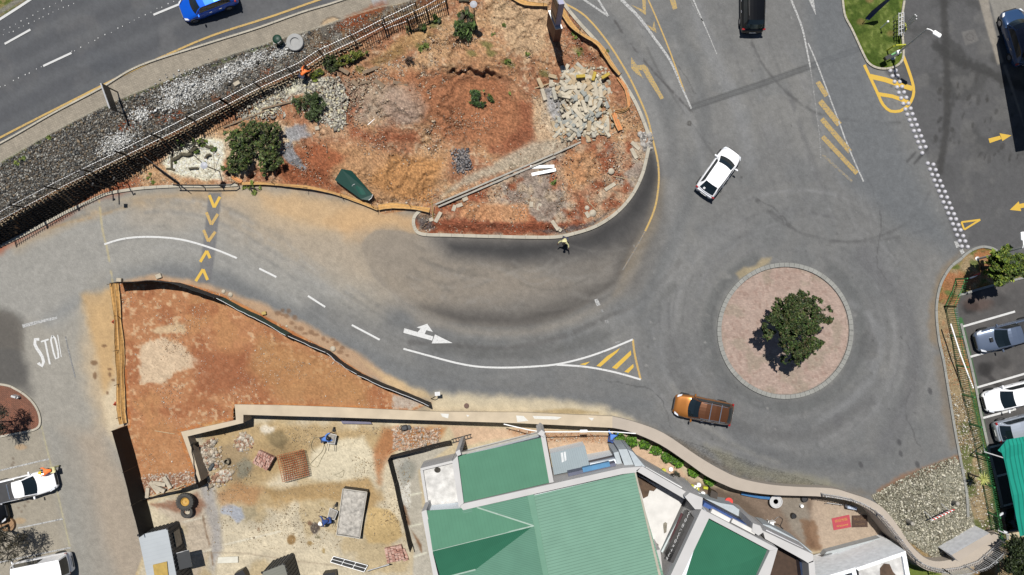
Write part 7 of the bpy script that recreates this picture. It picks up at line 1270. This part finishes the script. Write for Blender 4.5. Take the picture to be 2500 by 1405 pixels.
for i in range(6): y = 44+i*9.5; mb = MB(); mb.tube([U(2180, y, 0), U(2180, y, .9), U(2192, y-3, .9), U(2192, y-3, 0)], .03, 6); mb.build('hoop', galv, root)
for x in (2180, 2186, 2192): mb = MB(); mb.tube([U(x, 42, .92), U(x, 97, .92)], .03, 6); mb.build('top_rail', galv, root)
for i, (bx, by, tx_, ty) in enumerate(((2198,72,2234,37),(2200,76,2237,40),(2201,78,2237,47))): mb = MB(); mb.tube([U(bx, by), W(tx_, ty, 3.)], .03, 8); mb.lathe(W(tx_, ty, 3.), [(.05, -.02), (.05, .05), (0, .07)], 10); one('pole', ['upper', 'middle', 'lower'][i]+' of three slim grey poles leaning over the car park lane edge', 'pole', mb, galv, 'three slim poles by the trolley rack')
root = empty('small_sign', U(2155, 148), 'small sign on a bright green arm at the rounded lawn end', 'sign'); mb = MB(); mb.bar(U(2162, 143, .9), U(2176, 136, .9), .08, .06); mb.build('arm', mat('light_green_enamel', (130,220,130), .5), root); mb = MB(); mb.box(U(2154, 149, .85), (.5, .3, .35), .5); mb.build('box', trim, root); mb = MB(); mb.box(U(2177, 138, .6), (.3, .3, 1.2), .3, ch=.05); mb.build('cabinet', white_m, root)
# hydrant and bits in the grass tip
root = empty('hydrant', U(2372, 676), 'red hydrant pipe in the shadow of the grass tip tree', 'hydrant'); mb = MB(); mb.tube([U(2374, 675), W(2391, 669, 1.1)], .05, 8); mb.lathe(W(2391,669,1.1), [(.09, -.04), (.09, .05), (0, .08)], 12); mb.build('standpipe', mat('dull_red_enamel', (190,80,84), .6), root); mb = MB(); mb.tube([U(2366, 680, .1), U(2372, 676, .35), U(2382, 672, .15)], .06, 8); mb.build('valve', white_m, root)
# leaning white pole behind the green fence
mb = MB(); mb.tube([W(2321,791,1.5), W(2345,866,1.5), W(2376,948,1.5)], .05, 8); one('white_pole', 'long white pole fixed along the inside of the green fence', 'pole', mb, white_m); 
# red and white barrier board, bollards, on the cobbles
root = empty('barrier_board', U(2285, 1250), 'red and white striped barrier board standing on the pale cobbles', 'barrier'); A, B = U(2256,1262,0), U(2310,1236,0); za = .85; d = (B-A); 
for i in range(14):
    p, q = A.lerp(B, i/14), A.lerp(B, (i+1)/14); sh = d.normalized()*.06; mb = MB(); h0, h1 = Vector((0, 0, za)), Vector((0, 0, za+.2)); nn = Vector((-d.y, d.x, 0)).normalized()*.03
    if i == 0: ra, wa = MB(), MB()
    (ra if i % 2 else wa).prism([p+h0-nn, q+h0-nn, q+h0+nn, p+h0+nn], [p+h1-nn+sh, q+h1-nn+sh, q+h1+nn+sh, p+h1+nn+sh])
ra.build('red_stripes', redm, root); wa.build('white_stripes', white_m, root)
for t in (.1, .85): mb = MB(); p = A.lerp(B, t); n2 = Vector((-d.y, d.x, 0)).normalized(); mb.tube([p+n2*.4, p+Vector((0, 0, .9)), p-n2*.3], .03, 6); mb.build('leg', galv, root)
for l, x, y, tx_, ty in (('thick concrete bollard at the upper right of the cobbles', 2327, 1226, 2338, 1230), ('thick concrete bollard with a white top at the lower left of the cobbles', 2214, 1272, 2228, 1279)): mb = MB(); mb.tube([U(x, y), W(tx_, ty, .85)], .15, 12); mb.lathe(W(tx_, ty, .85), [(.15, 0), (.13, .05), (0, .06)], 12); o = one('bollard', l, 'bollard', mb, conc, 'concrete bollards on the cobbles')
# cones
for l, x, y in (('upper orange traffic cone beside the netting', 281, 786), ('lower orange traffic cone beside the netting', 285, 986)):
    v = U(x, y); root = empty('traffic_cone', v, l, 'traffic cone'); mb = MB(); mb.lathe(v, [(.16, .03), (.04, .5), (0, .5)], 14); mb.build('cone', mat('cone_orange', (216,74,40), .6), root, True); mb = MB(); mb.box(v+Vector((0, 0, .02)), (.32, .32, .04)); mb.build('base', MATS['cone_orange'], root)
# small things along the hoarding and wall
root = empty('sign_board', U(1056, 966), 'small tilted board on a short post at the tip of the triangle', 'sign'); mb = MB(); mb.tube([U(1052,974), U(1060,968,.9), U(1066,964,1.)], .03, 6); mb.build('post', dark_steel, root); mb = MB(); mb.box(W(1068,962,1.1), (.4, .3, .04), .05); mb.build('board', galv, root)
mb = MB(); v = U(1139, 991); mb.lathe(v, [(.2, 0), (.2, .08), (.14, .09), (0, .09)], 18); one('manhole_cover', 'small brown round cover between the lane and the yard wall', 'manhole cover', mb, mat('brown_iron', (124,96,84), .8))
blk1('pale block on the hoarding corner at the top of the triangle', 294, 684, .4, .3, .3, -5, conc2); blk1('heap stone behind the hoarding below the chevrons', 389, 675, .45, .35, .2, 20, conc2); blk1('yellow sand bag shaped stone on the green net screen', 646, 765, .35, .25, .25, 10, mat('yellowish_stone', (214,186,110), .9)); 
# ---- builders' yard ----
rb = empty('rebar_mat', W(712, 1137, CZ), 'rusty square mat of reinforcing bars in the middle of the yard', 'rebar mat'); C4 = [(676,1113),(741,1098),(755,1160),(690,1177)]; z = CZ+.3
for lay, (i0, i1, i2, i3) in enumerate(((0, 3, 1, 2), (0, 1, 3, 2))):
    for zz in (0, .3):
        mb = MB()
        for k in range(13): t = k/12; mb.tube([W(*C4[i0], z+zz+lay*.04).lerp(W(*C4[i2], z+zz+lay*.04), t), W(*C4[i1], z+zz+lay*.04).lerp(W(*C4[i3], z+zz+lay*.04), t)], .018, 5)
        o = mb.build('reinforcing_bars', rust, rb); o['kind'] = 'stuff'
brick = mat('pink_brick', (220,180,164), .9, var=.2, scale=5.); 
def brick_stack(label, x, y, nx_, ny_, nz_, a, sd_):
    v = U(x, y); root = empty('brick_stack', v, label, 'brick stack', None); rr = random.Random(sd_); mbs = [MB(), MB()]; q = Matrix.Rotation(R(a), 3, 'Z'); c = Matrix.Rotation
    for i in range(nx_):
        for j in range(ny_):
            hgt = nz_-rr.choice([0,0,0,1,1,2]); 
            for k in range(max(hgt-1, 0), max(hgt, 1)): p = v+q@Vector(((i-nx_/2)*.235, (j-ny_/2)*.12, .04+k*.085))+Vector((rr.uniform(-.015, .015), rr.uniform(-.015, .015), 0)); mbs[rr.random() < .4].box(p-Vector((0, 0, k*.0425)), (.215, .105, .08+k*.085), R(a)+rr.uniform(-.06, .06))
    mbs[0].build('bricks', brick, root); mbs[1].build('bricks', mat('red_brick', (196,146,130), .9, var=.2, scale=5.), root, label='darker bricks'); return root
brick_stack('pink brick stack left of the rusty bar mat', 647, 1117, 5, 11, 7, 62, 1); brick_stack('pink brick stack at the foot of the tall black screen', 968, 1346, 6, 10, 6, 12, 2); brick_stack('pile of bricks below the orange screen corner', 990, 1350, 2, 8, 3, 20, 3)
mort0 = mat('grey_filling', (196,190,180), .9, var=.25, scale=6., bump=.6)
# rubble skip
sk = empty('rubble_skip', W(850, 1255, CZ), 'long low skip loaded with grey concrete rubble in the yard', 'skip'); C5 = [(837,1194),(896,1202),(878,1315),(822,1306)]; zs = CZ+.95
mb = MB(); V = [W(x, y, zs) for x, y in C5]; mb.prism([Vector((v.x, v.y, CZ)) for v in V], [v-Vector((0, 0, .12)) for v in V]); mb.build('hull', mat('grey_skip_steel', (70,70,68), .6), sk); mb = MB()
for a, b in zip(V, V[1:]+V[:1]): mb.bar(a, b, .06, .1)
mb.build('rim', mat('pale_rim', (214,208,196), .6), sk)
mb = MB(); NU, NV = 26, 48; c_ = [V[0], V[1], V[2], V[3]]; gr_ = []
for i in range(NV+1):
    row = []
    for k in range(NU+1):
        u_, v_ = .03+.94*k/NU, .02+.96*i/NV; p = c_[0].lerp(c_[1], u_).lerp(c_[3].lerp(c_[2], u_), v_); h = .05+.42*math.sin(math.pi*u_)**.7*math.sin(math.pi*v_)**.6*float(fbm(p.x*30, p.y*30, 26, 91, 3))*1.2+.16*(float(fbm(p.x*30, p.y*30, 7, 93, 3))-.5); row.append(p+Vector((0, 0, h-.08)))
    gr_.append(row)
for i in range(NV):
    for k in range(NU): mb.face([gr_[i][k], gr_[i+1][k], gr_[i+1][k+1], gr_[i][k+1]])
mb.build('load', mat('broken_grey_mortar', (206,200,190), .95, var=.3, scale=3.5, bump=.8), sk, label='grey rubble load')
def barrow(label, x, y, a, fill):
    v = U(x, y); root = empty('wheelbarrow', v, label, 'wheelbarrow', None, R(a)); root.rotation_euler.z = 0; lc = root.location.copy(); root.location = (0, 0, 0); mb = MB(); B_ = [(-.42,-.3),(.35,-.36),(.42,.36),(-.42,.3)]; mb.prism([Vector((x_*.7, y_*.7, .32)) for x_, y_ in B_], [Vector((x_, y_, .6)) for x_, y_ in B_]); mb.build('tray', galv, root)
    mb = MB(); mb.prism([Vector((x_*.9, y_*.9, .6)) for x_, y_ in B_], [Vector((x_*.55, y_*.55, .68)) for x_, y_ in B_]); mb.build('load', fill, root); mb = MB(); mb.lathe((.68, 0, .2), [(.08, -.05), (.2, -.05), (.2, .05), (.08, .05)], 16, Matrix.Rotation(R(90), 3, 'X')); mb.build('wheel', rubber, root)
    for s in (-1, 1): mb = MB(); mb.tube([(.7, s*.08, .2), (-.3, s*.28, .42), (-1.0, s*.32, .55)], .022, 6); mb.build('handle', dark_steel, root)
    root.location = lc; root.rotation_euler.z = R(a); return root
mort = mat('grey_mortar_load', (176,170,160), .9, var=.25, scale=9.); barrow('wheelbarrow full of grey mortar below the yard wall', 814, 1068, 83, mort); barrow('wheelbarrow pushed against the rubble skip', 816, 1250, 72, mort)
# tyres
q = Matrix.Identity(3)
v = U(456, 1223); root = empty('tractor_tyre', v, 'big tractor tyre with a yellow rim lying by the stepped wall', 'tyre'); mb = MB(); mb.lathe(v, [(.33, .05), (.36, .4), (.5, .5), (.66, .42), (.7, .25), (.66, .06), (.4, 0)], 30); mb.build('tyre', mat('dusty_rubber', (84,82,78), .9, var=.15, scale=8.), root, True); mb = MB()
for i in range(22): a = i*6.283/22; mb.box(v+Vector((math.cos(a)*.62, math.sin(a)*.62, .42)), (.2, .05, .08), a+.5)
mb.build('tread', MATS['dusty_rubber'], root); mb = MB(); mb.lathe(v, [(.35, .3), (.33, .34), (.27, .3), (.24, .24), (.06, .22), (.05, .3), (0, .3)], 26); mb.build('rim', mat('ochre_rim', (226,178,84), .6, var=.12), root, True)
v = U(459, 1249); root = empty('tyre', v, 'smaller worn tyre leaning below the tractor tyre', 'tyre'); mb = MB(); mb.lathe(v, [(.22, .0), (.25, .26), (.36, .34), (.47, .28), (.49, .12), (.42, 0)], 24); mb.build('tyre', MATS['dusty_rubber'], root, True); mb = MB(); mb.lathe(v, [(.23, .05), (.2, .1), (0, .1)], 18); mb.build('rim', conc2, root)
# small posts, pipes, machine, cables
mb = MB(); v = U(558, 1125); mb.lathe(v, [(.22, 0), (.22, .5), (.18, .5), (.18, .1), (0, .1)], 20); one('drum', 'small open grey drum standing in the wet patch of the yard', 'drum', mb, mat('grey_drum', (150,140,120), .7))
mb = MB(); v = U(989, 1043); mb.box(v+Vector((0, 0, .35)), (.5, .4, .3), .2, ch=.08); mb.tube([v+Vector((-.3, -.1, .1)), v+Vector((-.3, -.1, .8)), v+Vector((-.3, .15, .8)), v+Vector((-.3, .15, .1))], .03, 6); mb.lathe(v+Vector((.3, 0, .2)), [(.2, -.05), (.2, .05), (0, .06)], 12); one('plate_compactor', 'small dark compactor machine under the right end of the yard wall', 'machine', mb, mat('dark_machine', (70,72,76), .6))
mb = MB(); v = U(517, 1140); mb.box(v+Vector((0, 0, .1)), (.7, .3, .2), 1., ch=.08); one('plastic_bundle', 'crumpled dark grey plastic beside the hanging sheeting', 'plastic', mb, mat('grey_plastic', (74,82,86), .5, var=.3, scale=8.))
for l, pts, r, m_ in (('grey hose looping over the sand right of the bar mat', [(770,1105),(760,1090),(768,1070),(790,1072),(788,1100),(770,1120),(758,1135),(775,1140),(785,1120),(795,1100),(790,1080)], .02, mat('grey_hose', (150,140,110), .7)), ('second hose loop near the skip', [(815,1160),(830,1155),(840,1148),(836,1165),(820,1162)], .02, MATS['grey_hose']), ('yellow cord hanging from the yard wall', [(730,1029),(738,1038),(750,1043),(762,1045)], .02, wood), ('black cable coiled on the restaurant paving', [(1890,1270),(1900,1262),(1910,1268),(1905,1285),(1912,1292),(1898,1280),(1886,1284),(1900,1292)], .025, trim), ('orange cable at the black screen corner', [(945,1105),(955,1098),(975,1096),(960,1102),(950,1108)], .02, rust)):
    mb = MB(); mb.tube([U(x, y, .04) for x, y in smoothpath(pts, 4)], r, 5, False); one('cable', l, 'cable', mb, m_)
def ladder(label, a, b, wd, n_, m, name, cat, z=.1, zb=None):
    p, q_ = U(a[0], a[1], z), U(b[0], b[1], z if zb is None else zb); d = (q_-p); s = Vector((-d.y, d.x, 0)).normalized()*wd/2; mb = MB()
    for sg_ in (-1, 1): mb.bar(p+s*sg_, q_+s*sg_, .06)
    for i in range(n_): c = p.lerp(q_, (i+.5)/n_); mb.bar(c-s, c+s, .05)
    return one(name, label, cat, mb, m)
ladder('short black ladder frame lying at the end of the black screen', (1103,1077), (1152,1064), .28, 7, dark_steel, 'ladder', 'ladder')
gp = empty('steel_gate_panel', U(850, 1374), 'pale edged steel gate panel lying at the bottom of the yard', 'gate panel'); C6 = [(816,1356),(899,1378),(890,1394),(808,1370)]; Vq = [U(x, y, .25) for x, y in C6]; mb = MB(); mb.prism([v-Vector((0, 0, .04)) for v in Vq][::-1], [v-Vector((0, 0, .01)) for v in Vq][::-1]); mb.build('sheet', mat('dark_sheet', (46,44,42), .6), gp); mb = MB()
for a, b in ((0,1),(1,2),(2,3),(3,0)): mb.bar(Vq[a], Vq[b], .04)
for t in (.33, .66): mb.bar(Vq[0].lerp(Vq[1], t), Vq[3].lerp(Vq[2], t), .03)
mb.bar(Vq[0].lerp(Vq[3], .5), Vq[1].lerp(Vq[2], .5), .03); mb.build('frame', white_m, gp)
gp = empty('scaffold_frame', U(930, 1378), 'dark steel frame leaning beside the gate panel', 'frame'); mb = MB(); Vq = [U(900,1392,.3), U(905,1380,1.2), U(955,1366,1.2), U(950,1374,.3)]; mb.face(Vq); mb.build('sheet', MATS['dark_sheet'], gp); mb = MB()
for i in range(4): mb.bar(Vq[i], Vq[(i+1) % 4], .05)
mb.build('frame', galv, gp)
blk1('long white slab on the yard floor', 549, 1367, 2.2, .5, .12, 2, mat('white_slab', (244,240,224), .8, var=.08), name='slab', cat='slab')
# site containers
def container(label, tops, zt, m_top, m_side, holes=True):
    V = [W(x, y, zt) for x, y in tops]; root = empty('site_container', Vector((V[0].x, V[0].y, CZ)), label, 'container'); zb_ = -1.2 if tops[0][0] < 400 else CZ
    mb = MB(); mb.prism([Vector((v.x, v.y, zb_)) for v in V[::-1]], [v-Vector((0, 0, .02)) for v in V[::-1]], True); mb.build('body', m_side, root); mb = MB(); mb.prism([v-Vector((0, 0, .018)) for v in V[::-1]], [v+Vector((0, 0, .04)) for v in V[::-1]]); mb.build('roof', m_top, root)
    mc = MB()
    for a, b in zip(V, V[1:]+V[:1]):
        n_ = max(int((b-a).length/.28), 1)
        for i in range(n_): p = a.lerp(b, (i+.5)/n_); mc.box((p.x, p.y, (p.z+zb_)/2), (.1, .1, p.z-zb_-.1), math.atan2((b-a).y, (b-a).x))
    mc.build('corrugated_side', m_side, root, label=None)
    for v in V: k = MB(); k.box((v.x, v.y, zt+.02), (.14, .14, .12)); k.build('corner_casting', dark_steel, root)
    return root, V, zb_
ct_top = rib_mat('container_roof', (206,212,216), -14, .30, .10, .93); ct_side = mat('dark_grey_container', (70,74,78), .6, var=.12)
ct, V, zb_ = container('grey site container with an open window flap beside the tall black screen', [(338,1307),(409,1291),(438,1440),(366,1440)], 1.5, ct_top, ct_side)
# east side door and window flap
def east(px, py, z): return W(px, py, z)
mb = MB(); d = (V[2]-V[1]).normalized(); n2 = Vector((-d.y, d.x, 0)); n2 = n2 if n2.x > 0 else -n2
p = V[1]+d*.5; mb.prism([p+n2*.07+Vector((0, 0, -1.6)), p+d*1.2+n2*.07+Vector((0, 0, -1.6)), p+d*1.2+n2*.11+Vector((0, 0, -1.6)), p+n2*.11+Vector((0, 0, -1.6))], [p+n2*.07+Vector((0, 0, -.6)), p+d*1.2+n2*.07+Vector((0, 0, -.6)), p+d*1.2+n2*.11+Vector((0, 0, -.6)), p+n2*.11+Vector((0, 0, -.6))]); mb.build('window', glass, ct)
mb = MB(); p = V[1]+d*2.1+Vector((0, 0, -.5)); e = n2*1.0+d*-.1; mb.prism([p, p+d*1.3, p+d*1.3+n2*.05, p+n2*.05], [p+n2*.9+Vector((0, 0, -.25)), p+d*1.3+n2*.9+Vector((0, 0, -.25)), p+d*1.3+n2*.95+Vector((0, 0, -.22)), p+n2*.95+Vector((0, 0, -.22))]); mb.build('window_flap', mat('slate_flap', (44,48,52), .5), ct); mb = MB(); mb.bar(p, p+n2*.92+Vector((0, 0, -.24)), .04); mb.bar(p+d*.0+n2*.92+Vector((0, 0, -.24)), p+d*1.3+n2*.92+Vector((0, 0, -.24)), .04); mb.build('flap_frame', galv, ct)
o = MB(); P6 = [(373,1380),(407,1372),(414,1440),(382,1440)]; wp(o, P6, 1.66, 1.56); yb_ = one('yellow_board', 'ochre board lying on the roof of the grey container', 'board', o, mat('ochre_board', (206,172,84), .7, var=.15))
ct2, V2, _ = container('dark container at the bottom edge of the yard', [(640,1398),(694,1377),(712,1440),(650,1440)], .7, rib_mat('dark_container_roof', (150,150,140), -20, .2, .15, .85), ct_side); brick_stack('low brick pile right of the dark container', 706, 1392, 2, 7, 3, 75, 7)
mb = MB(); wp(mb, [(572,1402),(592,1392),(600,1405),(604,1440),(574,1440)], CZ+.8, CZ); one('black_crate', 'black crate at the bottom edge of the yard', 'crate', mb, trim); mb = MB(); wp(mb, [(788,1402),(818,1398),(820,1440),(790,1440)], CZ+.8, CZ); one('black_crate', 'black box at the bottom edge under the gate panel', 'crate', mb, trim)
# ---- along the restaurant terrace ----
def pot(label, x, y, r, h, m, name, cat, prof=None, extra=None):
    v = U(x, y); mb = MB(); mb.lathe(v, prof or [(r*.85, 0), (r, h*.5), (r, h), (r*.8, h), (r*.78, h*.8), (0, h*.8)], 20); return one(name, label, cat, mb, m, None, True)
pot('red round table top beside the terrace facade', 1773, 1219, .3, .75, redm, 'round_table', 'table', [(.05, 0), (.05, .7), (.32, .72), (.32, .76), (0, .76)]); v = U(1888, 1220); root = empty('stone_urn', v, 'large round steel fire bowl with rusty filling below the wall', 'bowl'); mb = MB(); mb.lathe(v, [(.3, 0), (.5, .6), (.52, .66), (.44, .66), (.42, .6)], 26); mb.build('bowl', galv, root, True); mb = MB(); mb.lathe(v, [(.43, .5), (.4, .58), (.2, .6), (0, .6)], 20); mb.build('filling', mat('rusty_filling', (150,100,40), .9, var=.4, scale=12.), root)
pot('white round pot on the restaurant paving', 1954, 1233, .13, .4, white_m, 'pot', 'pot'); pot('black round pot with a silver lid on the restaurant paving', 1934, 1257, .2, .45, trim, 'pot', 'pot'); pot('half hidden dark urn at the foot of the curved wall', 1960, 1215, .25, .5, mat('dark_grey_urn', (60,58,60), .6), 'urn', 'urn')
v = U(1878, 1274); root = empty('chair', v, 'white plastic chair near the coiled cable on the terrace', 'chair'); 
mb = MB(); mb.box(v+Vector((0, 0, .44)), (.45, .45, .04), .1, ch=.01); mb.build('seat', white_m, root); mb = MB(); mb.box(v+Vector((0, .22, .68)), (.42, .05, .45), .1); mb.build('backrest', white_m, root)
for a, b in ((-1,-1),(1,-1),(1,1),(-1,1)): mb = MB(); mb.bar(v+Vector((a*.19, b*.19, 0)), v+Vector((a*.19, b*.19, .43)), .04); mb.build('leg', white_m, root)
pb = MB(); v = U(1883, 1294); pb.box(v+Vector((0, 0, .25)), (.35, .3, .5), .4, ch=.08); one('white_bag', 'white bag between the chair and the facade', 'bag', pb, white_m); pot('black pot beside the white bag', 1874, 1290, .18, .4, trim, 'pot', 'pot')
for i, (l, x, y, m_) in enumerate((('yellow bucket by the dark shrub', 1619, 1147, yel), ('white bucket by the dark shrub', 1636, 1144, white_m), ('small yellow can against the facade', 1672, 1171, yel), ('yellow bucket in the white bag row', 1688, 1186, yel), ('lower yellow bucket in the white bag row', 1700, 1192, yel), ('white bag at the top of the bag row', 1704, 1182, white_m), ('white bag in the middle of the bag row', 1696, 1188, white_m), ('large white bag at the lower end of the bag row', 1714, 1203, white_m))): pot(l, x, y, .17 if 'can' not in l else .1, .35, m_, 'bucket' if 'bag' not in l.split(' ')[1:2] else 'bag', 'bucket' if not l.startswith(('white bag', 'large')) else 'bag')
blk1('flat yellow case standing on the terrace paving', 1721, 1190, .38, .22, .3, -8, yel, name='case', cat='case')
mb = MB(); wp(mb, [(1737,1197),(1753,1205),(1750,1228),(1733,1217)], CZ+.9, CZ); one('service_hatch', 'dark brown cabinet standing on the terrace', 'cabinet', mb, mat('dark_brown_cabinet', (74,64,56), .5))
mb = MB(); pts = [(1807,1201),(1824,1205),(1850,1210),(1876,1213)]
for a, b in zip(pts[:-1], pts[1:]): mb.bar(U(a[0], a[1]+1, .35), U(b[0], b[1]+1, .35), .22, .08)
one('blue_bench', 'long blue bench board along the foot of the curved wall', 'bench', mb, mat('bright_blue_board', (50,120,180), .6, var=.15))
mb = MB(); mb.box(U(2071, 1234, .55), (.78, .26, .5), -.17, ch=.05); one('air_conditioner', 'pale blue air conditioner box under the wall railing', 'air conditioner', mb, mat('pale_blue_box', (214,228,250), .5))
mb = MB(); A, B = U(2012,1223,.6), U(2050,1228,.6); mb.bar(A, B, .04); 
for t in (0, .5, 1): p = A.lerp(B, t); mb.bar(p, p-Vector((0, .25, .55)), .03)
one('towel_rail', 'thin pale rail on brackets left of the air conditioner', 'rail', mb, galv)
def doormat(label, c, m, lines_):
    v = sum((U(x, y, .02) for x, y in c), Vector())/4; root = empty('door_mat', v, label, 'mat'); mb = MB(); V = [U(x, y, .015) for x, y in c][::-1]; mb.prism(V, [p+Vector((0, 0, .02)) for p in V]); mb.build('mat', m, root); d = (U(*c[1])-U(*c[0])); a = math.atan2(d.y, d.x)
    for txt, sz, off, mm in lines_: tx(txt, sz, v+Matrix.Rotation(a, 3, 'Z')@Vector((0, off, .038)), a, mm, root)
gold = mat('gold_lettering', (236,180,90), .6); brn = mat('worn_lettering', (140,110,80), .8)
doormat('red welcome mat with gold lettering on the terrace', [(2030,1266),(2073,1257),(2078,1287),(2035,1295)], mat('red_mat', (206,84,96), .9, var=.08), (('欢迎光临', .26, .2, gold), ('Welcome', .24, -.22, gold))); doormat('worn brown mat right of the red welcome mat', [(2079,1259),(2117,1258),(2118,1287),(2079,1288)], mat('brown_mat', (88,66,54), .9, var=.25, scale=9.), (('欢迎光临', .26, .18, brn), ('Welcome', .2, -.2, brn)))
# wire cable from the facade to the wall and its lamp bracket
mb = MB(); mb.tube([W(x, y, z_) for x, y, z_ in ((1230,1036,.4),(1290,1050,.9),(1322,1055,1.2),(1390,1055,.9),(1450,1054,.7),(1500,1055,.5),(1552,1059,.4))], .04, 6); one('white_pipe', 'white pipe slung along the wall above the shrubs', 'pipe', mb, white_m)
mb = MB(); mb.box(W(1425,1053,.9), (.6, .2, .15), .02, ch=.04); one('floodlight', 'white floodlight fitting on the slung pipe', 'floodlight', mb, white_m)
# round planter on the left car park
v = U(22, 1280); mb = MB(); mb.lathe(v, [(.56, 0), (.56, .25), (.46, .25), (.45, .15), (0, .15)], 26); one('planter_ring', 'round brick planter ring under the thin tree on the left', 'planter', mb, mat('planter_brick', (176,140,104), .9, var=.25, scale=8.))
mb = MB(); mb.box(U(42, 967, .25), (.35, .15, .5), -.3); mb.box(U(48, 970, .2), (.2, .12, .3), .5); one('small_sign_box', 'small dark and white box on the red brick island', 'box', mb, galv)
# road signs on the lane side below the block wall
for l, b_, t_, zt, hd in (('tall black pole leaning past the foot of the block wall with a square lamp', (290,457), (185,420), 5.2, (.25,.25)), ('slim black pole below the block wall, left', (276,461), (225,452), 2.6, None), ('slim black pole below the block wall, right', (312,447), (277,438), 2.6, None)):
    b = W(b_[0], b_[1], 0); root = empty('black_pole', b, l, 'pole'); t = W(t_[0], t_[1], zt); mb = MB(); mb.tube([b, t], .05, 8); mb.build('pole', dark_steel, root); mb = MB(); e = t+(Vector((.5, -.1, .1)) if hd else Vector((.1, .1, .05))); mb.box(e, (.3, .3, .08) if hd else (.12, .12, .1)); mb.build('head', dark_steel, root)
mb = MB(); v = U(1120, 6); mb.box(v+Vector((0, .1, .2)), (.9, .3, .3), .0);
